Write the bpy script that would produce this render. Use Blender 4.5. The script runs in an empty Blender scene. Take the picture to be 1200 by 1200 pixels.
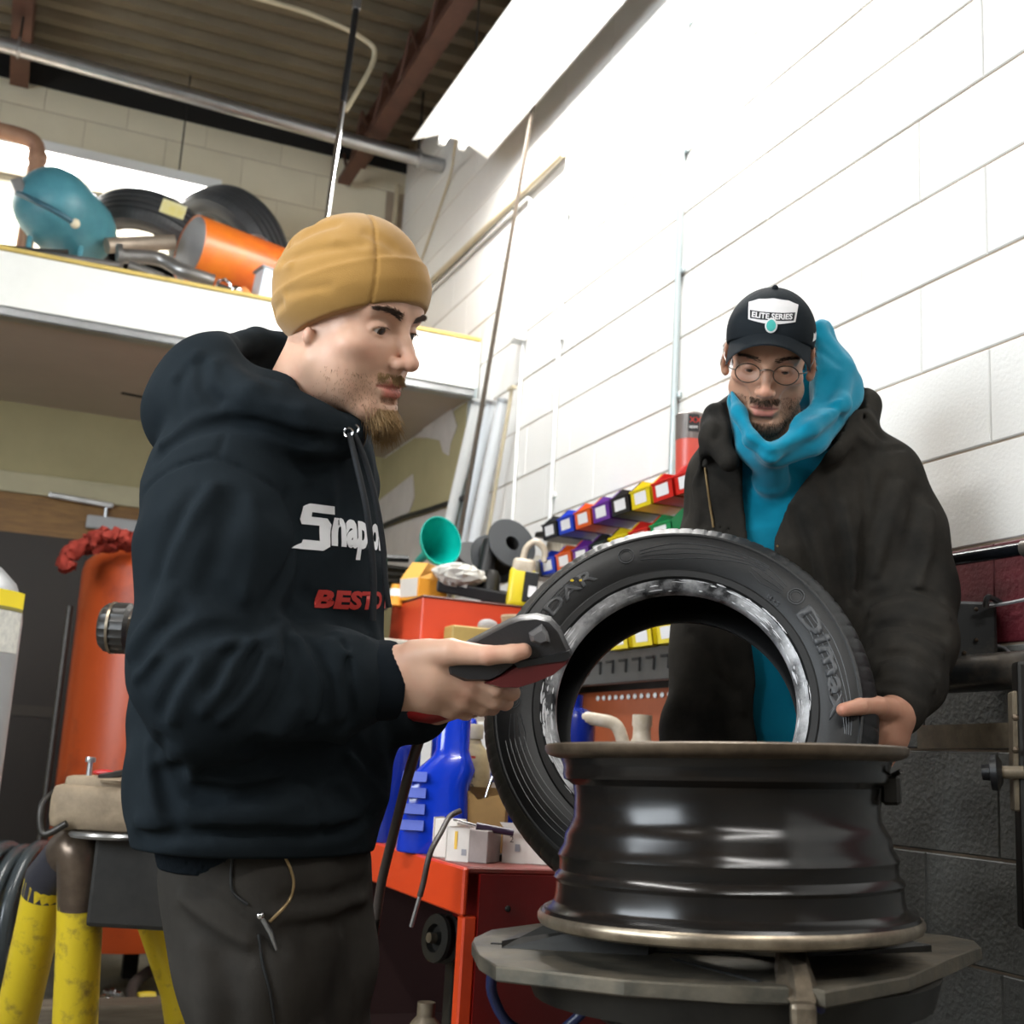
import bpy, bmesh, math, random
import numpy as np
from mathutils import Vector, Matrix, Euler, Quaternion
from mathutils.bvhtree import BVHTree

S = bpy.context.scene
COL = S.collection
random.seed(7)
PI = math.pi

# ------------------------------------------------------------------ camera
YAW, PITCH, ROLL, FPX = .385, .200, .058, 1448.0
CAM = np.array([0.0, 0.0, 0.94])
def _cam_rows(yaw, p, r):
    cy, sy = math.cos(yaw), math.sin(yaw)
    f = np.array([sy*math.cos(p), cy*math.cos(p), math.sin(p)])
    rt = np.array([cy, -sy, 0.0]); up = np.cross(rt, f)
    return np.stack([rt*math.cos(r)+up*math.sin(r), rt*math.sin(r)-up*math.cos(r), f])
CM = _cam_rows(YAW, PITCH, ROLL)
cam_data = bpy.data.cameras.new('camera'); cam = bpy.data.objects.new('camera', cam_data); COL.objects.link(cam)
cam_data.sensor_width = 36; cam_data.sensor_fit = 'HORIZONTAL'; cam_data.lens = FPX/1200*36
cam_data.clip_start = .02; cam_data.clip_end = 60
_m = Matrix(((CM[0][0], -CM[1][0], -CM[2][0], CAM[0]), (CM[0][1], -CM[1][1], -CM[2][1], CAM[1]),
             (CM[0][2], -CM[1][2], -CM[2][2], CAM[2]), (0, 0, 0, 1)))
cam.matrix_world = _m
cam_data.dof.use_dof = True; cam_data.dof.focus_distance = 1.9; cam_data.dof.aperture_fstop = 6.3
S.camera = cam
def at(x, y, d):
    """world point that shows at photo position x, y at distance d in front of the camera"""
    return CAM + CM.T @ np.array([(x-600)/FPX, (y-600)/FPX, 1.0])*d
def onp(x, y, ax, v):
    d = CM.T @ np.array([(x-600)/FPX, (y-600)/FPX, 1.0]); return CAM + d*((v-CAM[ax])/d[ax])
def V(p): return Vector((float(p[0]), float(p[1]), float(p[2])))

# ------------------------------------------------------------------ world, exposure, room lamps
W = bpy.data.worlds.new('world'); S.world = W; W.use_nodes = True
W.node_tree.nodes['Background'].inputs[0].default_value = (.55, .65, .8, 1)
W.node_tree.nodes['Background'].inputs[1].default_value = .03
S.view_settings.view_transform = 'Standard'; S.view_settings.look = 'None'
S.view_settings.exposure = 0.0; S.view_settings.gamma = 1.0; S.view_settings.use_curve_mapping = False
LAMP_W = {'near_wall': 74, 'back': 38, 'left': 60, 'bay': 70, 'assumed_window': 170}  # the last three feed assumed sources out of view

# ------------------------------------------------------------------ helpers
MATS = {}
def mat(name, col, rough=.6, metal=0.0, var=.0, vscale=8.0, col2=None, bump=0.0, bscale=60.0, spec=.5, emit=None,
        estr=0.0, coat=0.0, alpha=1.0, sheen=0.0, stretch=None, rvar=0.0, detail=6.0, thr=None, transl=0.0):
    if name in MATS: return MATS[name]
    m = bpy.data.materials.new(name); m.use_nodes = True; MATS[name] = m
    nt = m.node_tree; b = nt.nodes['Principled BSDF']; L = nt.links
    c = (*col, 1)
    b.inputs['Base Color'].default_value = c; b.inputs['Roughness'].default_value = rough
    b.inputs['Metallic'].default_value = metal; b.inputs['Specular IOR Level'].default_value = spec
    b.inputs['Coat Weight'].default_value = coat; b.inputs['Sheen Weight'].default_value = sheen
    b.inputs['Alpha'].default_value = alpha
    if transl: b.inputs['Transmission Weight'].default_value = transl
    if emit: b.inputs['Emission Color'].default_value = (*emit, 1); b.inputs['Emission Strength'].default_value = estr
    tc = nt.nodes.new('ShaderNodeTexCoord'); src = tc.outputs['Object']
    if stretch:
        mp = nt.nodes.new('ShaderNodeMapping'); mp.inputs['Scale'].default_value = stretch; L.new(src, mp.inputs[0]); src = mp.outputs[0]
    if var or col2 or rvar:
        oi = nt.nodes.new('ShaderNodeObjectInfo')
        ad = nt.nodes.new('ShaderNodeVectorMath'); ad.operation = 'ADD'
        sc = nt.nodes.new('ShaderNodeVectorMath'); sc.operation = 'SCALE'; sc.inputs['Scale'].default_value = 3.0
        L.new(oi.outputs['Location'], sc.inputs[0]); L.new(src, ad.inputs[0]); L.new(sc.outputs[0], ad.inputs[1])
        n = nt.nodes.new('ShaderNodeTexNoise'); n.inputs['Scale'].default_value = vscale; n.inputs['Detail'].default_value = detail
        n.inputs['Roughness'].default_value = .65
        L.new(ad.outputs[0], n.inputs['Vector'])
        rp = nt.nodes.new('ShaderNodeValToRGB')
        lo, hi = thr if thr else (.3, .7)
        rp.color_ramp.elements[0].position = lo; rp.color_ramp.elements[1].position = hi
        c2 = col2 if col2 else tuple(x*(1-var) for x in col)
        rp.color_ramp.elements[0].color = (*c2, 1); rp.color_ramp.elements[1].color = c
        L.new(n.outputs['Fac'], rp.inputs[0])
        if var or col2: L.new(rp.outputs[0], b.inputs['Base Color'])
        if rvar:
            mr = nt.nodes.new('ShaderNodeMapRange'); mr.inputs['To Min'].default_value = max(0, rough-rvar); mr.inputs['To Max'].default_value = min(1, rough+rvar)
            mr.inputs['From Min'].default_value = .3; mr.inputs['From Max'].default_value = .7
            L.new(n.outputs['Fac'], mr.inputs[0]); L.new(mr.outputs[0], b.inputs['Roughness'])
    if bump:
        n2 = nt.nodes.new('ShaderNodeTexNoise'); n2.inputs['Scale'].default_value = bscale; n2.inputs['Detail'].default_value = 5
        L.new(src, n2.inputs['Vector'])
        bp = nt.nodes.new('ShaderNodeBump'); bp.inputs['Strength'].default_value = bump; bp.inputs['Distance'].default_value = .004
        L.new(n2.outputs['Fac'], bp.inputs['Height']); L.new(bp.outputs[0], b.inputs['Normal'])
    return m

def tag(o, label=None, cat=None, group=None, kind=None):
    if label: o['label'] = label
    if cat: o['category'] = cat
    if group: o['group'] = group
    if kind: o['kind'] = kind
    return o
def link(name, me, m=None, parent=None, smooth=False, loc=None):
    o = bpy.data.objects.new(name, me); COL.objects.link(o)
    if m is not None and len(me.materials) == 0: me.materials.append(m)
    if parent is not None: o.parent = parent
    if loc is not None: o.location = loc
    if smooth:
        me.polygons.foreach_set('use_smooth', [True]*len(me.polygons))
    return o
def empty(name, loc=(0, 0, 0), rot=(0, 0, 0)):
    o = bpy.data.objects.new(name, None); COL.objects.link(o); o.location = V(loc); o.rotation_euler = rot
    o.empty_display_size = .05
    return o
def thing(name, label, cat, loc=(0, 0, 0), rot=(0, 0, 0), group=None):
    return tag(empty(name, loc, rot), label, cat, group)
class MB:
    """collects shapes for ONE mesh"""
    def __init__(s): s.v = []; s.f = []; s.mi = []; s.cur = 0
    def add(s, vs, fs):
        b = len(s.v); s.v += [tuple(float(c) for c in p) for p in vs]; s.f += [tuple(i+b for i in f) for f in fs]; s.mi += [s.cur]*len(fs)
        return s
    def box(s, c, d, R=None, bev=0.0):
        """box centre c, full sizes d, optional 3x3 rotation R, chamfer bev on all edges"""
        hx, hy, hz = d[0]/2, d[1]/2, d[2]/2
        R = R if R is not None else Matrix.Identity(3)
        c = V(c)
        if bev <= 0:
            P = [Vector((x, y, z)) for x in (-hx, hx) for y in (-hy, hy) for z in (-hz, hz)]
            F = [(0, 1, 3, 2), (4, 6, 7, 5), (0, 4, 5, 1), (2, 3, 7, 6), (0, 2, 6, 4), (1, 5, 7, 3)]
            return s.add([c + R @ p for p in P], F)
        bm = bmesh.new(); bmesh.ops.create_cube(bm, size=1)
        for v in bm.verts: v.co = Vector((v.co.x*d[0], v.co.y*d[1], v.co.z*d[2]))
        bmesh.ops.bevel(bm, geom=bm.edges[:], offset=bev, segments=2 if bev > .004 else 1, affect='EDGES', profile=.6)
        bm.verts.index_update()
        P = [c + R @ v.co for v in bm.verts]; F = [tuple(v.index for v in f.verts) for f in bm.faces]; bm.free()
        return s.add(P, F)
    def tube(s, pts, r, n=10, caps=True, closed=False):
        pts = [V(p) for p in pts]; m = len(pts)
        rs = r if isinstance(r, (list, tuple)) else [r]*m
        up = Vector((0, 0, 1)); rings = []
        prev = None
        for i, p in enumerate(pts):
            if closed: t = (pts[(i+1) % m]-pts[i-1])
            else: t = (pts[min(i+1, m-1)]-pts[max(i-1, 0)])
            t = t.normalized() if t.length > 1e-9 else Vector((0, 0, 1))
            if prev is None:
                a = t.cross(up)
                if a.length < .05: a = t.cross(Vector((1, 0, 0)))
            else:
                a = prev - t*prev.dot(t)
            a.normalize(); prev = a; b = t.cross(a)
            rings.append([p + (a*math.cos(2*PI*k/n)+b*math.sin(2*PI*k/n))*rs[i] for k in range(n)])
        vs = [q for R_ in rings for q in R_]; fs = []
        for i in range(m if closed else m-1):
            j = (i+1) % m
            for k in range(n): fs.append((i*n+k, i*n+(k+1) % n, j*n+(k+1) % n, j*n+k))
        if caps and not closed:
            fs.append(tuple(range(n-1, -1, -1))); fs.append(tuple((m-1)*n+k for k in range(n)))
        return s.add(vs, fs)
    def lathe(s, prof, c=(0, 0, 0), R=None, n=32, closed=False, a0=0.0, a1=2*PI):
        """profile of (radius, height) pairs turned about the local z axis"""
        R = R if R is not None else Matrix.Identity(3); c = V(c); full = abs(a1-a0-2*PI) < 1e-6
        m = len(prof); nn = n if full else n+1; vs = []; fs = []
        for k in range(nn):
            a = a0+(a1-a0)*k/n
            for (r, z) in prof: vs.append(c + R @ Vector((r*math.cos(a), r*math.sin(a), z)))
        for k in range(n):
            k2 = (k+1) % nn
            for i in range(m if closed else m-1):
                j = (i+1) % m; fs.append((k*m+i, k2*m+i, k2*m+j, k*m+j))
        if not closed:
            for i, flip in ((0, True), (m-1, False)):
                if prof[i][0] > 1e-6 and full:
                    ring = [k*m+i for k in range(nn)]; fs.append(tuple(ring[::-1]) if flip else tuple(ring))
        return s.add(vs, fs)
    def prism(s, poly, z0, z1, c=(0, 0, 0), R=None):
        """polygon in local xy pushed from z0 to z1"""
        R = R if R is not None else Matrix.Identity(3); c = V(c); n = len(poly)
        vs = [c + R @ Vector((x, y, z0)) for x, y in poly] + [c + R @ Vector((x, y, z1)) for x, y in poly]
        fs = [tuple(range(n-1, -1, -1)), tuple(range(n, 2*n))] + [(i, (i+1) % n, n+(i+1) % n, n+i) for i in range(n)]
        return s.add(vs, fs)
    def ball(s, c, r, n=16, m=10, R=None):
        r = r if isinstance(r, (tuple, list)) else (r, r, r)
        prof = [(max(1e-7, math.sin(PI*i/m)), -math.cos(PI*i/m)) for i in range(m+1)]
        R = R if R is not None else Matrix.Identity(3)
        return s.lathe(prof, c, R @ Matrix.Diagonal(r), n)
    def mesh(s, name='mesh'):
        me = bpy.data.meshes.new(name); me.from_pydata(s.v, [], s.f); me.update()
        bm = bmesh.new(); bm.from_mesh(me); bmesh.ops.remove_doubles(bm, verts=bm.verts[:], dist=1e-6)
        bmesh.ops.recalc_face_normals(bm, faces=bm.faces[:]); bm.to_mesh(me); bm.free()
        return me
    def build(s, name, m, parent=None, smooth=None, kind=None):
        """link as one object; smooth=angle in degrees for soft shading below that angle"""
        me = s.mesh(name); o = link(name, me, m, parent)
        if smooth: soften(me, smooth)
        if kind: o['kind'] = kind
        return o
def soften(me, ang=35):
    bm = bmesh.new(); bm.from_mesh(me); a = math.radians(ang)
    for f in bm.faces: f.smooth = True
    for e in bm.edges:
        if len(e.link_faces) == 2 and e.calc_face_angle(0) > a: e.smooth = False
    bm.to_mesh(me); bm.free()
def rot3(x=0, y=0, z=0): return Euler((x, y, z)).to_matrix()
def frame(zdir, xhint=(0, 0, 1)):
    """3x3 whose z column is zdir"""
    z = V(zdir).normalized(); x = V(xhint); x = (x - z*x.dot(z))
    if x.length < 1e-4: x = Vector((1, 0, 0)) - z*z.x
    x.normalize(); y = z.cross(x)
    return Matrix((x, y, z)).transposed()
def bez(pts, n=24):
    """smooth Catmull-Rom curve through pts"""
    P = [V(p) for p in pts]; out = []
    for i in range(len(P)-1):
        p0 = P[max(i-1, 0)]; p1 = P[i]; p2 = P[i+1]; p3 = P[min(i+2, len(P)-1)]
        k = max(2, n//(len(P)-1))
        for j in range(k):
            t = j/k
            out.append(.5*((2*p1)+(p2-p0)*t+(2*p0-5*p1+4*p2-p3)*t*t+(3*p1-p0-3*p2+p3)*t**3))
    out.append(P[-1]); return out
def text_mesh(body, size=1.0, bold=0.0, shear=0.0, extrude=0.0, align='LEFT', space=1.0):
    cu = bpy.data.curves.new('lettering', 'FONT'); cu.body = body; cu.size = size; cu.offset = bold; cu.shear = shear
    cu.extrude = extrude; cu.align_x = align; cu.space_character = space; cu.resolution_u = 3
    o = bpy.data.objects.new('lettering', cu); COL.objects.link(o)
    dg = bpy.context.evaluated_depsgraph_get()
    me = bpy.data.meshes.new_from_object(o.evaluated_get(dg))
    bpy.data.objects.remove(o); bpy.data.curves.remove(cu)
    return me
def lettering(name, body, parent, m, origin, xdir, ydir, height, width=None, bold=0.0, lift=.0008, shear=0.0):
    """flat print lying on a surface: origin = lower left corner, xdir/ydir the reading and upward directions"""
    me = text_mesh(body, 1.0, bold, shear)
    co = np.array([v.co[:] for v in me.vertices]) if len(me.vertices) else np.zeros((1, 3))
    lo = co.min(0); hi = co.max(0)
    X = V(xdir).normalized(); Y = V(ydir).normalized(); N = X.cross(Y)
    sy = height/max(1e-6, hi[1]-lo[1]); sx = (width/max(1e-6, hi[0]-lo[0])) if width else sy
    o0 = V(origin)
    for v in me.vertices: v.co = o0 + X*((v.co.x-lo[0])*sx) + Y*((v.co.y-lo[1])*sy) + N*lift
    return link(name, me, m, parent)
def copy_tree(o, parent=None):
    c = o.copy(); COL.objects.link(c); c.parent = parent
    for ch in list(o.children): copy_tree(ch, c)
    return c
def fluorescent(name, label, loc, length, rz, watts, width=.30, hang=None, tilt=0.0, colr=(1, .985, .95), reflector=True, group=None):
    """twin tube strip lamp: housing, reflector wings, two tubes, end caps; its light comes from the tubes"""
    t = thing(name, label, 'lamp', loc, (0, tilt, rz), group)
    h = length/2
    MB().box((0, 0, .045), (.11, length, .06), bev=.006).build('housing', M_white_enamel, t)
    for s in (-1, 1):
        w = MB(); w.add([(s*.05, -h, .02), (s*.05, h, .02), (s*width/2, h, -.035), (s*width/2, -h, -.035),
                         (s*.05, -h, .023), (s*.05, h, .023), (s*(width/2+.002), h, -.033), (s*(width/2+.002), -h, -.033)],
                        [(0, 1, 2, 3), (7, 6, 5, 4), (0, 3, 7, 4), (1, 5, 6, 2), (3, 2, 6, 7), (0, 4, 5, 1)])
        w.build('reflector', M_white_enamel, t)
        MB().tube([(s*.045, -h+.03, -.012), (s*.045, h-.03, -.012)], .016, 12).build('tube', M_tube, t, smooth=40)
        for e in (-1, 1):
            MB().box((s*.045, e*(h-.018), -.008), (.03, .024, .05), bev=.004).build('lamp_holder', M_white_plastic, t)
    if hang:
        for e in (-.8, .8):
            MB().tube([(0, e*h, .07), (0, e*h, hang)], .004, 6).build('hanger_rod', M_dark_steel, t)
    ld = bpy.data.lights.new(name+'_light', 'AREA'); ld.shape = 'RECTANGLE'; ld.size = .12; ld.size_y = length*.96
    ld.energy = watts; ld.color = colr; ld.spread = PI
    lo = bpy.data.objects.new('tube_glow', ld); COL.objects.link(lo); lo.parent = t; lo.location = (0, 0, -.031)
    return t
M_white_enamel = mat('white_enamel', (.82, .82, .8), .35)
M_white_plastic = mat('white_plastic', (.8, .8, .78), .4)
M_dark_steel = mat('dark_steel', (.06, .055, .05), .45, .7, var=.4, vscale=30)
M_tube = mat('lit_tube', (1, 1, 1), .4, emit=(1, .98, .95), estr=14)
M_steel = mat('galvanised_steel', (.52, .53, .54), .32, .9, var=.25, vscale=14)
M_chrome = mat('chrome', (.8, .8, .82), .12, 1.0)
M_black_plastic = mat('black_plastic', (.012, .012, .013), .38)
M_black_rubber = mat('black_rubber', (.014, .015, .016), .55, var=.3, vscale=20)
# ================================================================== THE SETTING
XR, YB, YM, ZC = 1.79, 6.32, 4.9, 4.36        # right wall, back wall, mezzanine front, roof deck
BH, BL = .2032, .4064
M_mortar = mat('painted_mortar', (.45, .36, .27), .85, var=.3, vscale=5)
M_blk_white = mat('white_painted_block', (.80, .785, .755), .55, var=.05, vscale=3, bump=.16, bscale=120)
M_blk_maroon = mat('maroon_painted_block', (.15, .016, .026), .5, var=.35, vscale=9, bump=.45, bscale=90)
M_blk_grey = mat('grey_painted_block', (.19, .195, .185), .62, var=.35, vscale=7, bump=.5, bscale=90)
M_blk_cream = mat('cream_painted_block', (.74, .68, .52), .6, var=.1, vscale=3, bump=.3, bscale=80)
M_plaster = mat('yellowed_plaster', (.46, .40, .22), .8, var=.15, vscale=2.5)
M_concrete = mat('stained_concrete', (.20, .185, .15), .75, col2=(.055, .045, .035), vscale=2.2, bump=.3, bscale=30, rvar=.15)
M_deck = mat('corrugated_roof_deck', (.17, .135, .085), .6, .2, var=.35, vscale=2)
M_brown_steel = mat('primed_brown_steel', (.11, .045, .028), .6, .1, var=.4, vscale=9)
M_dim = mat('dull_grey_brown_paint', (.16, .15, .13), .8, var=.2, vscale=2)  # tone of the unseen walls, darkened to cut bounce light
M_dark_gap = mat('gap_shade_black', (.012, .011, .01), .9)  # shade of gaps and slots as flat colour; also scuff mark, spool core

def block_mesh(name, L, H, D=.03, g=.0024, bv=.0026):
    """one masonry block seen from its face: +x is into the room; front edges eased"""
    a, b = L/2-g*.35, H/2-g
    fr = [(0, -a+bv, -b+bv), (0, a-bv, -b+bv), (0, a-bv, b-bv), (0, -a+bv, b-bv)]
    md = [(-bv, -a, -b), (-bv, a, -b), (-bv, a, b), (-bv, -a, b)]
    bk = [(-D, -a, -b), (-D, a, -b), (-D, a, b), (-D, -a, b)]
    me = bpy.data.meshes.new(name)
    f = [(0, 1, 2, 3)]
    for i in range(4):
        j = (i+1) % 4; f += [(4+i, 4+j, j, i), (8+i, 8+j, 4+j, 4+i)]
    me.from_pydata(fr+md+bk, [], f); me.update()
    return me
# --- right wall: backing (mortar) with every block as a part
mb = MB(); mb.box((XR+.1045, (YB-3.2)/2, ZC/2), (.2, YB+3.2, ZC)); wall_right = mb.build('wall_right', M_mortar); tag(wall_right, 'tall block wall painted white over a maroon stripe and grey base', kind='structure')
def in_room(me): return me
blk = {k: block_mesh('block_'+k, BL, BH) for k in ('white', 'maroon', 'grey', 'cream')}
for k, m in (('white', M_blk_white), ('maroon', M_blk_maroon), ('grey', M_blk_grey), ('cream', M_blk_cream)): blk[k].materials.append(m)
far = MB()
rows = int(ZC/BH)
for r in range(rows):
    z = (r+.5)*BH
    kind = 'maroon' if r == 6 else ('grey' if r < 6 else 'white')
    # joints: odd rows counted from the floor carry a joint at 1.87
    off = 1.87 if (r % 2 == 0) else 1.87+BL/2
    k0 = math.ceil((1.25-off)/BL - .5)
    y = off+(k0+.5)*BL
    while y < YB+.1:
        if not (r < 12 and y > YM+.35):
            o = bpy.data.objects.new('block', blk[kind]); COL.objects.link(o); o.parent = wall_right
            o.location = (XR+random.uniform(-.0006, .0012), y, z); o.rotation_euler = (0, 0, PI)
        y += BL
    y = off+(k0-.5)*BL
    while y > -3.2:
        far.cur = {'white': 0, 'maroon': 1, 'grey': 2}[kind]
        far.box((XR+.005, y, z), (.01, BL-.005, BH-.005)); y -= BL
o = far.build('block_field', M_blk_white, wall_right, kind='stuff')
for m in (M_blk_maroon, M_blk_grey): o.data.materials.append(m)
for p, i in zip(o.data.polygons, far.mi): p.material_index = i
# --- back wall above the mezzanine
mb = MB(); mb.box((-.75, YB+.1045, ZC/2), (5.3, .2, ZC)); wall_back = mb.build('wall_back', M_mortar); tag(wall_back, 'cream painted block wall above the storage mezzanine', kind='structure')
for r in range(int(2.6/BH), 21):
    off = 0.0 if r % 2 else BL/2
    x = XR-BL/2+off-BL*.25
    while x > -2.6:
        if x+BL/2 <= XR+.11:
            o = bpy.data.objects.new('block', blk['cream']); COL.objects.link(o); o.parent = wall_back
            o.location = (x, YB+random.uniform(-.0006, .001), (r+.5)*BH); o.rotation_euler = (0, 0, -PI/2)
        x -= BL
mb = MB(); mb.box((-.4, YB-.004, 4.27), (4.4, .012, .16)); mb.build('shaded_gap', M_dark_gap, wall_back)  # black strip paints the shade of the gap under the deck
# --- remaining shell
mb = MB(); mb.box((-.75, 1.55, -.05), (5.4, 9.9, .1)); tag(mb.build('floor', M_concrete), 'oil stained concrete workshop floor', kind='structure')
mb = MB(); mb.box((-3.4, 1.55, ZC/2), (.1, 9.9, ZC)); tag(mb.build('wall_left', M_dim), 'plain dark wall on the far side of the bay', kind='structure')
mb = MB(); mb.box((-.75, -3.25, ZC/2), (5.4, .1, ZC)); tag(mb.build('wall_front', M_dim), 'plain dark wall behind the camera', kind='structure')
# --- assumed glazed bay door in the left wall, unseen, added to light from the left
M_pane = mat('assumed_daylit_pane', (.9, .95, 1.0), .3, emit=(.80, .90, 1.0), estr=3.0)  # panes glow to stand for assumed light from outside
M_doorframe = mat('white_door_frame', (.55, .55, .53), .5)
mb = MB(); mb.box((-3.33, .9, .62), (.04, 3.0, 1.24)); win = mb.build('assumed_window_1', M_doorframe); tag(win, 'assumed glazed roll up bay door in the left wall, out of view', kind='structure')
for r in range(3):
    for c in range(4):
        MB().box((-3.335, -.6+.75*c+.375, 1.30+.56*r+.25), (.02, .68, .48)).build('pane', M_pane, win)
for r in range(4): MB().box((-3.325, .9, 1.27+.56*r), (.04, 3.0, .07)).build('rail', M_doorframe, win)
for c in range(5): MB().box((-3.325, -.6+.75*c, 2.1), (.04, .07, 1.7)).build('mullion', M_doorframe, win)
ld = bpy.data.lights.new('assumed_daylight', 'AREA'); ld.shape = 'RECTANGLE'; ld.size = 2.9; ld.size_y = 1.6; ld.energy = LAMP_W['assumed_window']; ld.color = (.86, .94, 1.0)  # added area light for the assumed door, out of view
lo_ = bpy.data.objects.new('assumed_daylight', ld); COL.objects.link(lo_); lo_.parent = win; lo_.location = (-3.29, .9, 2.1); lo_.rotation_euler = Matrix(((0, 0, -1), (1, 0, 0), (0, 1, 0))).transposed().transposed().to_euler() if False else (PI/2, 0, -PI/2)
# --- corrugated roof deck, ribs running across the bay
mb = MB(); prof = []
y = -3.2; p = .155
while y < YB+.1:
    prof += [(y, ZC), (y+p*.36, ZC), (y+p*.5, ZC-.042), (y+p*.86, ZC-.042)]; y += p
vs = [(-3.4, a, b) for a, b in prof]+[(XR+.1, a, b) for a, b in prof]; n = len(prof)
mb.add(vs, [(i, i+1, n+i+1, n+i) for i in range(n-1)])
mb.box((-.8, 1.55, ZC+.06), (5.4, 9.9, .05))
ceiling = mb.build('ceiling', M_deck); tag(ceiling, 'ribbed metal roof deck on brown steel beams', kind='structure')
def ibeam(name, a, b, h=.16, w=.09, t=.01, m=M_brown_steel, parent=None):
    a = V(a); b = V(b); d = b-a; R = frame(d, (0, 0, 1)); c = (a+b)/2
    mb = MB(); L = d.length
    mb.box(c + R @ Vector((h/2, 0, 0)), (t, w, L), R); mb.box(c - R @ Vector((h/2, 0, 0)), (t, w, L), R); mb.box(c, (h, t, L), R)
    return mb.build(name, m, parent)
# --- mezzanine: a loft over an alcove, its parts children of the loft floor
M_fascia = mat('chalky_white_board', (.80, .80, .76), .6, var=.08, vscale=6, bump=.15, bscale=30)
M_yellow_wood = mat('yellowed_plank', (.62, .45, .12), .6, var=.25, vscale=12)
M_lining = mat('grey_drywall', (.58, .50, .43), .85, var=.12, vscale=2)
M_wood = mat('varnished_plywood', (.30, .155, .04), .45, col2=(.17, .08, .02), vscale=3, stretch=(3, 3, 22))
M_door = mat('dark_brown_door', (.018, .012, .008), .5, var=.3, vscale=3)
mb = MB(); mb.box((-.75, (YM+YB)/2+.03, 2.62), (5.08, YB-YM-.06, .2)); loft = mb.build('mezzanine_floor', M_lining); tag(loft, 'storage loft deck with a white front board', kind='structure')
MB().box((-.405, YM-.012, 2.637), (4.37, .024, .214)).build('front_board', M_fascia, loft)
MB().box((-.405, YM-.006, 2.755), (4.37, .05, .018), bev=.003).build('edge_plank', M_yellow_wood, loft)
mb = MB(); mb.box((-.405, YM-.004, 2.512), (4.37, .012, .034)); mb.box((-.405, YM+.02, 2.497), (4.37, .06, .006)); mb.build('steel_angle', M_steel, loft)
random.seed(3)
mb = MB()
xs = [-2.5+.1*i for i in range(43)]
lo = [2.4965-random.uniform(.0, .01)*0 for x in xs]
poly_t = [(x, YM+.03+random.uniform(-.01, .02)) for x in xs]; poly_b = [(x, YM+.07+random.uniform(-.02, .05)) for x in xs]
for i in range(len(xs)-1):
    mb.add([(*poly_t[i], 2.516), (*poly_t[i+1], 2.516), (*poly_b[i+1], 2.516), (*poly_b[i], 2.516)], [(0, 1, 2, 3)])
    mb.add([(*poly_t[i], 2.512), (*poly_t[i+1], 2.512), (*poly_b[i+1], 2.512), (*poly_b[i], 2.512)], [(3, 2, 1, 0)])
M_peel = mat('torn_paper_edge', (.66, .52, .30), .85, var=.3, vscale=30)
mb.build('torn_edge', M_peel, loft)
for px, py in ((160, 464),):
    c = onp(px, py, 2, 2.5185); MB().box(c, (.14, .03, .003), rot3(0, 0, .15)).build('scuff_mark', M_dark_gap, loft)
c = onp(110, 498, 2, 2.505); MB().box(c, (.16, .06, .03), bev=.006).build('ceiling_lamp_base', M_fascia, loft)
# alcove behind
mb = MB(); mb.box((-.4, YB+.0-.008, 1.26), (4.4, .016, 2.52)); alc = mb.build('wall_alcove', M_plaster); tag(alc, 'yellowed plaster wall at the back under the loft', kind='structure')
MB().box((-.4, YB-.04, 2.12), (4.38, .05, .10), bev=.006).build('header_moulding', mat('cream_trim', (.55, .50, .33), .6, var=.15, vscale=5), alc)
MB().box((-.3, YB-.03, 1.975), (1.9, .03, .19)).build('transom_panel', M_wood, alc)
MB().box((-.02, YB-.028, .94), (.72, .03, 1.88)).build('door_leaf', M_door, alc)
MB().box((-.02, YB-.046, 1.05), (.60, .006, .05)).build('door_rail', mat('door_rail_dark', (.03, .022, .015), .5), alc)
MB().box((.36, YB-.05, .94), (.045, .05, 1.88)).build('door_jamb', M_door, alc)
# door closer on the transom
c = onp(105, 590, 1, YB-.07); t = thing('door_closer', 'grey hydraulic closer with arm on wood panel above dark door', 'closer', c)
MB().box((.12, .0, -.09), (.25, .05, .065), bev=.01).build('closer_body', mat('grey_enamel', (.42, .43, .44), .4), t)
MB().box((-.04, 0, .01), (.30, .02, .028), rot3(0, .06, 0), bev=.006).build('closer_arm', M_steel, t)
MB().tube([(.08, 0, .01), (.08, 0, -.06)], .008, 8).build('pivot', M_steel, t)
# side lining of the alcove on the right wall, with torn paper hanging from it
mb = MB(); mb.box((XR+.001, (YM+.12+YB)/2, 1.26), (.014, YB-YM-.12, 2.5)); lin = mb.build('wall_alcove_side', M_plaster); tag(lin, 'yellowed plaster side wall under the loft with torn paper', kind='structure')
M_bare = mat('bare_pinkish_paper', (.66, .60, .55), .8, var=.15, vscale=8)
def wall_patch(name, pix, x, m, parent, th=.004):
    P = [onp(a, b, 0, x) for a, b in pix]
    n = len(P); vs = [tuple(p) for p in P] + [(p[0]-th, p[1], p[2]) for p in P]
    mb = MB(); mb.add(vs, [tuple(range(n)), tuple(range(2*n-1, n-1, -1))]+[(i, (i+1) % n, n+(i+1) % n, n+i) for i in range(n)])
    return mb.build(name, m, parent)
wall_patch('torn_paper', [(490, 468), (512, 472), (530, 478), (536, 500), (528, 520), (526, 534), (520, 530), (516, 516), (500, 513), (485, 513), (495, 505), (503, 494), (497, 487)], XR-.008, M_bare, lin)
wall_patch('torn_paper', [(438, 592), (484, 556), (486, 582), (480, 600), (452, 616), (438, 622)], XR-.008, M_bare, lin)
wall_patch('torn_paper', [(436, 625), (520, 596), (530, 600), (530, 660), (470, 700), (436, 690)], XR-.007, M_bare, lin)
MB().tube(bez([onp(440, 620, 0, XR-.03), onp(470, 607, 0, XR-.03), onp(500, 598, 0, XR-.03), onp(545, 583, 0, XR-.03)]), .012, 8).build('black_pipe', M_black_rubber, lin, smooth=40)
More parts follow.
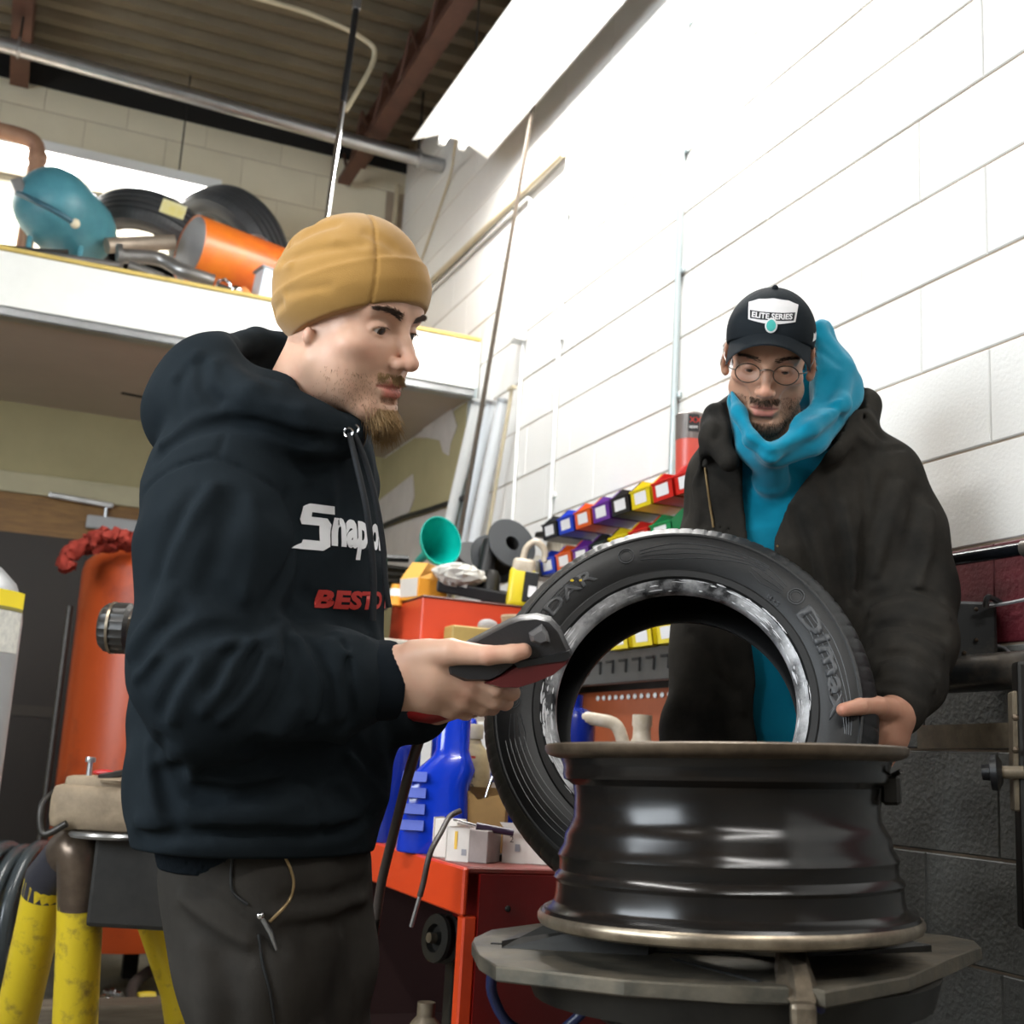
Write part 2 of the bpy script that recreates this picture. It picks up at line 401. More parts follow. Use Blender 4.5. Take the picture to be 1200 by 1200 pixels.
# --- roof steel: brown beams along the bay, a joist across
for i, (px, py) in enumerate(((478, 90), (28, 20))):
    q = onp(px, py, 2, ZC-.13)
    b = ibeam('roof_beam', (q[0], -3.1, ZC-.13), (q[0], YB-.02, ZC-.13), .15, .09, parent=ceiling)
q = onp(470, 185, 1, YB-.2)
for i in range(9):                                      # web bars of the joist beside the strip lamp
    y0 = 2.6+i*.42; xj = 1.42
    MB().tube([(xj, y0, ZC-.06), (xj, y0+.21, ZC-.33), (xj, y0+.42, ZC-.06)], .009, 6).build('joist_web', M_brown_steel, ceiling)
MB().box((xj, 4.3, ZC-.34), (.07, 3.9, .03)).build('joist_chord', M_brown_steel, ceiling)
# --- conduits on the white wall
def conduit(name, pts, r, m, label, cat='conduit', group=None, clips=()):
    t = thing(name, label, cat, pts[-1], group=group); o = V(pts[-1])
    MB().tube([V(p)-o for p in pts], r, 10).build('pipe_run', m, t, smooth=50)
    for c in clips:
        MB().box(V(c)-o, (.012, .05, .018), bev=.003).build('clip', m, t)
    return t
M_cond_white = mat('white_painted_conduit', (.72, .72, .70), .45)
M_cond_grey = mat('bluish_conduit', (.50, .56, .57), .35, .5)
M_cond_tan = mat('tan_conduit', (.56, .48, .33), .5, var=.2, vscale=10)
def wl(px, py, off=.014): return onp(px, py, 0, XR-off)
a = wl(790, 470); conduit('wall_conduit', [(a[0], a[1], ZC-.05), (a[0], a[1], 1.80)], .011, M_cond_grey, 'bluish grey vertical conduit on white wall nearest the man in cap',
                          clips=[(XR-.006, a[1], z) for z in (2.05, 2.45, 2.85, 3.3)])
a = wl(650, 480); b = wl(663, 178)
conduit('wall_conduit', [wl(502, 335), (XR-.014, a[1]+.02, b[2]+.0), (XR-.010, a[1], b[2]-.02), (XR-.010, a[1], 1.78)], .009, M_cond_white, 'white conduit running along white wall then turning down beside yellow bins', clips=[(XR-.006, a[1], z) for z in (1.9, 2.5, 3.0)])
a2 = wl(607, 480); b2 = wl(618, 233)
t = conduit('wall_conduit', [wl(498, 348), (XR-.014, a2[1]+.02, b2[2]), (XR-.010, a2[1], b2[2]-.02), (XR-.010, a2[1], 1.78)], .008, M_cond_white, 'white conduit with a small junction box above the cable spool')
c = V(wl(608, 386, .03)); MB().box(c-t.location, (.05, .07, .11), bev=.012).build('junction_box', M_white_plastic, t)
conduit('wall_conduit', [wl(504, 331, .03), wl(660, 180, .03)], .014, M_cond_tan, 'tan conduit slanting along the white wall below the strip lamp')
a = onp(464, 240, 1, YB-.03); conduit('wall_conduit', [(a[0], YB-.03, 4.1), (a[0], YB-.03, 2.77)], .014, M_cond_tan, 'tan vertical conduit in the corner of the cream wall')
a = wl(520, 230, .01); b = wl(493, 320, .01)
conduit('lamp_cable', bez([wl(535, 150, .2), wl(532, 180, .1), wl(525, 215, .012), wl(492, 310, .012)]), .006, M_cond_tan, 'thin tan cable dropping from the end of the wall strip lamp', 'cable')
# --- long steel pipe under the roof with clamps
p0, p1 = onp(-60, 33, 1, 5.63), onp(521, 195, 1, 5.63)
t = thing('overhead_pipe', 'long galvanised steel pipe slung under the roof deck', 'pipe', p0); o = V(p0)
MB().tube([V((0, 0, 0)) - Vector((1.2, 0, -.03)), V(p1)-o-Vector((.01, 0, 0))], .036, 16).build('pipe_run', M_steel, t, smooth=50)
for px, py in ((22, 56), (490, 186)):
    c = V(onp(px, py, 1, 5.63))-o
    MB().tube([c+Vector((0, -.042*math.sin(k*PI/8), .042*math.cos(k*PI/8))) for k in range(16)], .008, 6, closed=True).build('clamp', M_steel, t)
    MB().tube([c+Vector((0, 0, .04)), Vector((c.x, c.y, ZC-o.z-.05))], .006, 6).build('hanger_rod', M_dark_steel, t)
# --- hanging black and chrome strut, bent conduit
q = onp(418, 5, 1, 4.4); q2 = onp(382, 265, 1, 4.4)
t = thing('hanging_strut', 'slim black and chrome rod hanging from the roof behind the beanie', 'rod', q2); o = V(q2)
d = V(q)-o
MB().tube([d*.55, d*.98], .013, 10).build('black_sleeve', M_black_plastic, t, smooth=40)
MB().tube([Vector((0, 0, -.3))*0 - d*.25, d*.55], .011, 10).build('chrome_shaft', M_chrome, t, smooth=40)
MB().box(d*1.0, (.03, .03, .05), bev=.005).build('top_bracket', M_steel, t)
MB().tube([d*1.0, Vector((d.x, d.y, ZC-o.z-.02))], .008, 6).build('top_rod', M_steel, t)
conduit('bent_conduit', bez([onp(280, -8, 1, 4.7), onp(360, 15, 1, 4.7), onp(425, 45, 1, 4.7), onp(438, 70, 1, 4.7), onp(405, 130, 1, 4.7)], 30), .011, M_cond_tan, 'tan bent conduit curving under the roof deck')
# --- strip lamps of the workshop; the last two are assumed, out of view
fluorescent('strip_lamp', 'long bright twin tube strip lamp along the white block wall', (1.50, 3.42, 3.52), 2.44, 0, LAMP_W['near_wall'], width=.34, hang=.80)
fluorescent('strip_lamp', 'bright strip lamp over the loft in front of the cream wall', (-.31, 6.06, 3.685), 2.1, PI/2, LAMP_W['back'], width=.34, hang=.63, tilt=.0)
fluorescent('strip_lamp', 'assumed strip lamp over the open bay to the left, out of view', (-1.15, 1.5, 3.62), 2.44, 0, LAMP_W['left'], width=.34, hang=.70)  # assumed lamp, added out of view for light from the left
fluorescent('strip_lamp', 'assumed strip lamp over the open bay behind the camera', (.2, -1.3, 3.62), 2.44, PI/2, LAMP_W['bay'], width=.34, hang=.70)  # assumed lamp too, added out of view for light from the front
# --- long items leaning in the corner
def leaning(name, pa, pb, r, m, label, cat, taper=None):
    o = V(pb); t = thing(name, label, cat, pb)
    MB().tube([V(pa)-o, Vector((0, 0, 0))], [taper or r, r], 10).build('shaft', m, t, smooth=50)
    return t, V(pa)-o
M_rod = mat('rusty_brown_rod', (.13, .10, .075), .5, .4, var=.4, vscale=20)
t, d = leaning('steel_rod', onp(636, 60, 0, 1.692), onp(523, 720, 0, 1.692), .011, M_rod, 'long thin brown rod leaning from the floor up to the strip lamp', 'rod', .008)
MB().tube([d*.0+d*.97, d], .014, 8).build('grip', M_black_rubber, t)
for (p0, p1, r, m, lab) in ((onp(560, 470, 0, 1.74), onp(511, 680, 0, 1.74), .026, M_white_enamel, 'white square tube leaning nearest the torn paper'),
                            (onp(590, 468, 0, 1.745), onp(545, 680, 0, 1.745), .024, mat('white_tube_pipe', (.80, .82, .84), .3), 'white round pipe leaning right of the brown rod'),
                            (onp(576, 470, 0, 1.75), onp(528, 690, 0, 1.75), .022, mat('frosted_tube', (.76, .8, .84), .2), 'frosted lamp tube leaning between white pipes')):
    t, d = leaning('leaning_pipe', p0, p1, r, m, lab, 'pipe')
    MB().tube([d*.985, d*1.004], r*1.12, 10).build('end_cap', M_steel, t)
t, d = leaning('leaning_pole', onp(600, 455, 0, 1.735), onp(566, 660, 0, 1.735), .008, M_cond_tan, 'narrow tan pole with a dark handle leaning against white wall', 'pole')
MB().tube([d*-.02, d*.16], .018, 10).build('handle', M_rod, t, smooth=40)
MB().box(d*1.0, (.02, .05, .012)).build('hook', M_cond_tan, t)
t = thing('leaning_board', 'bluish grey steel post leaning at the loft corner', 'post', onp(537, 640, 0, 1.775)); o = t.location.copy()
q0 = V(onp(555, 455, 0, 1.775))-o; q1 = Vector((0, 0, 0))
mb = MB(); R = frame(q0-q1, (0, 1, 0)); c = (q0+q1)/2; L = (q0-q1).length
mb.box(c, (.08, .008, L), R); mb.box(c+R@Vector((.04, -.02, 0)), (.006, .045, L), R); mb.build('channel', M_cond_grey, t)
# ================================================================== TYRE CHANGER, WHEEL RIM, TYRE
M_paintrim = mat('worn_black_wheel_paint', (.006, .006, .006), .21, .0, col2=(.012, .009, .007), vscale=10, rvar=.06, stretch=(1, 1, 6), coat=.0, spec=.38)
M_rimedge = mat('scuffed_rim_edge', (.17, .125, .085), .38, .6, var=.5, vscale=40)
M_plate = mat('greasy_cast_plate', (.15, .125, .09), .5, .45, col2=(.05, .05, .042), vscale=14, bump=.25, bscale=60, rvar=.12)
M_jaw = mat('polished_jaw_steel', (.42, .35, .26), .33, .8, col2=(.14, .11, .08), vscale=22)
M_darkiron = mat('oily_dark_iron', (.022, .02, .017), .45, .4, var=.5, vscale=15)
M_bluehose = mat('blue_black_hose', (.012, .02, .075), .35)
MC = at(852, 1086, 1.5)
_d = MC-CAM; _d[2] = 0; _d /= np.linalg.norm(_d); _r = np.array([_d[1], -_d[0], 0]); _th = .045
mx = _r*math.cos(_th)+np.array([0, 0, math.sin(_th)]); mz = np.array([0, 0, math.cos(_th)])-_r*math.sin(_th); my = np.cross(mz, mx)
MR = Matrix((V(mx), V(my), V(mz))).transposed()
# ---- rim
rim = thing('wheel_rim', 'black steel wheel rim lying flat on the tyre changer turntable', 'wheel rim', MC); rim.rotation_euler = MR.to_euler()
outer = [(.206, 0), (.219, .001), (.2265, .006), (.2275, .014), (.2235, .021), (.2145, .0245), (.2105, .029), (.2085, .038), (.208, .052), (.2105, .0565),
         (.2085, .061), (.2035, .066), (.2035, .078), (.2055, .083), (.2035, .088), (.1985, .096), (.197, .108), (.191, .119), (.1865, .128), (.1855, .155), (.187, .166),
         (.1935, .171), (.1985, .1735), (.2, .179), (.199, .187), (.2005, .1925), (.2025, .198)]
inner = [(.199, .2), (.196, .19), (.190, .178), (.183, .166), (.182, .13), (.194, .108), (.1995, .08), (.2045, .05), (.2065, .028), (.2095, .018), (.203, .006)]
mb = MB(); mb.lathe(outer+inner, n=96, closed=True); mb.build('barrel', M_paintrim, rim, smooth=28)
lip = [(.2015, .1975), (.2135, .2005), (.2195, .2035), (.2225, .2085), (.2225, .2135), (.2195, .2155), (.2145, .2135), (.2085, .2085), (.1985, .2045)]
mb = MB(); mb.lathe(lip, n=96, closed=True); mb.build('upper_lip', M_rimedge, rim, smooth=40)
lip = [(.2195, .0004), (.2275, .0035), (.2302, .0085), (.2302, .0135), (.2275, .0175), (.2235, .0150), (.2265, .0110), (.2255, .0055)]
mb = MB(); mb.lathe(lip, n=96, closed=True); mb.build('lower_lip', M_jaw, rim, smooth=40)
mb = MB(); mb.lathe([(.035, .06), (.06, .06), (.09, .085), (.13, .095), (.165, .07), (.195, .062), (.195, .056), (.165, .064), (.13, .089), (.09, .079), (.06, .054), (.035, .054)], n=48, closed=True)
mb.build('wheel_disc', M_paintrim, rim, smooth=40)
mb = MB(); mb.box((.196, -.035, .165), (.022, .026, .035), rot3(0, 0, -.2), bev=.004); mb.tube([(.198, -.04, .182), (.206, -.055, .187)], .003, 6); mb.build('balance_weight', M_darkiron, rim)
# ---- changer
chg = thing('tyre_changer', 'greasy tyre changer with flat turntable and jaws under the wheel rim', 'machine', (MC[0], MC[1], 0)); chg.rotation_euler = (0, 0, MR.to_euler().z)
chinv = Matrix.Translation(V((MC[0], MC[1], 0))) @ Euler((0, 0, MR.to_euler().z)).to_matrix().to_4x4(); chinv = chinv.inverted()
def mw(x, y, z): return chinv @ (V(MC) + MR @ Vector((x, y, z)))
def cw(p): return chinv @ V(p)
def mach(name, build, m, smooth=None):
    mb = MB(); build(mb); mb.v = [tuple(mw(*p)) for p in mb.v]; return mb.build(name, m, chg, smooth)
ptop = -.032
left_poly = [(-.322, .03), (-.326, .07), (-.322, .16), (-.27, .25), (-.12, .315), (.0, .33), (.06, .33), (.062, .05), (.062, -.226), (.004, -.229), (-.107, -.221), (-.255, -.160), (-.290, -.08)]
right_poly = [(.085, .33), (.22, .315), (.30, .27), (.325, .22), (.322, .16), (.262, .03), (.195, -.118), (.097, -.240), (.085, -.225)]
for poly in (left_poly, right_poly):
    bm = bmesh.new(); n = len(poly)
    vs = [bm.verts.new((x, y, ptop)) for x, y in poly] + [bm.verts.new((x, y, ptop-.017)) for x, y in poly]
    bm.faces.new(vs[:n]); bm.faces.new(vs[:n-1:-1])
    for i in range(n): bm.faces.new((vs[i], vs[n+i], vs[n+(i+1) % n], vs[(i+1) % n]))
    bmesh.ops.bevel(bm, geom=[e for e in bm.edges if abs(e.verts[0].co.z-e.verts[1].co.z) < 1e-6], offset=.002, segments=1, affect='EDGES')
    bmesh.ops.recalc_face_normals(bm, faces=bm.faces[:])
    for v in bm.verts: v.co = mw(*v.co)
    me = bpy.data.meshes.new('turntable_plate'); bm.to_mesh(me); bm.free(); link('turntable_plate', me, M_plate, chg)
mach('turntable_ring', lambda b: b.lathe([(.20, ptop-.05), (.24, ptop-.05), (.25, ptop-.0175), (.1, ptop-.0175)], (0, .03, 0), n=40), M_darkiron, 40)
def jaw(b, ang, r0, r1, w, h):
    R = rot3(0, 0, ang)
    prof = [(r0, 0), (r1, 0), (r1, .008), (r1-.02, .012), (r1-.055, h), (r1-.085, h+.006), (r1-.11, h-.003), (r0, h-.006)]
    n = len(prof); vs = []
    for s in (-1, 1):
        for (x, z) in prof: vs.append(R @ Vector((x, s*w/2*(1 if z < .01 else .8), ptop+z)))
    b.add(vs, [tuple(range(n-1, -1, -1)), tuple(range(n, 2*n))]+[(i, (i+1) % n, n+(i+1) % n, n+i) for i in range(n)])
mach('jaw', lambda b: jaw(b, PI-.10, .09, .272, .085, .030), M_darkiron)
mach('jaw', lambda b: jaw(b, .48, .09, .264, .07, .028), M_darkiron)
mach('jaw', lambda b: jaw(b, PI/2, .09, .27, .07, .028), M_darkiron)
def fjaw(b):
    a = [(.052, -.10, 0), (.092, -.10, 0), (.092, -.205, 0), (.088, -.238, -.012), (.07, -.246, -.02), (.050, -.205, 0),
         (.054, -.10, .026), (.086, -.10, .026), (.084, -.165, .026), (.082, -.196, .020), (.068, -.20, .018), (.056, -.165, .026)]
    a = [(x, y, z+ptop) for x, y, z in a]
    b.add(a, [(5, 4, 3, 2, 1, 0), (6, 7, 8, 9, 10, 11)]+[(i, (i+1) % 6, 6+(i+1) % 6, 6+i) for i in range(6)])
    b.box((.075, -.243, ptop-.04), (.026, .02, .06), bev=.006)
mach('jaw', fjaw, M_jaw)
mach('slide_slot', lambda b: (b.box((-.015, -.13, ptop+.0006), (.006, .17, .0016), rot3(0, 0, .6)), b.box((-.12, .0, ptop+.0006), (.35, .006, .0016), rot3(0, 0, -.10))), M_dark_gap)
# pedestal and cabinet of the changer
mb = MB(); mb.lathe([(.11, .42), (.11, .62), (.16, .655), (.16, .672), (.0001, .672)], cw((MC[0], MC[1], 0)), n=28); mb.build('spindle_housing', M_darkiron, chg, smooth=40)
mb = MB(); mb.box(cw((MC[0]+.05, MC[1]+.10, .22)), (.42, .46, .44), bev=.02); mb.build('cabinet', mat('faded_red_machine', (.09, .008, .006), .45, var=.3, vscale=6), chg, smooth=40)
for pts, r in (([(578, 1133, 1.45), (577, 1165, 1.47), (600, 1203, 1.48), (650, 1212, 1.5), (698, 1170, 1.5), (712, 1150, 1.5)], .0065),
               ([(1090, 1128, 1.52), (1085, 1150, 1.55), (1060, 1165, 1.55), (1048, 1150, 1.5)], .007), ([(1055, 1150, 1.5), (1060, 1185, 1.5), (1062, 1230, 1.5)], .008),
               ([(958, 1165, 1.27), (962, 1195, 1.3), (968, 1240, 1.33)], .007), ([(885, 1160, 1.5), (960, 1176, 1.48), (1040, 1168, 1.5)], .008)):
    MB().tube(bez([cw(at(*p)) for p in pts]), r, 10).build('air_hose', M_bluehose, chg, smooth=50)
MB().tube([cw(at(x, y, 1.58)) for x, y in ((720, 1168), (742, 1240))], .02, 10).build('brass_fitting', mat('dull_brass', (.34, .22, .05), .4, .8, var=.4, vscale=30), chg, smooth=40)
MB().tube([cw(at(x, y, 1.52)) for x, y in ((893, 1168), (900, 1240))], .018, 10).build('brass_fitting', MATS['dull_brass'], chg, smooth=40)
# column and arms at the right edge
M_arm = mat('worn_dark_arm_paint', (.03, .032, .034), .35, .3, col2=(.12, .10, .08), vscale=7, thr=(.32, .5))
M_tan = mat('tan_painted_steel', (.27, .22, .15), .45, .3, col2=(.10, .075, .05), vscale=16)
MB().tube([cw(at(1095, 792, 2.44)), cw(at(1230, 783, 2.25))], .036, 18).build('arm_tube', M_arm, chg, smooth=50)
MB().tube([cw(at(1080, 662, 2.50)), cw(at(1199, 643, 2.30))], .0130, 12).build('guide_bar', mat('glossy_black_bar', (.006, .007, .009), .18), chg, smooth=50)
MB().tube([cw(at(1199, 643, 2.30)), cw(at(1240, 637, 2.24))], .016, 12).build('guide_bar_sleeve', M_arm, chg, smooth=50)
Rb = MR
mb = MB(); mb.box(cw(at(1129, 741, 2.42)), (.118, .045, .118), bev=.006); mb.build('valve_block', M_arm, chg)
for px, py in ((1144, 714), (1122, 738), (1144, 750), (1130, 765)): MB().ball(cw(at(px, py, 2.385)), .0042, 8, 6).build('bolt', M_rimedge, chg)
MB().tube(bez([cw(at(1155, 712, 2.36)), cw(at(1158, 700, 2.36)), cw(at(1172, 706, 2.38))]), .006, 8).build('lever', M_arm, chg, smooth=40)
MB().tube(bez([cw(at(1160, 710, 2.38)), cw(at(1180, 707, 2.36)), cw(at(1210, 701, 2.3))]), .0035, 6).build('cable', mat('grey_cable', (.25, .25, .26), .4), chg, smooth=40)
MB().tube(bez([cw(at(1162, 755, 2.40)), cw(at(1178, 760, 2.38)), cw(at(1190, 775, 2.32))]), .003, 6).build('cable', MATS['grey_cable'], chg, smooth=40)
mb = MB(); a = V(at(1080, 864, 2.42)); b = V(at(1190, 862, 2.16)); d = b-a
mb.box(cw((a+b)/2), (.044, .02, d.length), chinv.to_3x3() @ frame(d, (0, 0, 1))); mb.build('side_rail', M_tan, chg)
a = V(at(1196, 800, 2.12)); b = V(at(1190, 1075, 2.06)); d = b-a
c0 = V(at(1210, 930, 2.08))
mb = MB(); mb.box(cw(c0), (.05, .05, .44), bev=.006); mb.build('column_plate', M_darkiron, chg)
mb = MB(); mb.box(cw(V(at(1190, 880, 2.10))), (.014, .04, .20), bev=.003); mb.build('bracket', M_tan, chg)
for px, py in ((1190, 841), (1190, 879)): MB().ball(cw(at(px, py, 2.06)), .006, 10, 6).build('bolt', M_rimedge, chg)
a = V(at(1163, 905, 2.08)); b = V(at(1200, 905, 2.06)); Rk = chinv.to_3x3() @ frame(b-a, (0, 0, 1))
MB().lathe([(.0001, -.018), (.013, -.016), (.014, -.004), (.030, -.002), (.031, .008), (.018, .016), (.0001, .016)], cw(a), Rk, 20).build('clamp_knob', M_black_plastic, chg, smooth=35)
MB().tube([cw(a), cw(b)], .011, 10).build('clamp_rod', M_tan, chg, smooth=40)
q = V(at(1262, 900, 2.15)); MB().box(cw((q.x, q.y, .72)), (.10, .10, 1.44), bev=.01).build('column', M_arm, chg)
a = Vector((q.x, q.y, .09)); b = Vector((MC[0], MC[1]+.1, .09)); R = chinv.to_3x3() @ frame(b-a, (0, 0, 1)); MB().box(cw((a+b)/2), (.12, .14, (b-a).length), R).build('base_beam', M_darkiron, chg)

# ---- tyre builder
M_tyre = mat('tyre_rubber', (.0095, .010, .0108), .46, var=.25, vscale=25, bump=.06, bscale=200, spec=.45)
M_tyre_letter = mat('raised_tyre_lettering', (.060, .063, .068), .38)
M_bead = mat('soapy_bead', (.55, .56, .58), .3, col2=(.02, .021, .023), vscale=16, detail=8, thr=(.36, .60), bump=.4, bscale=60)
M_tyre_in = mat('tyre_inner_liner', (.006, .006, .0065), .6)
SIDE = [(.2000, -.074), (.2020, -.088), (.2085, -.0945), (.2190, -.0985), (.2225, -.1035), (.2330, -.1045), (.2360, -.1025), (.2460, -.1065), (.2640, -.1095), (.2820, -.1085),
        (.2960, -.1035), (.2985, -.1050), (.3020, -.1045), (.3050, -.0990), (.3140, -.0905), (.3215, -.0800), (.3265, -.0680)]
def side_z(r):
    return np.interp(r, [p[0] for p in SIDE], [p[1] for p in SIDE])
def tyre_meshes(n=480, lugs=80, side_grooves=True):
    tread = [(.3285, -.056), (.3215, -.0535), (.3215, -.0475), (.3295, -.045), (.3305, -.022), (.3230, -.0195), (.3230, -.0125), (.3310, -.010), (.3310, .010), (.3230, .0125), (.3230, .0195), (.3305, .022),
             (.3295, .045), (.3215, .0475), (.3215, .0535), (.3285, .056)]
    prof = SIDE+tread+[(r, -z) for r, z in SIDE[::-1]]
    m = len(prof); i0 = len(SIDE)-4; i1 = len(SIDE)+len(tread)+3
    vs = []; fs = []
    per = n//lugs
    for k in range(n):
        a = 2*PI*k/n
        for i, (r, z) in enumerate(prof):
            rr = r; aa = a
            if i0 <= i <= i1:
                if side_grooves and (k % per) == 0: rr = r-.0016*min(1, (abs(z)-.03)/.02) if abs(z) > .03 else r
                aa = a+.10*(abs(z)-.05)*2.2
            vs.append((rr*math.cos(aa), rr*math.sin(aa), z))
    for k in range(n):
        k2 = (k+1) % n
        for i in range(m-1): fs.append((k*m+i, k2*m+i, k2*m+i+1, k*m+i+1))
    me = bpy.data.meshes.new('tyre_carcass'); me.from_pydata(vs, [], fs); me.update()
    bm = bmesh.new(); bm.from_mesh(me); bmesh.ops.recalc_face_normals(bm, faces=bm.faces[:]); bm.to_mesh(me); bm.free(); soften(me, 32)
    inn = MB(); inn.lathe([(.200, -.074), (.208, -.071), (.235, -.085), (.27, -.098), (.30, -.088), (.313, -.06), (.316, 0), (.313, .06), (.30, .088), (.27, .098), (.235, .085), (.208, .071), (.200, .074)], n=64)
    inn.f = [f for f in inn.f if len(f) == 4]; inn.mi = [0]*len(inn.f)
    mi = inn.mesh('inner_liner'); soften(mi, 60)
    bd = MB(); bd.lathe([(.1992, -.072), (.1990, -.082), (.2012, -.0900), (.2083, -.0962), (.2188, -.1000), (.2190, -.0985), (.2085, -.0940), (.2022, -.087), (.2002, -.073)], n=96, closed=True)
    mbd = bd.mesh('bead'); soften(mbd, 60)
    return me, mi, mbd
TY, TYI, TYB = tyre_meshes()
for me, m in ((TY, M_tyre), (TYI, M_tyre_in)): me.materials.append(m)
def arc_text(body, r0, h, a0, a1, parent, m, name, bold=.02, lift=.0011):
    me = text_mesh(body, 1.0, bold, 0, 0)
    bm = bmesh.new(); bm.from_mesh(me)
    co = [v.co.copy() for v in bm.verts]; x0 = min(c.x for c in co); x1 = max(c.x for c in co); y0 = min(c.y for c in co); y1 = max(c.y for c in co)
    bmesh.ops.triangulate(bm, faces=bm.faces[:])
    bmesh.ops.subdivide_edges(bm, edges=[e for e in bm.edges if e.calc_length() > .12], cuts=2)
    ext = bmesh.ops.extrude_face_region(bm, geom=bm.faces[:]); top = set(g for g in ext['geom'] if isinstance(g, bmesh.types.BMVert))
    for v in bm.verts:
        a = a0+(a1-a0)*(v.co.x-x0)/(x1-x0); r = r0+h*(v.co.y-y0)/(y1-y0)
        z = float(side_z(r)) - (lift if v in top else -.0006)
        v.co = Vector((r*math.cos(a), r*math.sin(a), z))
    bmesh.ops.recalc_face_normals(bm, faces=bm.faces[:])
    bm.to_mesh(me); bm.free()
    return link(name, me, m, parent)
def side_curve(pts, w=.0009):
    """thin raised line on the sidewall through (radius, angle) points"""
    out = []
    for i in range(len(pts)-1):
        for j in range(12):
            t = j/12; r = pts[i][0]*(1-t)+pts[i+1][0]*t; a = pts[i][1]*(1-t)+pts[i+1][1]*t
            out.append((r*math.cos(a), r*math.sin(a), float(side_z(r))-.0002))
    r, a = pts[-1]; out.append((r*math.cos(a), r*math.sin(a), float(side_z(r))-.0002))
    return out
rad = math.radians
# ---- the held tyre
ax = CM.T @ np.array([.21, .40, .89]); ax /= np.linalg.norm(ax)
xr = CM[0]-ax*np.dot(CM[0], ax); xr /= np.linalg.norm(xr); yd = np.cross(ax, xr)
TC = at(788, 824, 1.98)+ax*.1
TR = Matrix((V(xr), V(yd), V(ax))).transposed()
tyre = thing('car_tyre', 'black car tyre with soapy white bead held upright by the man in the cap', 'tyre', TC); tyre.rotation_euler = TR.to_euler(); tyre.scale = (.975,)*3
link('carcass', TY, None, tyre); link('inner_liner', TYI, None, tyre)
bead = link('bead', TYB, M_bead, tyre)
arc_text('Dimax', .2500, .030, rad(-33), rad(10), tyre, M_tyre_letter, 'raised_lettering', .035)
arc_text('RADAR', .2540, .025, rad(205), rad(243), tyre, M_tyre_letter, 'raised_lettering', .03)
M_line = mat('raised_tyre_line', (.05, .053, .058), .35)
for (r, a) in ((.272, 256), (.268, 184), (.272, -38)):
    rg = MB(); rg.tube([((r*math.cos(rad(a))+.0135*math.cos(k*PI/12)), (r*math.sin(rad(a))+.0135*math.sin(k*PI/12)), -.1096) for k in range(24)], .0011, 6, closed=True)
    rg.tube([((r*math.cos(rad(a))+.0095*math.cos(k*PI/12)), (r*math.sin(rad(a))+.0095*math.sin(k*PI/12)), -.1096) for k in range(24)], .0007, 6, closed=True)
    rg.build('sidewall_emblem', M_line, tyre, smooth=50)
    for q in range(4):
        off = .006*q
        s = 1
        mb = MB(); mb.tube(side_curve([(r-.014+off*.9, rad(a+5)), (r-.02+off*1.6, rad(a+18)), (r-.012+off*1.2, rad(a+34)), (r+.004+off*.5, rad(a+52))]), .0008, 5); mb.build('sidewall_line', M_line, tyre, smooth=50)
        if a == 256: continue
        mb = MB(); mb.tube(side_curve([(r-.014+off*.9, rad(a-5)), (r-.02+off*1.6, rad(a-13)), (r-.012+off*1.2, rad(a-19))]), .0008, 5); mb.build('sidewall_line', M_line, tyre, smooth=50)
for q in range(5):
    mb = MB(); mb.tube(side_curve([(.246+.008*q, rad(110)), (.244+.0095*q, rad(140)), (.252+.008*q, rad(170))]), .0009, 5); mb.build('sidewall_line', M_line, tyre, smooth=50)
M_ydot = mat('yellow_tyre_mark', (.75, .55, .02), .5)
for dr, da in ((.0, 0), (.010, -2.5)):
    r = .268+dr; a = rad(237+da); z = float(side_z(r))-.0006
    MB().ball((r*math.cos(a), r*math.sin(a), z), (.0035, .0028, .0006), 10, 6).build('paint_dot', M_ydot, tyre)
arc_text('M+S', .2385, .007, rad(-46), rad(-40), tyre, M_line, 'raised_lettering', .01)
random.seed(5)
M_foam = mat('soap_foam', (.78, .79, .82), .35, var=.15, vscale=40)
fm = MB()
for i in range(190):                                   # streaks of soap along the bead
    a = random.choice([random.uniform(-60, 65), random.uniform(150, 215), random.uniform(-180, 180)]); a = rad(a); L = random.uniform(.02, .14); r = random.uniform(.2005, .2215)
    w = random.uniform(.0004, .0016); z = float(np.interp(r, [.199, .2020, .2085, .2190, .2225, .233], [-.0745, -.0905, -.0965, -.1003, -.104, -.105]))-.0002
    pts = [((r+random.uniform(-.0006, .0006))*math.cos(a+L*t), (r+random.uniform(-.0006, .0006))*math.sin(a+L*t), z) for t in (0, .3, .6, 1)]
    fm.tube([Vector((p[0], p[1], z)) for p in pts], [w*.3, w, w, w*.2], 5)
fm.build('soap_streaks', M_foam, tyre, smooth=60, kind='stuff')
# ================================================================== WORKSHOP CLUTTER
M_red = mat('red_cabinet_paint', (.42, .012, .006), .38, var=.15, vscale=8, spec=.5)
M_red_shaded = mat('shaded_red_panel', (.16, .004, .003), .35, var=.25, vscale=6)  # same cabinet red darkened: shade put into the colour
M_red_lit = mat('lit_red_paint', (.62, .05, .008), .35)  # cabinet red turned orange: light from the left put into the colour
M_int = mat('cabinet_interior', (.02, .004, .003), .7)
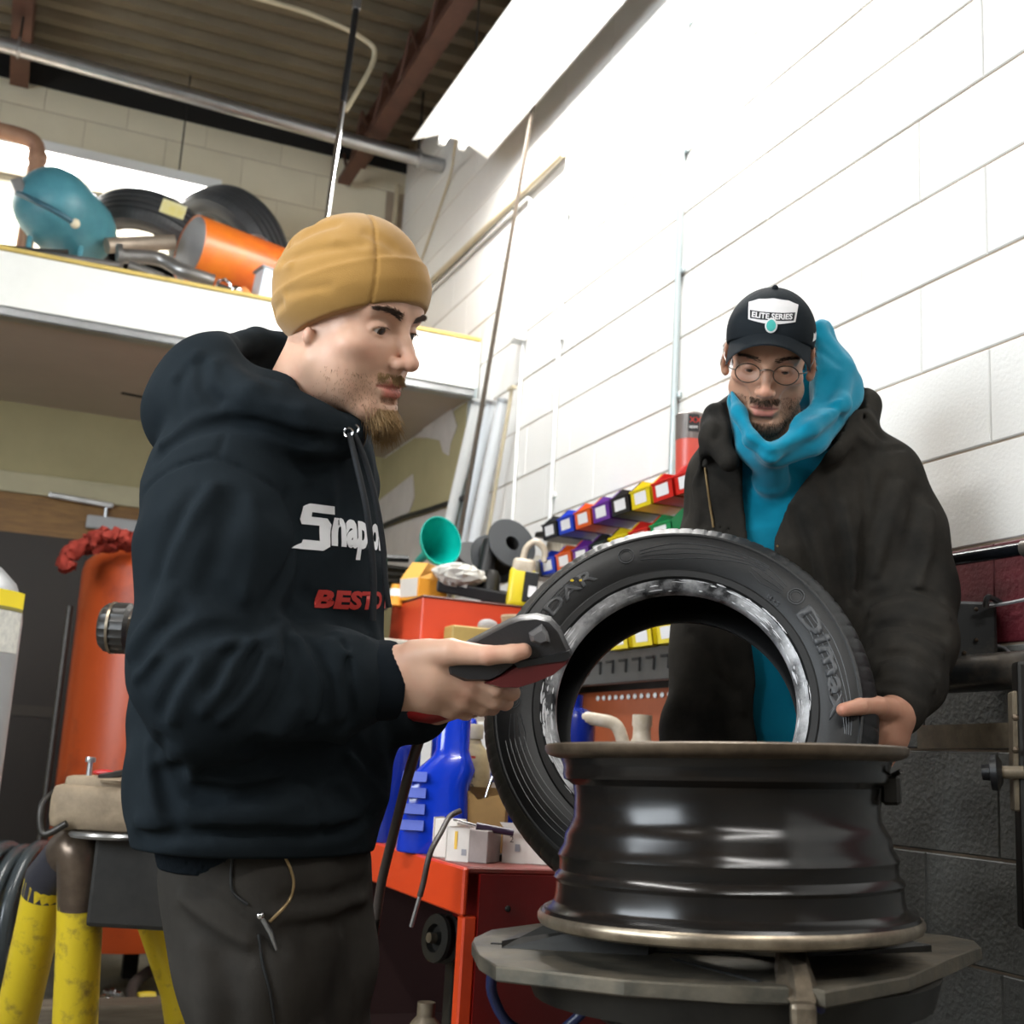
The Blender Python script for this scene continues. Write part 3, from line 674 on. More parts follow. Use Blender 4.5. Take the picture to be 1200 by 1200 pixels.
# ---- red cabinet
cx0, cx1, cy0, cy1, cz = .861, 1.17, 2.236, 3.12, .745
t = thing('red_cabinet', 'open fronted red steel cabinet with parts boxes on top', 'cabinet', (cx0, cy0, 0)); o = Vector((cx0, cy0, 0))
def cb(name, lo, hi, m, bev=0.0):
    lo = Vector(lo); hi = Vector(hi); return MB().box((lo+hi)/2-o, hi-lo, bev=bev).build(name, m, t)
cb('top_sheet', (cx0, cy0, cz-.012), (cx1, cy1, cz), mat('worn_red_top', (.30, .012, .008), .4, col2=(.10, .05, .035), vscale=7), .003)
cb('front_lip', (cx0-.012, cy0-.004, cz-.088), (cx0, cy1, cz-.001), M_red_lit, .004)
cb('corner_post', (cx0-.006, cy0-.002, .0), (cx0+.022, cy0+.03, cz-.088), M_red_lit, .004)
cb('side_panel', (cx0+.022, cy0-.006, .0), (cx1, cy0+.004, cz-.012), M_red_shaded)
cb('rear_post', (cx0-.006, cy1-.04, .0), (cx0+.03, cy1, cz-.088), M_red_shaded, .004)
cb('back_panel', (cx1-.01, cy0, .0), (cx1, cy1, cz-.012), M_red_shaded)
cb('far_panel', (cx0, cy1-.012, .0), (cx1, cy1, cz-.012), M_int)
cb('cabinet_shelf', (cx0+.03, cy0+.02, .30), (cx1-.02, cy1-.02, .315), M_int)
for px, py in ((595, 1065), (560, 1108)): MB().ball(V(onp(px, py, 1, cy0-.007))-o, .006, 8, 6).build('screw', M_darkiron, t)
def onz(px, py, z): return onp(px, py, 2, z)
c = onp(518, 1100, 0, cx0+.10)
t = thing('balancer_pulley', 'small dark pulley wheel inside the open red cabinet', 'pulley', c)
R = frame((-1, -.25, .1)); MB().lathe([(.012, -.02), (.05, -.02), (.052, -.012), (.044, -.005), (.044, .005), (.052, .012), (.05, .02), (.03, .022), (.028, .008), (.014, .008), (.012, .02)], (0, 0, 0), R, 28, closed=True).build('pulley_wheel', M_darkiron, t, smooth=35)
MB().lathe([(.0001, -.035), (.011, -.035), (.011, .035), (.0001, .035)], (0, 0, 0), R, 12).build('hub', M_jaw, t, smooth=35)
MB().box((.05, .03, -.10), (.04, .05, .22), bev=.006).build('bracket', M_darkiron, t)
c = onp(525, 1185, 0, cx0+.12); t = thing('pipe_fitting', 'dull metal fitting on the bottom shelf of the red cabinet', 'fitting', (c[0], c[1]+.14, .316))
MB().lathe([(.0001, 0), (.04, 0), (.042, .03), (.03, .05), (.02, .06), (.02, .09), (.0001, .09)], n=20).build('fitting_body', M_tan, t, smooth=35)
# ---- things on the cabinet top
M_blue = mat('glossy_blue_plastic', (.004, .035, .48), .2, coat=.4)
M_blued = mat('deep_blue_plastic', (.003, .015, .20), .25, coat=.3)
M_card = mat('brown_cardboard', (.27, .15, .045), .8, var=.25, vscale=14)
M_whitebox = mat('white_carton', (.72, .66, .60), .7, var=.1, vscale=20)
M_greybox = mat('greyish_carton_end', (.36, .30, .28), .75, var=.25, vscale=25)
zt = cz
def top_pt(px, d): p = at(px, 985, d); return Vector((p[0], p[1], zt))
facing = math.atan2(CM[2][0], CM[2][1])   # heading of the camera
RZ = rot3(0, 0, -facing)
# blue moulded jug with louvre steps
b = top_pt(508, 2.62); t = thing('blue_jug', 'glossy blue moulded plastic jug with louvre steps on red cabinet', 'jug', b, (0, 0, -facing))
prof = []
vs = []; fs = []; n = 28
lev = [(.0, .075, .055), (.004, .078, .058), (.09, .073, .057), (.14, .070, .056), (.175, .060, .052), (.20, .042, .046), (.215, .036, .04), (.30, .036, .038), (.325, .034, .036), (.34, .02, .022)]
for z, rx, ry in lev:
    for k in range(n):
        a = 2*PI*k/n; ca, sa = math.cos(a), math.sin(a); e = .62
        sx = math.copysign(abs(ca)**e, ca); sy = math.copysign(abs(sa)**e, sa)
        vs.append((rx*sx + (.028 if z > .19 else (.028*max(0, (z-.14)/.05) if z > .14 else 0)), ry*sy, z))
for i in range(len(lev)-1):
    for k in range(n): fs.append((i*n+k, i*n+(k+1) % n, (i+1)*n+(k+1) % n, (i+1)*n+k))
fs += [tuple(range(n-1, -1, -1)), tuple((len(lev)-1)*n+k for k in range(n))]
MB().add(vs, fs).build('jug_body', M_blue, t, smooth=50)
M_louv = mat('pale_blue_louvre', (.10, .14, .50), .3)
for k in range(4):
    z = .045+.033*k
    MB().add([(-.072, -.059, z), (-.020, -.060, z), (-.020, -.0585, z+.022), (-.070, -.0575, z+.022), (-.072, -.069, z+.002), (-.020, -.070, z+.002)],
             [(4, 5, 2, 3), (0, 1, 5, 4), (0, 4, 3), (1, 2, 5)]).build('louvre', M_louv, t)
b = top_pt(455, 2.88); t = thing('blue_bottle', 'tall dark blue bottle behind the louvred jug near the hooded man', 'bottle', b)
MB().lathe([(.0001, 0), (.06, 0), (.062, .01), (.062, .2), (.055, .24), (.03, .27), (.022, .29), (.022, .31)], n=28).build('bottle_body', M_blued, t, smooth=45)
MB().lathe([(.026, .30), (.026, .335), (.0001, .335)], n=18).build('cap', M_blue, t, smooth=40)
b = top_pt(525, 2.98); t = thing('blue_jug', 'blue plastic oil jug standing behind the louvred jug', 'jug', b, (0, 0, -facing))
MB().box((0, 0, .15), (.11, .085, .30), bev=.02).build('jug_body', M_blue, t, smooth=60)
MB().lathe([(.028, .30), (.028, .35), (.0001, .35)], (.02, 0, 0), n=18).build('cap', M_blued, t, smooth=40)
# thread sealer bottle with label
b = top_pt(547, 2.72); t = thing('tan_bottle', 'tall tan bottle with red label beside the torn cardboard box', 'bottle', b, (0, 0, -facing))
M_tanb = mat('stained_tan_bottle', (.56, .44, .24), .5, var=.35, vscale=30)
MB().lathe([(.0001, 0), (.040, 0), (.042, .008), (.042, .19), (.036, .215), (.022, .23), (.018, .24), (.018, .25)], n=28).build('bottle_body', M_tanb, t, smooth=45)
MB().lathe([(.022, .243), (.023, .268), (.020, .275), (.0001, .276)], n=20).build('cap', mat('cream_cap', (.66, .58, .42), .5, var=.2, vscale=40), t, smooth=40)
def wrap(name, z0, z1, a0, a1, m, r=.0424):
    mb = MB(); N = 10
    for k in range(N):
        A = a0+(a1-a0)*k/N; B = a0+(a1-a0)*(k+1)/N
        mb.add([(r*math.cos(A), r*math.sin(A), z0), (r*math.cos(B), r*math.sin(B), z0), (r*math.cos(B), r*math.sin(B), z1), (r*math.cos(A), r*math.sin(A), z1)], [(0, 1, 2, 3)])
    return mb.build(name, m, t, smooth=60)
wrap('label', .185, .205, -2.3, -1.35, mat('red_label', (.55, .03, .01), .5), .0395)
wrap('label', .158, .178, -2.3, -1.35, mat('dark_label', (.04, .02, .012), .5))
lettering('print', 'M6', t, mat('dark_print', (.05, .04, .03), .6), (-.022, -.0432, .135), (1, 0, 0), (0, 0, 1), .018)
# torn cardboard box
b = top_pt(566, 2.62); t = thing('cardboard_box', 'torn open brown cardboard box holding a chrome lever', 'box', b, (0, 0, -facing-.1))
mb = MB(); w, d = .046, .035
N = 14; topz = [.128+.004*math.sin(i*1.1)+.0015*math.sin(i*4.1) - (.012 if 4 < i < 9 else 0) for i in range(N+1)]
for s, y in ((1, -d), (1, -d+.0025)):
    for i in range(N):
        x0 = -w+2*w*i/N; x1 = -w+2*w*(i+1)/N
        mb.add([(x0, y, 0), (x1, y, 0), (x1, y, topz[i+1]), (x0, y, topz[i])], [(0, 1, 2, 3)])
mb.box((-w, 0, .065), (.0025, 2*d, .13)); mb.box((w, 0, .068), (.0025, 2*d, .136)); mb.box((0, d, .07), (2*w, .0025, .14)); mb.box((0, 0, .002), (2*w, 2*d, .003))
mb.build('carton', M_card, t)
tl = thing('chrome_lever', 'thin chrome lever standing in the torn cardboard box', 'tool', b+RZ@Vector((.01, .0, .004)), (0, 0, -facing))
MB().tube(bez([(-.02, 0, 0), (-.012, 0, .10), (.004, 0, .165), (.016, 0, .208)]), .004, 8).build('shank', M_chrome, tl, smooth=50)
MB().ball((.035, 0, .212), (.03, .009, .009), 14, 8, rot3(0, .08, 0)).build('grip', M_chrome, tl, smooth=60)
# blue and white can
b = top_pt(588, 2.78); t = thing('spray_can', 'blue and white can between the cardboard box and the tyre', 'can', b)
MB().lathe([(.0001, 0), (.033, 0), (.034, .004), (.034, .13)], n=24).build('can_body', MATS['glossy_blue_plastic'], t, smooth=40)
MB().lathe([(.0343, .095), (.0343, .15), (.034, .15)], n=24).build('can_band', M_white_plastic, t, smooth=40)
MB().lathe([(.034, .15), (.034, .185), (.025, .2), (.012, .205), (.0001, .205)], n=24).build('can_top', M_blue, t, smooth=40)
MB().box((-.01, -.0345, .12), (.02, .002, .02)).build('can_mark', MATS['red_label'], t)
# parts cartons
def carton(px, d, w, dp, h, rz, label, m_side, m_end, name='parts_carton'):
    b = top_pt(px, d); t = thing(name, label, 'box', b, (0, 0, -facing+rz))
    MB().box((0, 0, h/2), (w, dp, h), bev=.0015).build('carton_body', m_end, t)
    MB().box((-w/2-.0012, -.0, h/2+.001), (.002, dp+.002, h+.003)).build('carton_face', m_side, t)
    mb = MB(); fl = bez([(-w/2-.001, -dp/2-.001, 0), (-w/2+.004, -dp/2-.002, h*.5), (-w/2+.010, -dp/2, h*.95), (-w/2+.028, -dp/2+.002, h+.012)], 9)
    return t
t = carton(556, 2.46, .085, .075, .062, -.35, 'small open parts carton with torn end on red cabinet front edge', M_whitebox, M_greybox)
MB().add([(-.045, -.0385, 0), (.004, -.0385, 0), (.004, -.0385, .064), (-.045, -.0385, .064), (-.03, -.045, .066), (.012, -.044, .070)], [(0, 1, 2, 3), (3, 2, 5, 4)]).build('carton_flap', M_whitebox, t)
MB().box((-.024, -.0392, .04), (.006, .0008, .034)).build('label_stripe', mat('yellow_print', (.75, .45, .05), .6), t)
MB().box((-.006, -.0392, .018), (.010, .0008, .012)).build('label_code', mat('grey_print', (.3, .3, .32), .6), t)
t = carton(527, 2.52, .05, .05, .076, -.35, 'upright white carton face left of the open parts carton', M_whitebox, M_whitebox)
t = carton(622, 2.50, .10, .08, .064, -.12, 'white parts carton with curled flap under the tyre', M_whitebox, M_whitebox)
mb = MB(); pr_ = [(-.05, -.041, 0), (-.05, -.041, .05), (-.052, -.043, .068), (-.060, -.046, .078)]
mb.add([p for p in pr_]+[(p[0]+.044, p[1], p[2]) for p in pr_], [(0, 4, 5, 1), (1, 5, 6, 2), (2, 6, 7, 3)]); mb.build('carton_flap', M_whitebox, t)
MB().box((-.022, -.0422, .03), (.010, .0008, .014)).build('label_code', MATS['grey_print'], t)
lettering('print', '2', t, MATS['dark_print'], (-.038, -.0424, .040), (1, 0, 0), (0, 0, 1), .012)
# driver lying on the cartons, valve stems, socket, hoses
b = top_pt(560, 2.44); tdr = thing('screwdriver', 'dark handled screwdriver lying across the parts cartons', 'tool', b+Vector((0, 0, .068)), (0, .12, -facing+.05))
MB().tube([(-.005, 0, 0), (.07, 0, 0)], [.008, .007], 10).build('handle', mat('purple_black_grip', (.03, .015, .035), .3), tdr, smooth=40)
MB().tube([(-.045, 0, .003), (-.005, 0, 0)], .0035, 8).build('blade', M_chrome, tdr, smooth=40)
mb = MB(); mb.tube([(-.045+.006*math.cos(k*PI/6), .006*math.sin(k*PI/6), .004) for k in range(12)], .002, 6, closed=True); mb.build('ring_end', M_chrome, tdr)
for px, py, lab in ((550, 1004, 'black capped tyre valve stem lying left on cabinet edge'), (588, 1005, 'black capped tyre valve stem lying right on cabinet edge')):
    b = V(onz(px, py, zt+.008)); t = thing('valve_stem', lab, 'valve', b, (0, 0, -facing+.1))
    sg = 1 if px < 570 else -1
    MB().lathe([(.0001, -.007), (.008, -.006), (.0085, .0), (.007, .006), (.0001, .007)], (0, 0, 0), rot3(PI/2, 0, 0), 14).build('rubber_foot', M_black_rubber, t, smooth=40)
    MB().tube([(0, 0, .0), (sg*.030, .003, -.003)], [.0045, .0035], 8).build('stem', M_steel, t, smooth=40)
b = V(onz(640, 1003, zt+.010)); t = thing('steel_socket', 'polished steel socket lying on cabinet beside the rim', 'socket', b, (0, 0, -facing))
Rz = frame((1, .25, 0)); MB().lathe([(.004, -.022), (.010, -.022), (.0105, .0), (.0095, .028), (.005, .028), (.004, .0)], (0, 0, 0), Rz, 16, closed=True).build('socket_body', M_chrome, t, smooth=35)
def hose(name, pts, r, m, label, tip=None, n=40):
    P = bez(pts, n); t = thing(name, label, 'hose', P[-1]); o = P[-1]
    MB().tube([p-o for p in P], r, 10).build('hose_run', m, t, smooth=60)
    if tip:
        d = (P[-1]-P[-4]).normalized()
        MB().tube([Vector((0, 0, 0))-d*.01, d*tip[0]], tip[1], 8).build('tip', tip[2], t, smooth=40)
    return t
M_hosebrown = mat('brownish_black_hose', (.055, .042, .036), .5)
hose('air_hose', [at(512, 828, 1.775), at(498, 850, 1.79), at(481, 900, 1.90), at(463, 970, 2.05), at(448, 1030, 2.12), at(441, 1075, 2.14)], .0082, M_hosebrown, 'dark hose hanging from the hand past the red cabinet', (.05, .008, M_darkiron))
hose('test_lead', [at(540, 950, 2.425), at(527, 957, 2.41), at(517, 975, 2.34), at(504, 1000, 2.28), at(496, 1035, 2.27), at(492, 1050, 2.27)], .0055, M_hosebrown, 'thin test lead with metal probe hanging over the cabinet lip', (.06, .004, M_steel))
# ---- jug and rack seen through the tyre
M_oldwhite = mat('grimy_white_plastic', (.62, .54, .44), .45, col2=(.40, .32, .22), vscale=20)
b = V(at(745, 866, 2.75)); zj = b.z-.115
# ---- workbench along the wall carrying the rack
M_benchgrey = mat('grey_rack_steel', (.085, .085, .082), .45, .4, var=.3, vscale=12)
t = thing('wall_bench', 'grey steel bench with dark top along the block wall behind the tyre', 'bench', (1.52, 3.2, 0)); o = Vector((1.52, 3.2, 0))
MB().box(Vector((1.57, 2.90, .86))-o, (.40, 1.18, .04), bev=.004).build('bench_top', M_benchgrey, t)
for x in (1.38, 1.74):
    for y in (2.36, 3.44): MB().box(Vector((x, y, .42))-o, (.05, .05, .84)).build('leg', M_benchgrey, t)
bt = .88
b = V(at(752, 862, 2.95)); t = thing('oil_jug', 'grimy white oil jug with handle seen through the tyre', 'jug', (b.x, b.y, bt), (0, 0, -facing))
MB().box((.0, 0, .05), (.12, .08, .10), bev=.018).build('jug_body', M_oldwhite, t, smooth=60)
MB().lathe([(.045, .095), (.03, .12), (.022, .135), (.021, .16), (.024, .165), (.024, .19), (.0001, .19)], (-.0, 0, 0), n=20).build('spout_cap', M_oldwhite, t, smooth=40)
MB().tube(bez([(-.04, 0, .11), (-.06, 0, .16), (-.10, 0, .172), (-.15, 0, .17), (-.155, 0, .12), (-.14, 0, .06), (-.05, 0, .03)]), .016, 10).build('jug_handle', M_oldwhite, t, smooth=60)
b = V(at(672, 862, 2.98)); t = thing('blue_can', 'dark blue round can beside the white jug seen through the tyre', 'can', (b.x, b.y, bt))
MB().lathe([(.0001, 0), (.05, 0), (.052, .01), (.052, .17), (.045, .19), (.02, .2), (.02, .23), (.0001, .23)], n=24).build('can_body', M_blued, t, smooth=40)
# rack panel with louvres, backboard
t = thing('louvre_rack', 'grey louvred steel panel with stamped slots holding storage bins', 'rack', (1.7, 3.2, 1.1)); o = Vector((1.7, 3.2, 1.1))
MB().box(Vector((1.760, 3.10, 1.40))-o, (.02, 1.36, .46)).build('back_sheet', M_benchgrey, t)
lowz = onp(760, 790, 0, 1.62)[2]
MB().box(Vector((1.645, 3.12, 1.222))-o, (.03, 1.36, .085), bev=.003).build('slotted_rail', M_benchgrey, t)
MB().box(Vector((1.70, 3.12, 1.264))-o, (.14, 1.36, .012), bev=.003).build('rail_shelf', M_benchgrey, t)
for k in range(17):
    y = 2.48+.08*k
    mb = MB(); mb.box(Vector((1.628, y, 1.242))-o, (.006, .045, .006)); mb.box(Vector((1.628, y-.02, 1.225))-o, (.006, .006, .036)); mb.build('stamped_slot', M_dark_gap, t)
MB().box(Vector((1.735, 3.12, 1.04))-o, (.012, 1.2, .26)).build('orange_backboard', mat('orange_board', (.42, .10, .035), .5, var=.25, vscale=6), t)
for k in range(22):
    y = 2.62+.04*k
    MB().ball(Vector((1.724, y, 1.150))-o, (.004, .010, .008), 8, 5).build('perforation', M_white_plastic, t)
# ---- storage bins
BINC = {'blue': (.006, .045, .52), 'orange': (.72, .10, .006), 'purple': (.13, .02, .28), 'black': (.012, .012, .014), 'yellow': (.78, .60, .01), 'red': (.60, .012, .008), 'green': (.0, .26, .07), 'white': (.7, .68, .62)}
M_binlab = mat('bin_paper_label', (.82, .80, .80), .6)
binmesh = {}
def bin_parts(w=.112, dp=.135, h=.088):
    """open fronted stacking bin, front toward -x, origin at its rear lower edge centre"""
    mb = MB(); t_ = .003; hf = h*.56; sl = dp*.30
    for s in (-1, 1):
        y = s*w/2
        P = [(0, y, 0), (0, y, h), (-dp+sl, y, h), (-dp+.004, y, hf), (-dp+.012, y, 0)]
        Q = [(x, y-s*t_, z) for x, _, z in P]
        mb.add(P+Q, [(0, 1, 2, 3, 4), (9, 8, 7, 6, 5)]+[(i, (i+1) % 5, 5+(i+1) % 5, 5+i) for i in range(5)])
    mb.box((-dp/2+.006, 0, .0015), (dp-.012, w, .003)); mb.box((-.0015, 0, h/2), (.003, w, h))
    mb.add([(-dp+.004, -w/2, hf), (-dp+.004, w/2, hf), (-dp+.012, w/2, 0), (-dp+.012, -w/2, 0), (-dp+.008, -w/2, hf), (-dp+.008, w/2, hf), (-dp+.016, w/2, 0), (-dp+.016, -w/2, 0)],
           [(0, 1, 2, 3), (7, 6, 5, 4), (0, 4, 5, 1), (1, 5, 6, 2), (2, 6, 7, 3), (3, 7, 4, 0)])
    mb.box((-dp+.004, 0, hf), (.008, w+.002, .004)); mb.box((-.002, 0, h-.004), (.008, w, .008))
    lb = MB(); lb.add([(-dp+.0032, -w*.30, hf*.86), (-dp+.0032, w*.30, hf*.86), (-dp+.0092, w*.30, hf*.22), (-dp+.0092, -w*.30, hf*.22)], [(0, 1, 2, 3)])
    return mb.mesh('bin_tray'), lb.mesh('bin_label')
bt_me, bl_me = bin_parts(); bl_me.materials.append(M_binlab)
for c, rgb in BINC.items():
    me = bt_me.copy(); me.materials.append(mat('bin_'+c, rgb, .32, coat=.15)); binmesh[c] = me
stuffm = mat('bolts_in_bins', (.03, .028, .028), .4, .6)
def storage_bin(c, y, z, label, x=1.737, grp='open storage bins hung in two rows on the white wall'):
    t = thing('storage_bin', label, 'storage bin', (x, y, z), group=grp)
    link('tray', binmesh[c], None, t); link('label_card', bl_me, None, t)
    return t
top_row = ['black', 'blue', 'orange', 'purple', 'black', 'yellow', 'red', 'red']
names_t = ['black storage bin at the far end of the upper row', 'blue storage bin in the upper row beside the orange one', 'orange storage bin in the upper row', 'purple storage bin in the upper row', 'black storage bin in the upper row beside the yellow one',
           'yellow storage bin in the upper row', 'red storage bin in the upper row next to the yellow one', 'red storage bin in the upper row behind the cap man shoulder', 'green storage bin in the upper row behind the cap man', 'blue storage bin in the upper row hidden behind the cap man']
y0 = 3.635; z0 = 1.665
for i, c in enumerate(top_row): storage_bin(c, y0-.124*i, z0, names_t[i])
low_row = ['white', 'blue', 'orange', 'purple', 'black', 'yellow', 'red', 'green']
names_l = ['pale grey storage bin at the far end of the lower row', 'blue storage bin in the lower row above the yellow bottle', 'orange storage bin in the lower row', 'purple storage bin in the lower row', 'black storage bin in the lower row beside the yellow one', 'yellow storage bin in the lower row',
           'red storage bin in the lower row above the tyre', 'green storage bin in the lower row touching the cap man sleeve', 'black storage bin in the lower row behind the cap man']
for i, c in enumerate(low_row): storage_bin(c, 3.76-.124*i, 1.548, names_l[i])
for i, y in enumerate((2.70, 2.84, 2.98, 3.12)):
    storage_bin('yellow', y, 1.272, ['yellow storage bin low on the rail nearest the cap man', 'second low yellow storage bin from the cap man seen through the tyre', 'third low yellow storage bin from the cap man seen through the tyre', 'low yellow storage bin at the left end seen through the tyre'][i], grp='yellow bins on the slotted rail')
# aerosol can above the bins
b = V(onp(808, 540, 0, 1.70)); t = thing('spray_can', 'red and black spray can standing above the bins beside the cap man', 'can', (b.x, b.y, 1.745))
MB().lathe([(.0001, 0), (.036, 0), (.038, .006), (.041, .135)], n=28).build('can_body', mat('salmon_red_can', (.62, .10, .07), .35), t, smooth=40)
MB().lathe([(.0412, .10), (.042, .162), (.043, .172), (.040, .176), (.0001, .172)], n=28).build('can_band', mat('streaked_grey_band', (.28, .24, .22), .4, .4, col2=(.06, .055, .05), vscale=40, stretch=(1, 1, .1)), t, smooth=40)
mb = MB(); N = 6
for k in range(N):
    A = -2.25+.75*k/N; B = -2.25+.75*(k+1)/N; r = .0426
    mb.add([(r*math.cos(A), r*math.sin(A), .118), (r*math.cos(B), r*math.sin(B), .118), (r*math.cos(B), r*math.sin(B), .168), (r*math.cos(A), r*math.sin(A), .168)], [(0, 1, 2, 3)])
mb.build('black_label', M_black_plastic, t, smooth=60)
dn = Vector((math.cos(-1.9), math.sin(-1.9), 0)); dx = Vector((-dn.y, dn.x, 0))
lettering('print', 'XX', t, MATS['red_label'], dn*.0435-dx*.012+Vector((0, 0, .143)), dx, (0, 0, 1), .016)
lettering('print', 'HEAVY', t, M_white_plastic, dn*.0435-dx*.012+Vector((0, 0, .126)), dx, (0, 0, 1), .008, .024, .02)
# ---- tool chest in the corner with its load
t = thing('tool_chest', 'cream and white tool chest with black top in the corner', 'tool chest', (1.2, 4.0, 0)); o = Vector((1.2, 4.0, 0))
MB().box(Vector((1.20, 3.895, .64))-o, (.86, .75, 1.28), bev=.006).build('chest_body', mat('cream_chest_paint', (.56, .50, .42), .45, var=.1, vscale=8), t)
MB().box(Vector((.95, 3.90, 1.355))-o, (.32, .26, .072), bev=.004).build('upper_drawer', M_white_enamel, t)
MB().box(Vector((.95, 3.90, 1.300))-o, (.30, .25, .035)).build('drawer_gap', M_dark_gap, t)
MB().box(Vector((.95, 3.90, 1.405))-o, (.34, .28, .026), bev=.004).build('rubber_top', M_black_rubber, t)
for z in (1.16, .98, .80, .60): MB().box(Vector((1.20, 3.516, z))-o, (.80, .012, .15), bev=.003).build('drawer', M_white_enamel, t)
MB().box(Vector((1.28, 4.13, 1.475))-o, (.62, .26, .02), bev=.003).build('raised_shelf', M_benchgrey, t)
for x in (1.0, 1.57): MB().box(Vector((x, 4.13, 1.372))-o, (.02, .24, .185)).build('shelf_side', M_benchgrey, t)
zt2 = 1.28
def put(px, py, Y): return V(onp(px, py, 1, Y))
b = put(537, 752, 3.66); t = thing('red_toolbox', 'plain red steel toolbox on the tool chest', 'toolbox', (b.x, 3.80, zt2)); 
MB().box((0.070, 0, .075), (.41, .33, .15), bev=.004).build('box_body', mat('orange_red_box', (.62, .06, .02), .4, var=.08, vscale=5), t)
MB().box((0.070, 0, .151), (.415, .335, .008), bev=.003).build('box_lid', mat('dark_box_lid', (.08, .012, .008), .4), t)
zt3 = zt2+.156
b = put(560, 745, 3.5); t = thing('wooden_tray', 'small yellowish wooden tray in front of the red toolbox', 'tray', (b.x, 3.575, zt2)); 
MB().box((0.01, .0, .03), (.16, .08, .062), bev=.004).build('tray_body', mat('yellow_wood', (.48, .33, .10), .6, var=.2, vscale=15), t)
MB().ball((.06, 0, .072), (.035, .02, .022), 12, 8).build('rag', mat('grey_rag', (.35, .33, .32), .9, bump=.8, bscale=60), t, smooth=60)
# orange box
b = put(493, 688, 3.85); t = thing('orange_box', 'small bright orange and white box on the red toolbox', 'box', (b.x, 3.82, zt3), (0, 0, .35))
M_or = mat('bright_orange_card', (.80, .34, .03), .5)
MB().box((0, 0, .035), (.12, .10, .07), bev=.002).build('box_body', M_or, t)
MB().add([(-.06, -.05, .07), (.06, -.05, .07), (.05, -.03, .115), (-.035, -.06, .12), (-.06, .05, .07), (.06, .05, .07), (.05, .04, .12), (-.03, .03, .13)],
         [(0, 1, 2, 3), (4, 7, 6, 5), (0, 3, 7, 4), (1, 5, 6, 2), (3, 2, 6, 7)]).build('box_flap', mat('light_orange_card', (.85, .45, .10), .5), t)
MB().box((-.061, 0, .04), (.002, .09, .06)).build('white_end', M_whitebox, t)
b = put(470, 700, 3.8); t = thing('traffic_cone', 'small orange cone with white collar behind the drawstrings', 'cone', (b.x, 3.86, 1.42))
MB().lathe([(.0001, 0), (.03, 0), (.022, .04), (.016, .07), (.0001, .072)], n=18).build('cone_body', M_or, t, smooth=40)
MB().lathe([(.0245, .03), (.0195, .055), (.019, .055), (.0235, .03)], n=18, closed=True).build('white_collar', M_white_plastic, t, smooth=40)
b = put(448, 690, 3.9); t = thing('green_bin', 'green plastic crate with dark slotted insert behind the drawstrings', 'crate', (b.x-.02, 3.96, 1.42))
MB().box((0, 0, .08), (.06, .12, .16), bev=.006).build('crate_body', mat('green_plastic', (.0, .20, .055), .35), t)
for k in range(6): MB().box((.075, 0, .02+.023*k), (.09, .10, .010)).build('slat', M_darkiron, t)
MB().tube([(-.03, 0, .165), (.12, 0, .175)], .012, 8).build('handle_bar', M_black_plastic, t)
# teal funnel: wide oval mouth turned to the camera
b = at(514, 636, 4.12); t = thing('funnel', 'teal green plastic funnel tipped on its side on the toolbox', 'funnel', b)
t.location = V(b); axis = V(CM.T @ np.array([.42, -.35, -.84])); R = frame(axis, V(-CM[1]))
M_teal = mat('teal_plastic', (.0, .40, .33), .35)
MB().lathe([(.012, -.20), (.018, -.10), (.078, .0), (.082, .022), (.079, .022), (.075, .0), (.015, -.10), (.009, -.20)], (0, 0, 0), R @ Matrix.Diagonal((1.05, .88, 1)), 40, closed=True).build('cone_shell', M_teal, t, smooth=50)
b = at(538, 676, 4.02); t = thing('crumpled_bag', 'crumpled clear plastic bag lying below the teal funnel', 'bag', (b[0], b[1], b[2]-.03))
mb = MB(); mb.ball((0, 0, .035), (.09, .05, .035), 20, 12); random.seed(4)
mb.v = [(x+random.uniform(-.008, .008), y+random.uniform(-.008, .008), z+random.uniform(-.008, .008)) for x, y, z in mb.v]
mb.build('bag_film', mat('cloudy_plastic', (.62, .60, .55), .3, var=.2, vscale=30), t)
# black tray and cable spools
b = at(558, 694, 4.06); t = thing('black_tray', 'long flat black tray of tools on the red toolbox', 'tray', b)
R = frame(V(CM[0])*1.0+V(CM[1])*.20, V(-CM[1])); MB().box((0, 0, .0), (.04, .10, .26), R, bev=.006).build('tray_body', M_black_plastic, t)
MB().tube([(0.02, 0, .02), (.05, .02, .18)], .028, 12).build('black_bottle', M_black_plastic, t, smooth=40)
def spool(name, b, axis, r, L, rc, label, m):
    t = thing(name, label, 'spool', b); R = frame(axis, V(-CM[1]))
    for s in (0, 1):
        MB().lathe([(rc*.42, s*L-.004), (r, s*L-.004), (r+.002, s*L), (r, s*L+.004), (rc*.42, s*L+.004)], (0, 0, 0), R, 40, closed=True).build('flange', m, t, smooth=40)
    MB().lathe([(rc*.42, 0), (rc*.42, L), (rc*.5, L), (rc*.5, 0)], (0, 0, 0), R, 24, closed=True).build('core', M_dark_gap, t, smooth=40)
    k = 0; w = .010
    n = int((L-.012)/w)
    for i in range(n):
        MB().tube([R @ Vector((rc*math.cos(a*PI/16), rc*math.sin(a*PI/16), .008+w*(i+.5))) for a in range(32)], w*.52, 7, closed=True).build('wire_turn', M_black_rubber, t, smooth=60)
    return t
M_spool = mat('grey_black_spool', (.045, .048, .052), .35)
ax1 = V(CM.T @ np.array([.50, -.45, -.72]))
spool('cable_spool', at(579, 655, 4.22), ax1, .090, .12, .062, 'grey cable spool wound with black wire beside the yellow bottle', M_spool)
spool('cable_spool', at(549, 672, 4.38), V(CM.T @ np.array([.35, -.75, -.5])), .075, .08, .05, 'dark cable spool with disc flange behind the teal funnel', M_black_plastic)
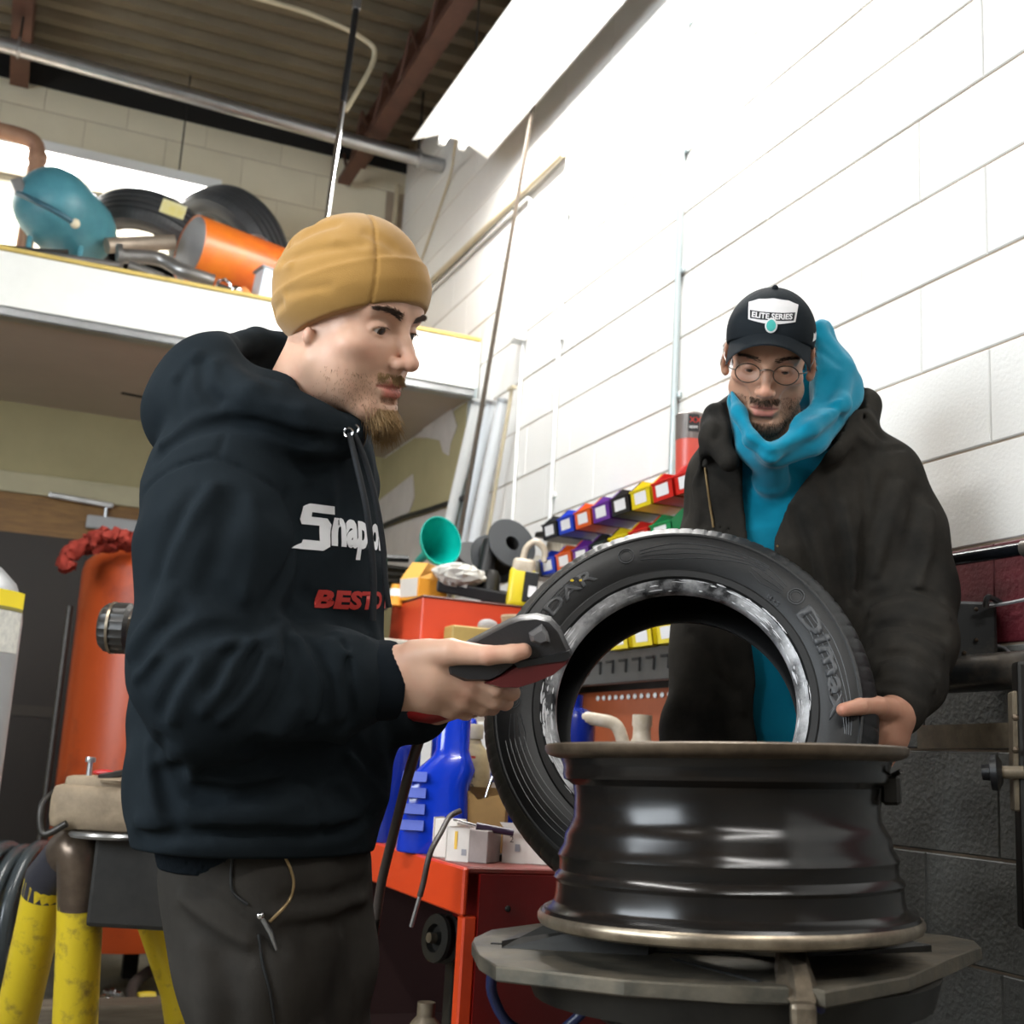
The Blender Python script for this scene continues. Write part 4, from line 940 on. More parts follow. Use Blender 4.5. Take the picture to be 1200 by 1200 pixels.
b = at(575, 690, 4.05); t = thing('grease_tube', 'dark upright canister below the grey cable spool', 'canister', (b[0], b[1], b[2]-.05))
MB().lathe([(.0001, -.03), (.03, -.03), (.03, .09), (.02, .11), (.0001, .11)], n=20).build('canister_body', M_darkiron, t, smooth=40)
# yellow topped squeeze bottle and beige pot
b = put(610, 703, 3.665); t = thing('cleaner_bottle', 'white and yellow cleaner bottle with looped handle beside the spool', 'bottle', (b.x, 3.668, zt3), (0, 0, -facing))
MB().box((0, 0, .06), (.085, .06, .13), rot3(0, .08, 0), bev=.016).build('bottle_body', mat('yellow_plastic', (.80, .62, .02), .35), t, smooth=60)
MB().box((.006, 0, .125), (.075, .058, .06), rot3(0, .08, 0), bev=.014).build('bottle_shoulder', M_oldwhite, t, smooth=60)
MB().tube(bez([(-.0, 0, .14), (.01, 0, .19), (.04, 0, .215), (.07, 0, .19), (.072, 0, .15)]), .011, 8).build('loop_handle', M_oldwhite, t, smooth=60)
MB().box((.03, -.036, .06), (.045, .01, .10), rot3(0, .08, 0), bev=.003).build('dark_label', M_black_plastic, t)
MB().box((.036, -.042, .045), (.025, .004, .035), rot3(0, .08, 0)).build('pale_label', M_binlab, t)
b = put(602, 740, 3.60); t = thing('paint_pot', 'stained beige paint pot in front of the cleaner bottle', 'pot', (b.x, 3.572, zt2))
MB().lathe([(.0001, 0), (.05, 0), (.052, .10), (.055, .105), (.053, .112), (.048, .112), (.046, .03), (.0001, .03)], n=28).build('pot_body', mat('stained_beige', (.60, .47, .33), .6, col2=(.33, .22, .12), vscale=14), t, smooth=40)
# dark tray above the upper row end (loose black cover)
b = V(onp(648, 628, 0, 1.70)); t = thing('black_cover', 'small black plastic cover resting at the end of the bins', 'cover', b)
MB().box((0, 0, .0), (.08, .14, .02), rot3(.1, .1, 0), bev=.004).build('cover_plate', M_black_plastic, t)
MB().box((0.03, 0, -.06), (.05, .13, .10), bev=.004).build('cover_post', M_oldwhite, t)
# ================================================================== LOFT LOAD AND LEFT SIDE
zl = 2.772
M_tankblue = mat('scuffed_blue_tank', (.09, .30, .36), .42, col2=(.05, .19, .24), vscale=6)
b = V(onp(70, 250, 1, 5.22)); t = thing('air_tank', 'scuffed blue portable air tank with strap handle on the loft', 'tank', (b.x, b.y+.02, zl))
axis = Vector((-.50, -.78, .10)); R = frame(axis, (0, 0, 1)); ctr = Vector((0, 0, .318))
MB().lathe([(.0001, .20), (.05, .195), (.10, .175), (.14, .135), (.158, .08), (.162, .02), (.162, -.16), (.15, -.21), (.1, -.26), (.0001, -.28)], ctr, R, 40).build('tank_shell', M_tankblue, t, smooth=60)
for s in (-1, 1): MB().box((s*.10, .03, .08), (.02, .22, .17), bev=.004).build('foot', M_tankblue, t)
pts = [ctr + R @ Vector((.1*math.cos(a)*1.02-.02, .05, .16+.02*math.sin(a))) for a in (0, .5)]
st = bez([V(onp(20, 226, 1, 5.12)), V(onp(42, 236, 1, 5.0)), V(onp(66, 248, 1, 4.97)), V(onp(88, 262, 1, 5.0))])
MB().tube([p-t.location for p in st], .012, 8).build('strap', mat('dark_teal_strap', (.03, .10, .14), .5), t, smooth=60)
MB().ball(st[-1]-t.location, .02, 12, 8).build('button', mat('cream_button', (.75, .66, .48), .5), t, smooth=60)
MB().box(st[0]-t.location+Vector((-.0, 0, .03)), (.05, .03, .06), rot3(0, -.5, 0), bev=.006).build('valve', M_steel, t)
def tyre_copy(name, label, c, axis, scale=1.0, rollz=0.0):
    t = thing(name, label, 'tyre', c); t.rotation_euler = (frame(axis, (0, 0, 1)) @ rot3(0, 0, rollz)).to_euler(); t.scale = (scale,)*3
    link('carcass', TY2, None, t); link('inner_liner', TYI, None, t); return t
TY2 = TY.copy(); TY2.materials.clear(); TY2.materials.append(mat('dusty_tyre_rubber', (.055, .058, .062), .5, var=.25, vscale=12))
dr = V(CM[0]); dd = V(CM[1]); df = V(CM[2])
tB = tyre_copy('spare_tyre', 'used tyre with grooved tread leaning behind the orange tube on the loft', onp(268, 298, 1, 5.86), dr*-.50+dd*.45-df*.74, 1.0)
tA = tyre_copy('spare_tyre', 'grey tyre lying behind the blue air tank on the loft', onp(172, 286, 1, 5.66), dr*-.10+dd*.85-df*.50, .88)
mb = MB(); q = at(203, 245, 5.36); t = tag(mb.box((0, 0, 0), (.11, .060, .004), frame(-df, dr) @ rot3(0, 0, -.35)).build('tyre_sticker', mat('paper_sticker', (.75, .76, .72), .6, col2=(.75, .62, .12), vscale=6)), 'white and yellow paper sticker on the grey loft tyre', 'sticker')
t.location = V(q)
# orange tube
pa, pb = V(at(222, 291, 5.35)), V(at(345, 336, 5.68)); L = (pb-pa).length
t = thing('orange_tube', 'open ended orange painted steel tube lying on the loft', 'tube', pa); R = frame(pb-pa, (0, 0, 1))
M_ortube = mat('orange_tube_paint', (.70, .19, .015), .35, col2=(.58, .10, .02), vscale=5)
MB().lathe([(.150, 0), (.150, L+.15), (.144, L+.15), (.144, .0)], (0, 0, 0), R, 44, closed=True).build('tube_shell', M_ortube, t, smooth=50)
MB().lathe([(.1438, .002), (.1438, L+.1)], (0, 0, 0), R, 44).build('tube_lining', mat('grey_lining', (.22, .22, .23), .6), t, smooth=50)
for p in t.children[-1].data.polygons: pass
MB().tube([R @ Vector((.11+.05*math.cos(a*PI/10)*.9, .04+.02*math.sin(a*PI/10), .55*L+.06*math.sin(a*PI/10))) for a in range(20)], .004, 6, closed=True).build('wire_ring', M_steel, t, smooth=50)
wr = V(onp(315, 285, 1, 5.25))
# exhaust pipes and silencer pieces
M_exh = mat('dull_exhaust_steel', (.36, .35, .34), .35, .8, var=.35, vscale=10)
def run(name, pts, r, label, m=M_exh, cat='pipe', extra=None):
    P = bez(pts, 26); o = P[-1]; t = thing(name, label, cat, o)
    MB().tube([p-o for p in P], r, 12).build('pipe_run', m, t, smooth=60)
    if extra: extra(t, P, o)
    return t
def flange(t, P, o):
    d = (P[1]-P[0]); MB().lathe([(.02, -.01), (.05, -.01), (.05, .01), (.02, .01)], P[0]-o, frame(d), 16, closed=True).build('flange', M_exh, t, smooth=40)
run('exhaust_pipe', [onp(140, 300, 1, 5.05), onp(185, 303, 1, 5.05), onp(215, 318, 1, 5.0), onp(250, 330, 1, 5.0)], .030, 'grey exhaust pipe curving below the orange tube', extra=flange)
run('exhaust_pipe', [onp(150, 312, 1, 4.99), onp(178, 322, 1, 4.99), onp(212, 338, 1, 4.98)], .024, 'short slanting exhaust pipe nearest the loft edge')
run('exhaust_pipe', [onp(125, 288, 1, 5.22), onp(160, 286, 1, 5.25), onp(205, 284, 1, 5.25)], .034, 'long rusty exhaust pipe under the grey tyre', mat('rust_steel', (.40, .33, .26), .5, .5, var=.3, vscale=12))
run('steel_strip', [onp(-10, 288, 1, 5.05), onp(40, 294, 1, 5.0), onp(80, 296, 1, 5.0)], .012, 'dark flat bar lying under the blue tank', M_dark_steel, 'bar')
run('exhaust_pipe', [onp(0, 300, 1, 5.0), onp(60, 301, 1, 4.98), onp(140, 312, 1, 4.98)], .017, 'pale thin pipe lying along the loft edge under the blue tank')
b = V(onp(262, 337, 1, 4.985)); t = thing('silencer_clamp', 'chrome exhaust clamp at the loft edge under the orange tube', 'clamp', b)
MB().tube([(.03*math.cos(a*PI/8), .012*math.sin(a*3), .035*math.sin(a*PI/8)) for a in range(16)], .007, 8, closed=True).build('clamp_ring', M_chrome, t, smooth=50)
MB().tube([(-.03, 0, 0), (.10, 0, -.02)], .016, 10).build('clamp_bolt', M_dark_steel, t, smooth=40)
MB().ball((.05, -.01, -.004), (.03, .02, .02), 12, 8).build('nut', M_chrome, t, smooth=60)
b = V(onp(318, 352, 1, 4.97)); t = thing('paper_box', 'pale blue paper box at the loft edge beside the beanie', 'box', (b.x, b.y+.03, zl-.005), (0, 0, .2))
MB().box((0.02, .03, .08), (.15, .10, .15), rot3(0, .1, 0), bev=.003).build('box_body', mat('pale_blue_paper', (.62, .68, .74), .7), t)
MB().box((0.02, .03, .158), (.155, .105, .01), rot3(0, .1, 0)).build('box_lid', mat('grey_lid', (.2, .21, .22), .5), t)
b = V(onp(285, 345, 1, 5.0)); t = thing('rag_bundle', 'small orange rag at the loft edge', 'rag', (b.x, b.y, zl))
mb = MB(); mb.ball((0, 0, .03), (.03, .03, .03), 12, 8); mb.v = [(x+random.uniform(-.006, .006), y+random.uniform(-.006, .006), z+random.uniform(-.006, .006)) for x, y, z in mb.v]; mb.build('cloth', mat('orange_cloth', (.62, .22, .06), .8), t, smooth=70)
t = thing('yellow_board', 'bright yellow board lying at the back of the loft behind the beanie', 'board', (1.42, YB-.12, zl))
MB().box((0, .05, .62), (.6, .03, .10), bev=.004).build('board_face', mat('bright_yellow_board', (.75, .55, .03), .5), t)
for x in (-.25, .25): MB().box((x, .05, .285), (.05, .03, .57)).build('board_leg', M_yellow_wood, t)
# rusty flue with elbow
M_flue = mat('rusty_flue', (.42, .24, .15), .55, .3, col2=(.28, .14, .09), vscale=9)
P = [V(onp(-25, 148, 1, 5.45)), V(onp(20, 158, 1, 5.45)), V(onp(40, 168, 1, 5.45)), V(onp(44, 185, 1, 5.45))]
P.append(Vector((P[-1].x, P[-1].y, zl)))
t = thing('flue_pipe', 'rusty heater flue pipe with elbow standing on the loft behind the blue tank', 'pipe', P[-1]); o = P[-1]
MB().tube([p-o for p in bez(P[:4], 18)]+[Vector((0, 0, 0))], .036, 14).build('pipe_run', M_flue, t, smooth=50)
MB().lathe([(.04, -.02), (.042, -.015), (.042, .015), (.04, .02)], P[3]-o, n=20).build('collar', M_flue, t, smooth=40)
# ---- left side: gas cylinder, orange tank
p = at(17, 760, 3.3); r = .155; left = -V(CM[0])
c = V(p)+Vector((left.x, left.y, 0)).normalized()*r
t = thing('gas_cylinder', 'grey gas cylinder with yellow warning label at the left edge', 'cylinder', (c.x, c.y, 0))
MB().lathe([(.0001, .0), (r, .0), (r+.001, .02), (r, 1.24), (r*.96, 1.29), (r*.82, 1.34), (r*.55, 1.38), (.05, 1.40), (.045, 1.42), (.0001, 1.42)], n=48).build('shell', mat('grey_cylinder_paint', (.30, .31, .32), .38, .15, var=.12, vscale=8), t, smooth=50)
MB().lathe([(.03, 1.41), (.035, 1.48), (.02, 1.50), (.0001, 1.51)], n=16).build('valve', mat('brass_valve', (.45, .3, .08), .35, .9), t, smooth=40)
def cyl_label(t, r, z0, z1, m, a0, a1, name):
    mb = MB(); N = 16
    for k in range(N):
        A = a0+(a1-a0)*k/N; B = a0+(a1-a0)*(k+1)/N
        mb.add([(r*math.cos(A), r*math.sin(A), z0), (r*math.cos(B), r*math.sin(B), z0), (r*math.cos(B), r*math.sin(B), z1), (r*math.cos(A), r*math.sin(A), z1)], [(0, 1, 2, 3)])
    return mb.build(name, m, t, smooth=60)
zz = onp(15, 698, 1, c.y-.15)[2]
cyl_label(t, r+.0012, zz-.025, zz+.018, mat('yellow_label', (.78, .62, .02), .5), -1.9, -.25, 'yellow_label')
cyl_label(t, r+.0012, zz-.034, zz-.025, mat('olive_label', (.25, .22, .05), .5), -1.9, -.25, 'label_rule')
cyl_label(t, r+.0012, zz-.145, zz-.036, mat('pale_label', (.68, .68, .62), .5, col2=(.45, .46, .44), vscale=60), -1.9, -.30, 'warning_label')
p = at(160, 900, 4.95); r = .30
t = thing('orange_tank', 'tall orange steel tank with red rags draped over its top', 'tank', (p[0], p[1], .0)); zbt = .17
M_otank = mat('orange_tank_paint', (.42, .062, .012), .38, col2=(.20, .03, .012), vscale=3.2, thr=(.28, .46), spec=.4)
MB().lathe([(.0001, zbt), (r*.99, zbt), (r, zbt+.02), (r, 1.60), (r*.97, 1.64), (r*.8, 1.69), (r*.4, 1.725), (.0001, 1.73)], n=56).build('shell', M_otank, t, smooth=50)
for a in (-2.4, -.6, 1.2): MB().box((r*.8*math.cos(a), r*.8*math.sin(a), zbt/2), (.06, .06, zbt), bev=.004).build('foot', M_darkiron, t)
MB().tube([(-.33, -.05, .55), (-.33, -.05, 1.45)], .012, 8).build('steel_rod', M_dark_steel, t, smooth=40)
random.seed(11)
tr = thing('red_rag', 'dirty red shop rag hanging over the shoulder of the orange tank', 'rag', (p[0], p[1], 1.72))
M_rag = mat('dirty_red_cloth', (.34, .03, .015), .85, var=.4, vscale=30)
def rag(path, r):
    mb = MB(); mb.tube(bez(path, 16), r, 12); mb.v = [(x+random.uniform(-.012, .012), y+random.uniform(-.012, .012), z+random.uniform(-.012, .012)) for x, y, z in mb.v]
    mb.build('cloth_fold', M_rag, tr, smooth=70)
def rel(px, py, d): return V(at(px, py, d))-tr.location
rag([rel(80, 668, 4.66), rel(78, 652, 4.68), rel(95, 640, 4.70), rel(112, 632, 4.72)], .028)
rag([rel(105, 634, 4.7), rel(122, 626, 4.72), rel(140, 628, 4.74), rel(160, 632, 4.76)], .024)
rag([rel(100, 642, 4.72), rel(130, 637, 4.76), rel(165, 636, 4.8)], .03)
# plank under the tank
t = thing('floor_plank', 'weathered grey wooden beam lying on the floor before the orange tank', 'plank', (.2, 4.38, 0), (0, 0, .05))
MB().box((.1, 0, .055), (1.7, .14, .11), bev=.008).build('beam', mat('grey_weathered_wood', (.20, .165, .12), .8, col2=(.08, .06, .04), vscale=4, stretch=(1, 12, 12)), t)
t = thing('floor_plank', 'flat dark board on the floor in front of the grey beam', 'plank', (.3, 4.15, 0), (0, 0, .03))
MB().box((.1, 0, .02), (1.6, .16, .04), bev=.006).build('board', mat('dark_weathered_wood', (.085, .055, .035), .8, var=.5, vscale=5, stretch=(1, 12, 12)), t)
# ---- stack of tyres/hose coil in the dark left corner
M_coil = mat('shiny_grey_hose', (.045, .055, .06), .22)
t = thing('hose_coil', 'upright coil of shiny grey black hose at the lower left edge', 'hose', at(-6, 1075, 4.05)); t.location.z = 0
for k in range(6):
    ax_ = Vector((.9, -.35, 0)); R = frame(ax_, (0, 0, 1)); cc = Vector((-.16+.055*k, .03*k-.08, .30+.012*(k % 2)))
    MB().tube([cc + R @ Vector((.26*math.cos(a*PI/20), .26*math.sin(a*PI/20), 0)) for a in range(40)], .022, 10, closed=True).build('hose_turn', M_coil, t, smooth=60)
# hoses on the floor
def floor_hose(pix, z, r, m, label):
    P = bez([V(onp(a, b_, 2, z+dz)) for a, b_, dz in pix], 36); o = P[0]; t = thing('floor_hose', label, 'hose', o)
    MB().tube([p-o for p in P], r, 10).build('hose_run', m, t, smooth=60); return t
floor_hose([(232, 1128, 0), (190, 1132, .05), (160, 1150, .03), (155, 1170, 0), (168, 1188, 0), (195, 1200, 0), (210, 1180, .02), (240, 1150, .02)], .035, .022, M_hosebrown, 'thick dark hose looping on the floor beside the grey trousers')
floor_hose([(110, 1187, 0), (140, 1182, 0), (175, 1178, 0), (215, 1172, 0)], .02, .017, M_black_rubber, 'straight black hose on the floor behind the thick loop')
floor_hose([(70, 1205, 0), (120, 1195, 0), (180, 1203, 0)], .03, .024, M_black_rubber, 'black hose at the lower edge beside the yellow stand')
b = V(onp(171, 1174, 2, .03)); t = thing('hose_coupling', 'yellow coupling on the black floor hose', 'coupling', b); MB().lathe([(.012, -.03), (.024, -.03), (.026, 0), (.024, .03), (.012, .03)], (0, 0, .01), frame((1, .1, 0)), 14, closed=True).build('ring', mat('yellow_band', (.65, .48, .02), .5), t, smooth=40)
for px, py, lab in ((122, 1175, 'shiny chrome fitting on the floor left of the thick hose'), (133, 1168, 'second chrome fitting on the floor left of the thick hose'), (118, 1186, 'greenish metal fitting on the floor by the yellow leg')):
    b = V(onp(px, py, 2, .02)); t = thing('floor_fitting', lab, 'fitting', b, (0, 0, px*.3))
    MB().lathe([(.0001, -.03), (.014, -.03), (.014, -.005), (.02, -.004), (.02, .012), (.01, .014), (.01, .04), (.0001, .04)], (0, 0, .01), frame((.9, .3, .1)), 12).build('fitting_body', M_chrome, t, smooth=35)
# ---- yellow balancer stand
M_ypipe = mat('chipped_yellow_paint', (.62, .46, .015), .45, col2=(.16, .11, .03), vscale=16, thr=(.30, .48), bump=.3, bscale=50)
M_bare = mat('burnished_brown_steel', (.20, .15, .11), .33, .7, col2=(.09, .065, .05), vscale=10)
M_cast = mat('dusty_tan_casting', (.30, .23, .15), .7, col2=(.17, .125, .08), vscale=14, bump=.4, bscale=60)
b0 = V(at(85, 985, 2.85)); t = thing('machine_stand', 'chipped yellow pipe stand with dusty tan cast head', 'stand', (b0.x, b0.y, 0)); o = t.location.copy()
def w2(px, py, d): return V(at(px, py, d))-o
A = [w2(92, 1000, 2.84), w2(94, 1040, 2.84), w2(93, 1090, 2.84), w2(88, 1200, 2.84)]; A.append(A[3]+(A[3]-A[1])*1.75); A[-1].z = 0
B = [w2(80, 1000, 2.87), w2(55, 1030, 2.92), w2(45, 1080, 2.94), w2(18, 1200, 3.0)]; B.append(B[3]+(B[3]-B[2])*1.9); B[-1].z = 0
rA = .051
MB().tube(A[1:], rA, 18).build('leg', M_ypipe, t, smooth=50)
MB().tube(bez([w2(78, 1000, 2.87), w2(90, 996, 2.845), w2(94, 1018, 2.84), w2(94, 1062, 2.84)], 18), [rA*1.0]*19 if False else rA*1.02, 18).build('leg_elbow', M_bare, t, smooth=50)
MB().tube(B[1:], rA, 18).build('leg', M_ypipe, t, smooth=50)
MB().tube([B[0], B[1], B[1]+(B[2]-B[1])*.35], rA*1.01, 18).build('leg_elbow', mat('dark_blue_grey_steel', (.05, .05, .065), .4, .5), t, smooth=50)
C = V(at(215, 1150, 2.86)); 
MB().tube([w2(150, 990, 3.0), w2(207, 1160, 3.05), w2(222, 1260, 3.06)], rA*.8, 14).build('leg', M_ypipe, t, smooth=50)
fwd = Vector((df.x, df.y, 0)).normalized(); rgt = Vector((fwd.y, -fwd.x, 0))
Rc = Matrix((rgt, fwd, Vector((0, 0, 1)))).transposed()
hc = w2(122, 946, 2.86)
bm = MB(); bm.box(hc, (.21, .17, .105), Rc, bev=.032); bm.build('cast_head', M_cast, t, smooth=60)
MB().box(hc+Rc@Vector((.0, 0, .045)), (.16, .13, .05), Rc, bev=.016).build('head_cover', M_cast, t, smooth=60)
MB().lathe([(.02, 0), (.032, 0), (.034, .006), (.022, .008)], hc+Rc@Vector((.035, -.055, .058)), Rc, 18, closed=True).build('boss', M_cast, t, smooth=40)
MB().lathe([(.0001, -.006), (.075, -.006), (.08, 0), (.075, .006), (.0001, .006)], hc+Rc@Vector((.025, -.05, -.058)), Rc, 28).build('drip_plate', M_steel, t, smooth=40)
MB().tube(bez([hc+Rc@Vector((-.10, -.05, .03)), hc+Rc@Vector((-.115, -.08, .0)), hc+Rc@Vector((-.10, -.09, -.06)), hc+Rc@Vector((-.05, -.095, -.035))]), .008, 8).build('spring_clip', M_dark_steel, t, smooth=50)
MB().tube([hc+Rc@Vector((-.038, -.02, .06)), hc+Rc@Vector((-.038, -.02, .105))], .006, 8).build('bolt_shank', M_steel, t, smooth=40)
MB().lathe([(.0001, 0), (.011, 0), (.012, .006), (.011, .012), (.0001, .012)], hc+Rc@Vector((-.038, -.02, .10)), Rc, 12).build('bolt_head', M_steel, t, smooth=40)
MB().box(hc+Rc@Vector((.05, -.03, .082)), (.12, .04, .016), Rc @ rot3(0, -.25, .2), bev=.003).build('pry_tool', M_dark_steel, t)
MB().ball(hc+Rc@Vector((.0, -.02, .078)), (.03, .012, .008), 12, 8, Rc).build('red_lever', mat('red_lever_plastic', (.42, .02, .02), .35), t, smooth=60)
MB().box(hc+Rc@Vector((.10, .03, -.16)), (.20, .14, .20), Rc, bev=.01).build('motor_box', M_darkiron, t)
# shaft with ribbed hub, held up by a post of the stand
s0 = w2(138, 736, 2.80); s1 = s0+rgt*.30+Vector((0, 0, .01))
MB().tube([s0+rgt*.02, s1], .03, 14).build('shaft', M_jaw, t, smooth=40)
Rh = frame(rgt, (0, 0, 1)); mb = MB(); n = 40
prof = [(.0001, -.034), (.046, -.034), (.055, -.024), (.058, .0), (.058, .026), (.048, .034), (.0001, .034)]
vs = []; fs = []
for k in range(n):
    a = 2*PI*k/n; g = 1.0 if k % 2 else .93
    for i, (r_, z_) in enumerate(prof): vs.append(s0 + Rh @ Vector((r_*math.cos(a)*(g if 1 < i < 5 and z_ < .01 else 1), r_*math.sin(a)*(g if 1 < i < 5 and z_ < .01 else 1), z_)))
m_ = len(prof)
for k in range(n):
    k2 = (k+1) % n
    for i in range(m_-1): fs.append((k*m_+i, k2*m_+i, k2*m_+i+1, k*m_+i+1))
mb.add(vs, fs); mb.build('ribbed_hub', mat('ribbed_black_hub', (.02, .018, .016), .4, col2=(.14, .11, .08), vscale=30, thr=(.3, .42)), t, smooth=30)
MB().lathe([(.057, -.012), (.0592, -.012), (.0592, -.006), (.057, -.006)], s0+rgt*.0, Rh, 40, closed=True).build('hub_rim', M_jaw, t, smooth=40)
MB().tube([s1, hc+Rc@Vector((.10, .03, -.1))], .035, 12).build('shaft_post', M_darkiron, t, smooth=40)
# ================================================================== PEOPLE
f32 = np.float32
def A3(p): return np.array(p, dtype=f32)
def sm(a, b, k):
    h = np.clip(.5+.5*(b-a)/k, 0, 1); return b*(1-h)+a*h-k*h*(1-h)
def smx(a, b, k): return -sm(-a, -b, k)
def seg(P, a, b, ra, rb):
    a = A3(a); b = A3(b); ab = b-a; t = np.clip(((P-a)@ab)/max(1e-9, float(ab@ab)), 0, 1)
    return np.linalg.norm(P-a-t[:, None]*ab, axis=1)-(ra+(rb-ra)*t)
def segE(P, a, b, ra, rb, n, s):
    """tapered limb whose cross-section is scaled by s along direction n"""
    a = A3(a); b = A3(b); n = A3(n); ab = b-a; t = np.clip(((P-a)@ab)/max(1e-9, float(ab@ab)), 0, 1)
    w = P-a-t[:, None]*ab; w = w+np.outer(w@n, n)*(1/s-1)
    return (np.linalg.norm(w, axis=1)-(ra+(rb-ra)*t))*min(1, s)
def chain(P, pts, k=.01):
    """pts: (point, radius) list"""
    d = None
    for (a, ra), (b, rb) in zip(pts[:-1], pts[1:]):
        e = seg(P, a, b, ra, rb); d = e if d is None else sm(d, e, k)
    return d
def chainE(P, pts, n, k=.02):
    d = None
    for (a, ra, sa), (b, rb, sb) in zip(pts[:-1], pts[1:]):
        e = segE(P, a, b, ra, rb, n, (sa+sb)/2); d = e if d is None else sm(d, e, k)
    return d
def ellip(P, c, r, R=None):
    q = P-A3(c)
    if R is not None: q = q@A3(R)
    r = A3(r); k0 = np.linalg.norm(q/r, axis=1); k1 = np.linalg.norm(q/(r*r), axis=1)+1e-9
    return k0*(k0-1)/k1
def groove(P, pts, w, depth):
    """soft crease (depth>0) or ridge (depth<0) along a curve, to be added to a distance"""
    d = None
    for a, b in zip(pts[:-1], pts[1:]):
        e = seg(P, a, b, 0, 0); d = e if d is None else np.minimum(d, e)
    return depth*np.exp(-(d/w)**2)
def snap(fn, pix, t0=1.2, t1=3.0):
    """points on the surface of fn met by the lines of sight through the given photo positions"""
    out = []
    for x, y in pix:
        d = at(x, y, 1.0)-CAM; n = np.linalg.norm(d); d = d/n; t = t0
        for _ in range(60):
            f = float(fn((CAM+d*t)[None].astype(f32))[0])
            if f < .0008: break
            t += max(f*.8, .0006)
            if t > t1: break
        if t <= t1: out.append(CAM+d*t)
    return out
def nets(fn, lo, hi, h):
    """surface of fn = 0 inside a box, as vertices and quads"""
    lo = np.array(lo, f32); hi = np.array(hi, f32); C = 4
    n = (np.ceil((hi-lo)/(h*C)).astype(int)); N = n*C+1
    g = [np.arange(n[i])*h*C+lo[i]+h*C/2 for i in range(3)]
    G = np.stack(np.meshgrid(*g, indexing='ij'), -1).reshape(-1, 3).astype(f32)
    fc = fn(G).reshape(n); near = np.abs(fc) < h*C*1.35+.004
    F = np.repeat(np.repeat(np.repeat(fc, C, 0), C, 1), C, 2)
    F = np.pad(F, ((0, 1),)*3, mode='edge').astype(f32)
    m = np.repeat(np.repeat(np.repeat(near, C, 0), C, 1), C, 2); mp = np.zeros(N, bool)
    for dx in (0, 1):
        for dy in (0, 1):
            for dz in (0, 1): mp[dx:dx+m.shape[0], dy:dy+m.shape[1], dz:dz+m.shape[2]] |= m
    I = np.argwhere(mp); P = (lo+I*h).astype(f32)
    out = np.empty(len(P), f32)
    for s in range(0, len(P), 400000): out[s:s+400000] = fn(P[s:s+400000])
    F[mp] = out
    ins = F < 0
    cs = tuple(np.array(F.shape)-1)
    acc = np.zeros(cs+(3,), f32); cnt = np.zeros(cs, f32)
    def sl(o): return tuple(slice(o[i], o[i]+cs[i]) for i in range(3))
    cor = [(i, j, k) for i in (0, 1) for j in (0, 1) for k in (0, 1)]
    for a in cor:
        for ax_ in range(3):
            if a[ax_]: continue
            b = list(a); b[ax_] = 1; b = tuple(b)
            fa = F[sl(a)]; fb = F[sl(b)]; x = ins[sl(a)] != ins[sl(b)]
            idx = np.nonzero(x)
            t = fa[idx]/(fa[idx]-fb[idx])
            p = np.tile(np.array(a, f32), (len(t), 1)); p[:, ax_] += t
            acc[idx] += p; cnt[idx] += 1
    act = cnt > 0; ids = -np.ones(cs, int); ids[act] = np.arange(act.sum())
    ci = np.argwhere(act); Vv = lo+h*(ci+acc[act]/cnt[act][:, None])
    Q = []
    for ax_ in range(3):
        u, v = [(1, 2), (2, 0), (0, 1)][ax_]
        sa = [slice(None)]*3; sb = [slice(None)]*3; sa[ax_] = slice(0, -1); sb[ax_] = slice(1, None)
        x = ins[tuple(sa)] != ins[tuple(sb)]
        E_ = np.argwhere(x); E_ = E_[(E_[:, u] > 0) & (E_[:, v] > 0) & (E_[:, u] < cs[u]) & (E_[:, v] < cs[v])]
        if not len(E_): continue
        du = np.zeros(3, int); dv = np.zeros(3, int); du[u] = 1; dv[v] = 1
        def gi(e): return ids[e[:, 0], e[:, 1], e[:, 2]]
        q = np.stack([gi(E_-du-dv), gi(E_-dv), gi(E_), gi(E_-du)], 1)
        fl = ~ins[E_[:, 0], E_[:, 1], E_[:, 2]]
        q[fl] = q[fl][:, ::-1]; Q.append(q)
    Q = np.concatenate(Q); Q = Q[(Q >= 0).all(1)]
    return Vv.astype(float), Q
def np_mesh(name, Vv, Q):
    me = bpy.data.meshes.new(name); me.vertices.add(len(Vv)); me.vertices.foreach_set('co', Vv.astype(f32).ravel())
    me.loops.add(Q.size); me.loops.foreach_set('vertex_index', Q.astype(np.int32).ravel())
    me.polygons.add(len(Q)); me.polygons.foreach_set('loop_start', np.arange(0, Q.size, 4, dtype=np.int32))
    try: me.polygons.foreach_set('loop_total', np.full(len(Q), 4, dtype=np.int32))
    except Exception: pass
    me.polygons.foreach_set('use_smooth', np.ones(len(Q), bool))
    me.update(calc_edges=True); me.validate()
    return me
def cloth(name, fn, lo, hi, h, m, parent):
    Vv, Q = nets(fn, lo, hi, h); me = np_mesh(name, Vv, Q); me.materials.append(m)
    o = bpy.data.objects.new(name, me); COL.objects.link(o); o.parent = parent; o.matrix_parent_inverse = parent.matrix_world.inverted() if parent else Matrix()
    return o
def paint(me, vals, name='tint'):
    at_ = me.attributes.new(name, 'FLOAT_COLOR', 'POINT')
    at_.data.foreach_set('color', np.concatenate([vals, np.ones((len(vals), 1))], 1).astype(f32).ravel())
def camv(x, y, z):
    v = CM.T @ np.array([x, y, z], float); return v/np.linalg.norm(v)
def box_of(pts, pad): p = np.array(pts); return p.min(0)-pad, p.max(0)+pad

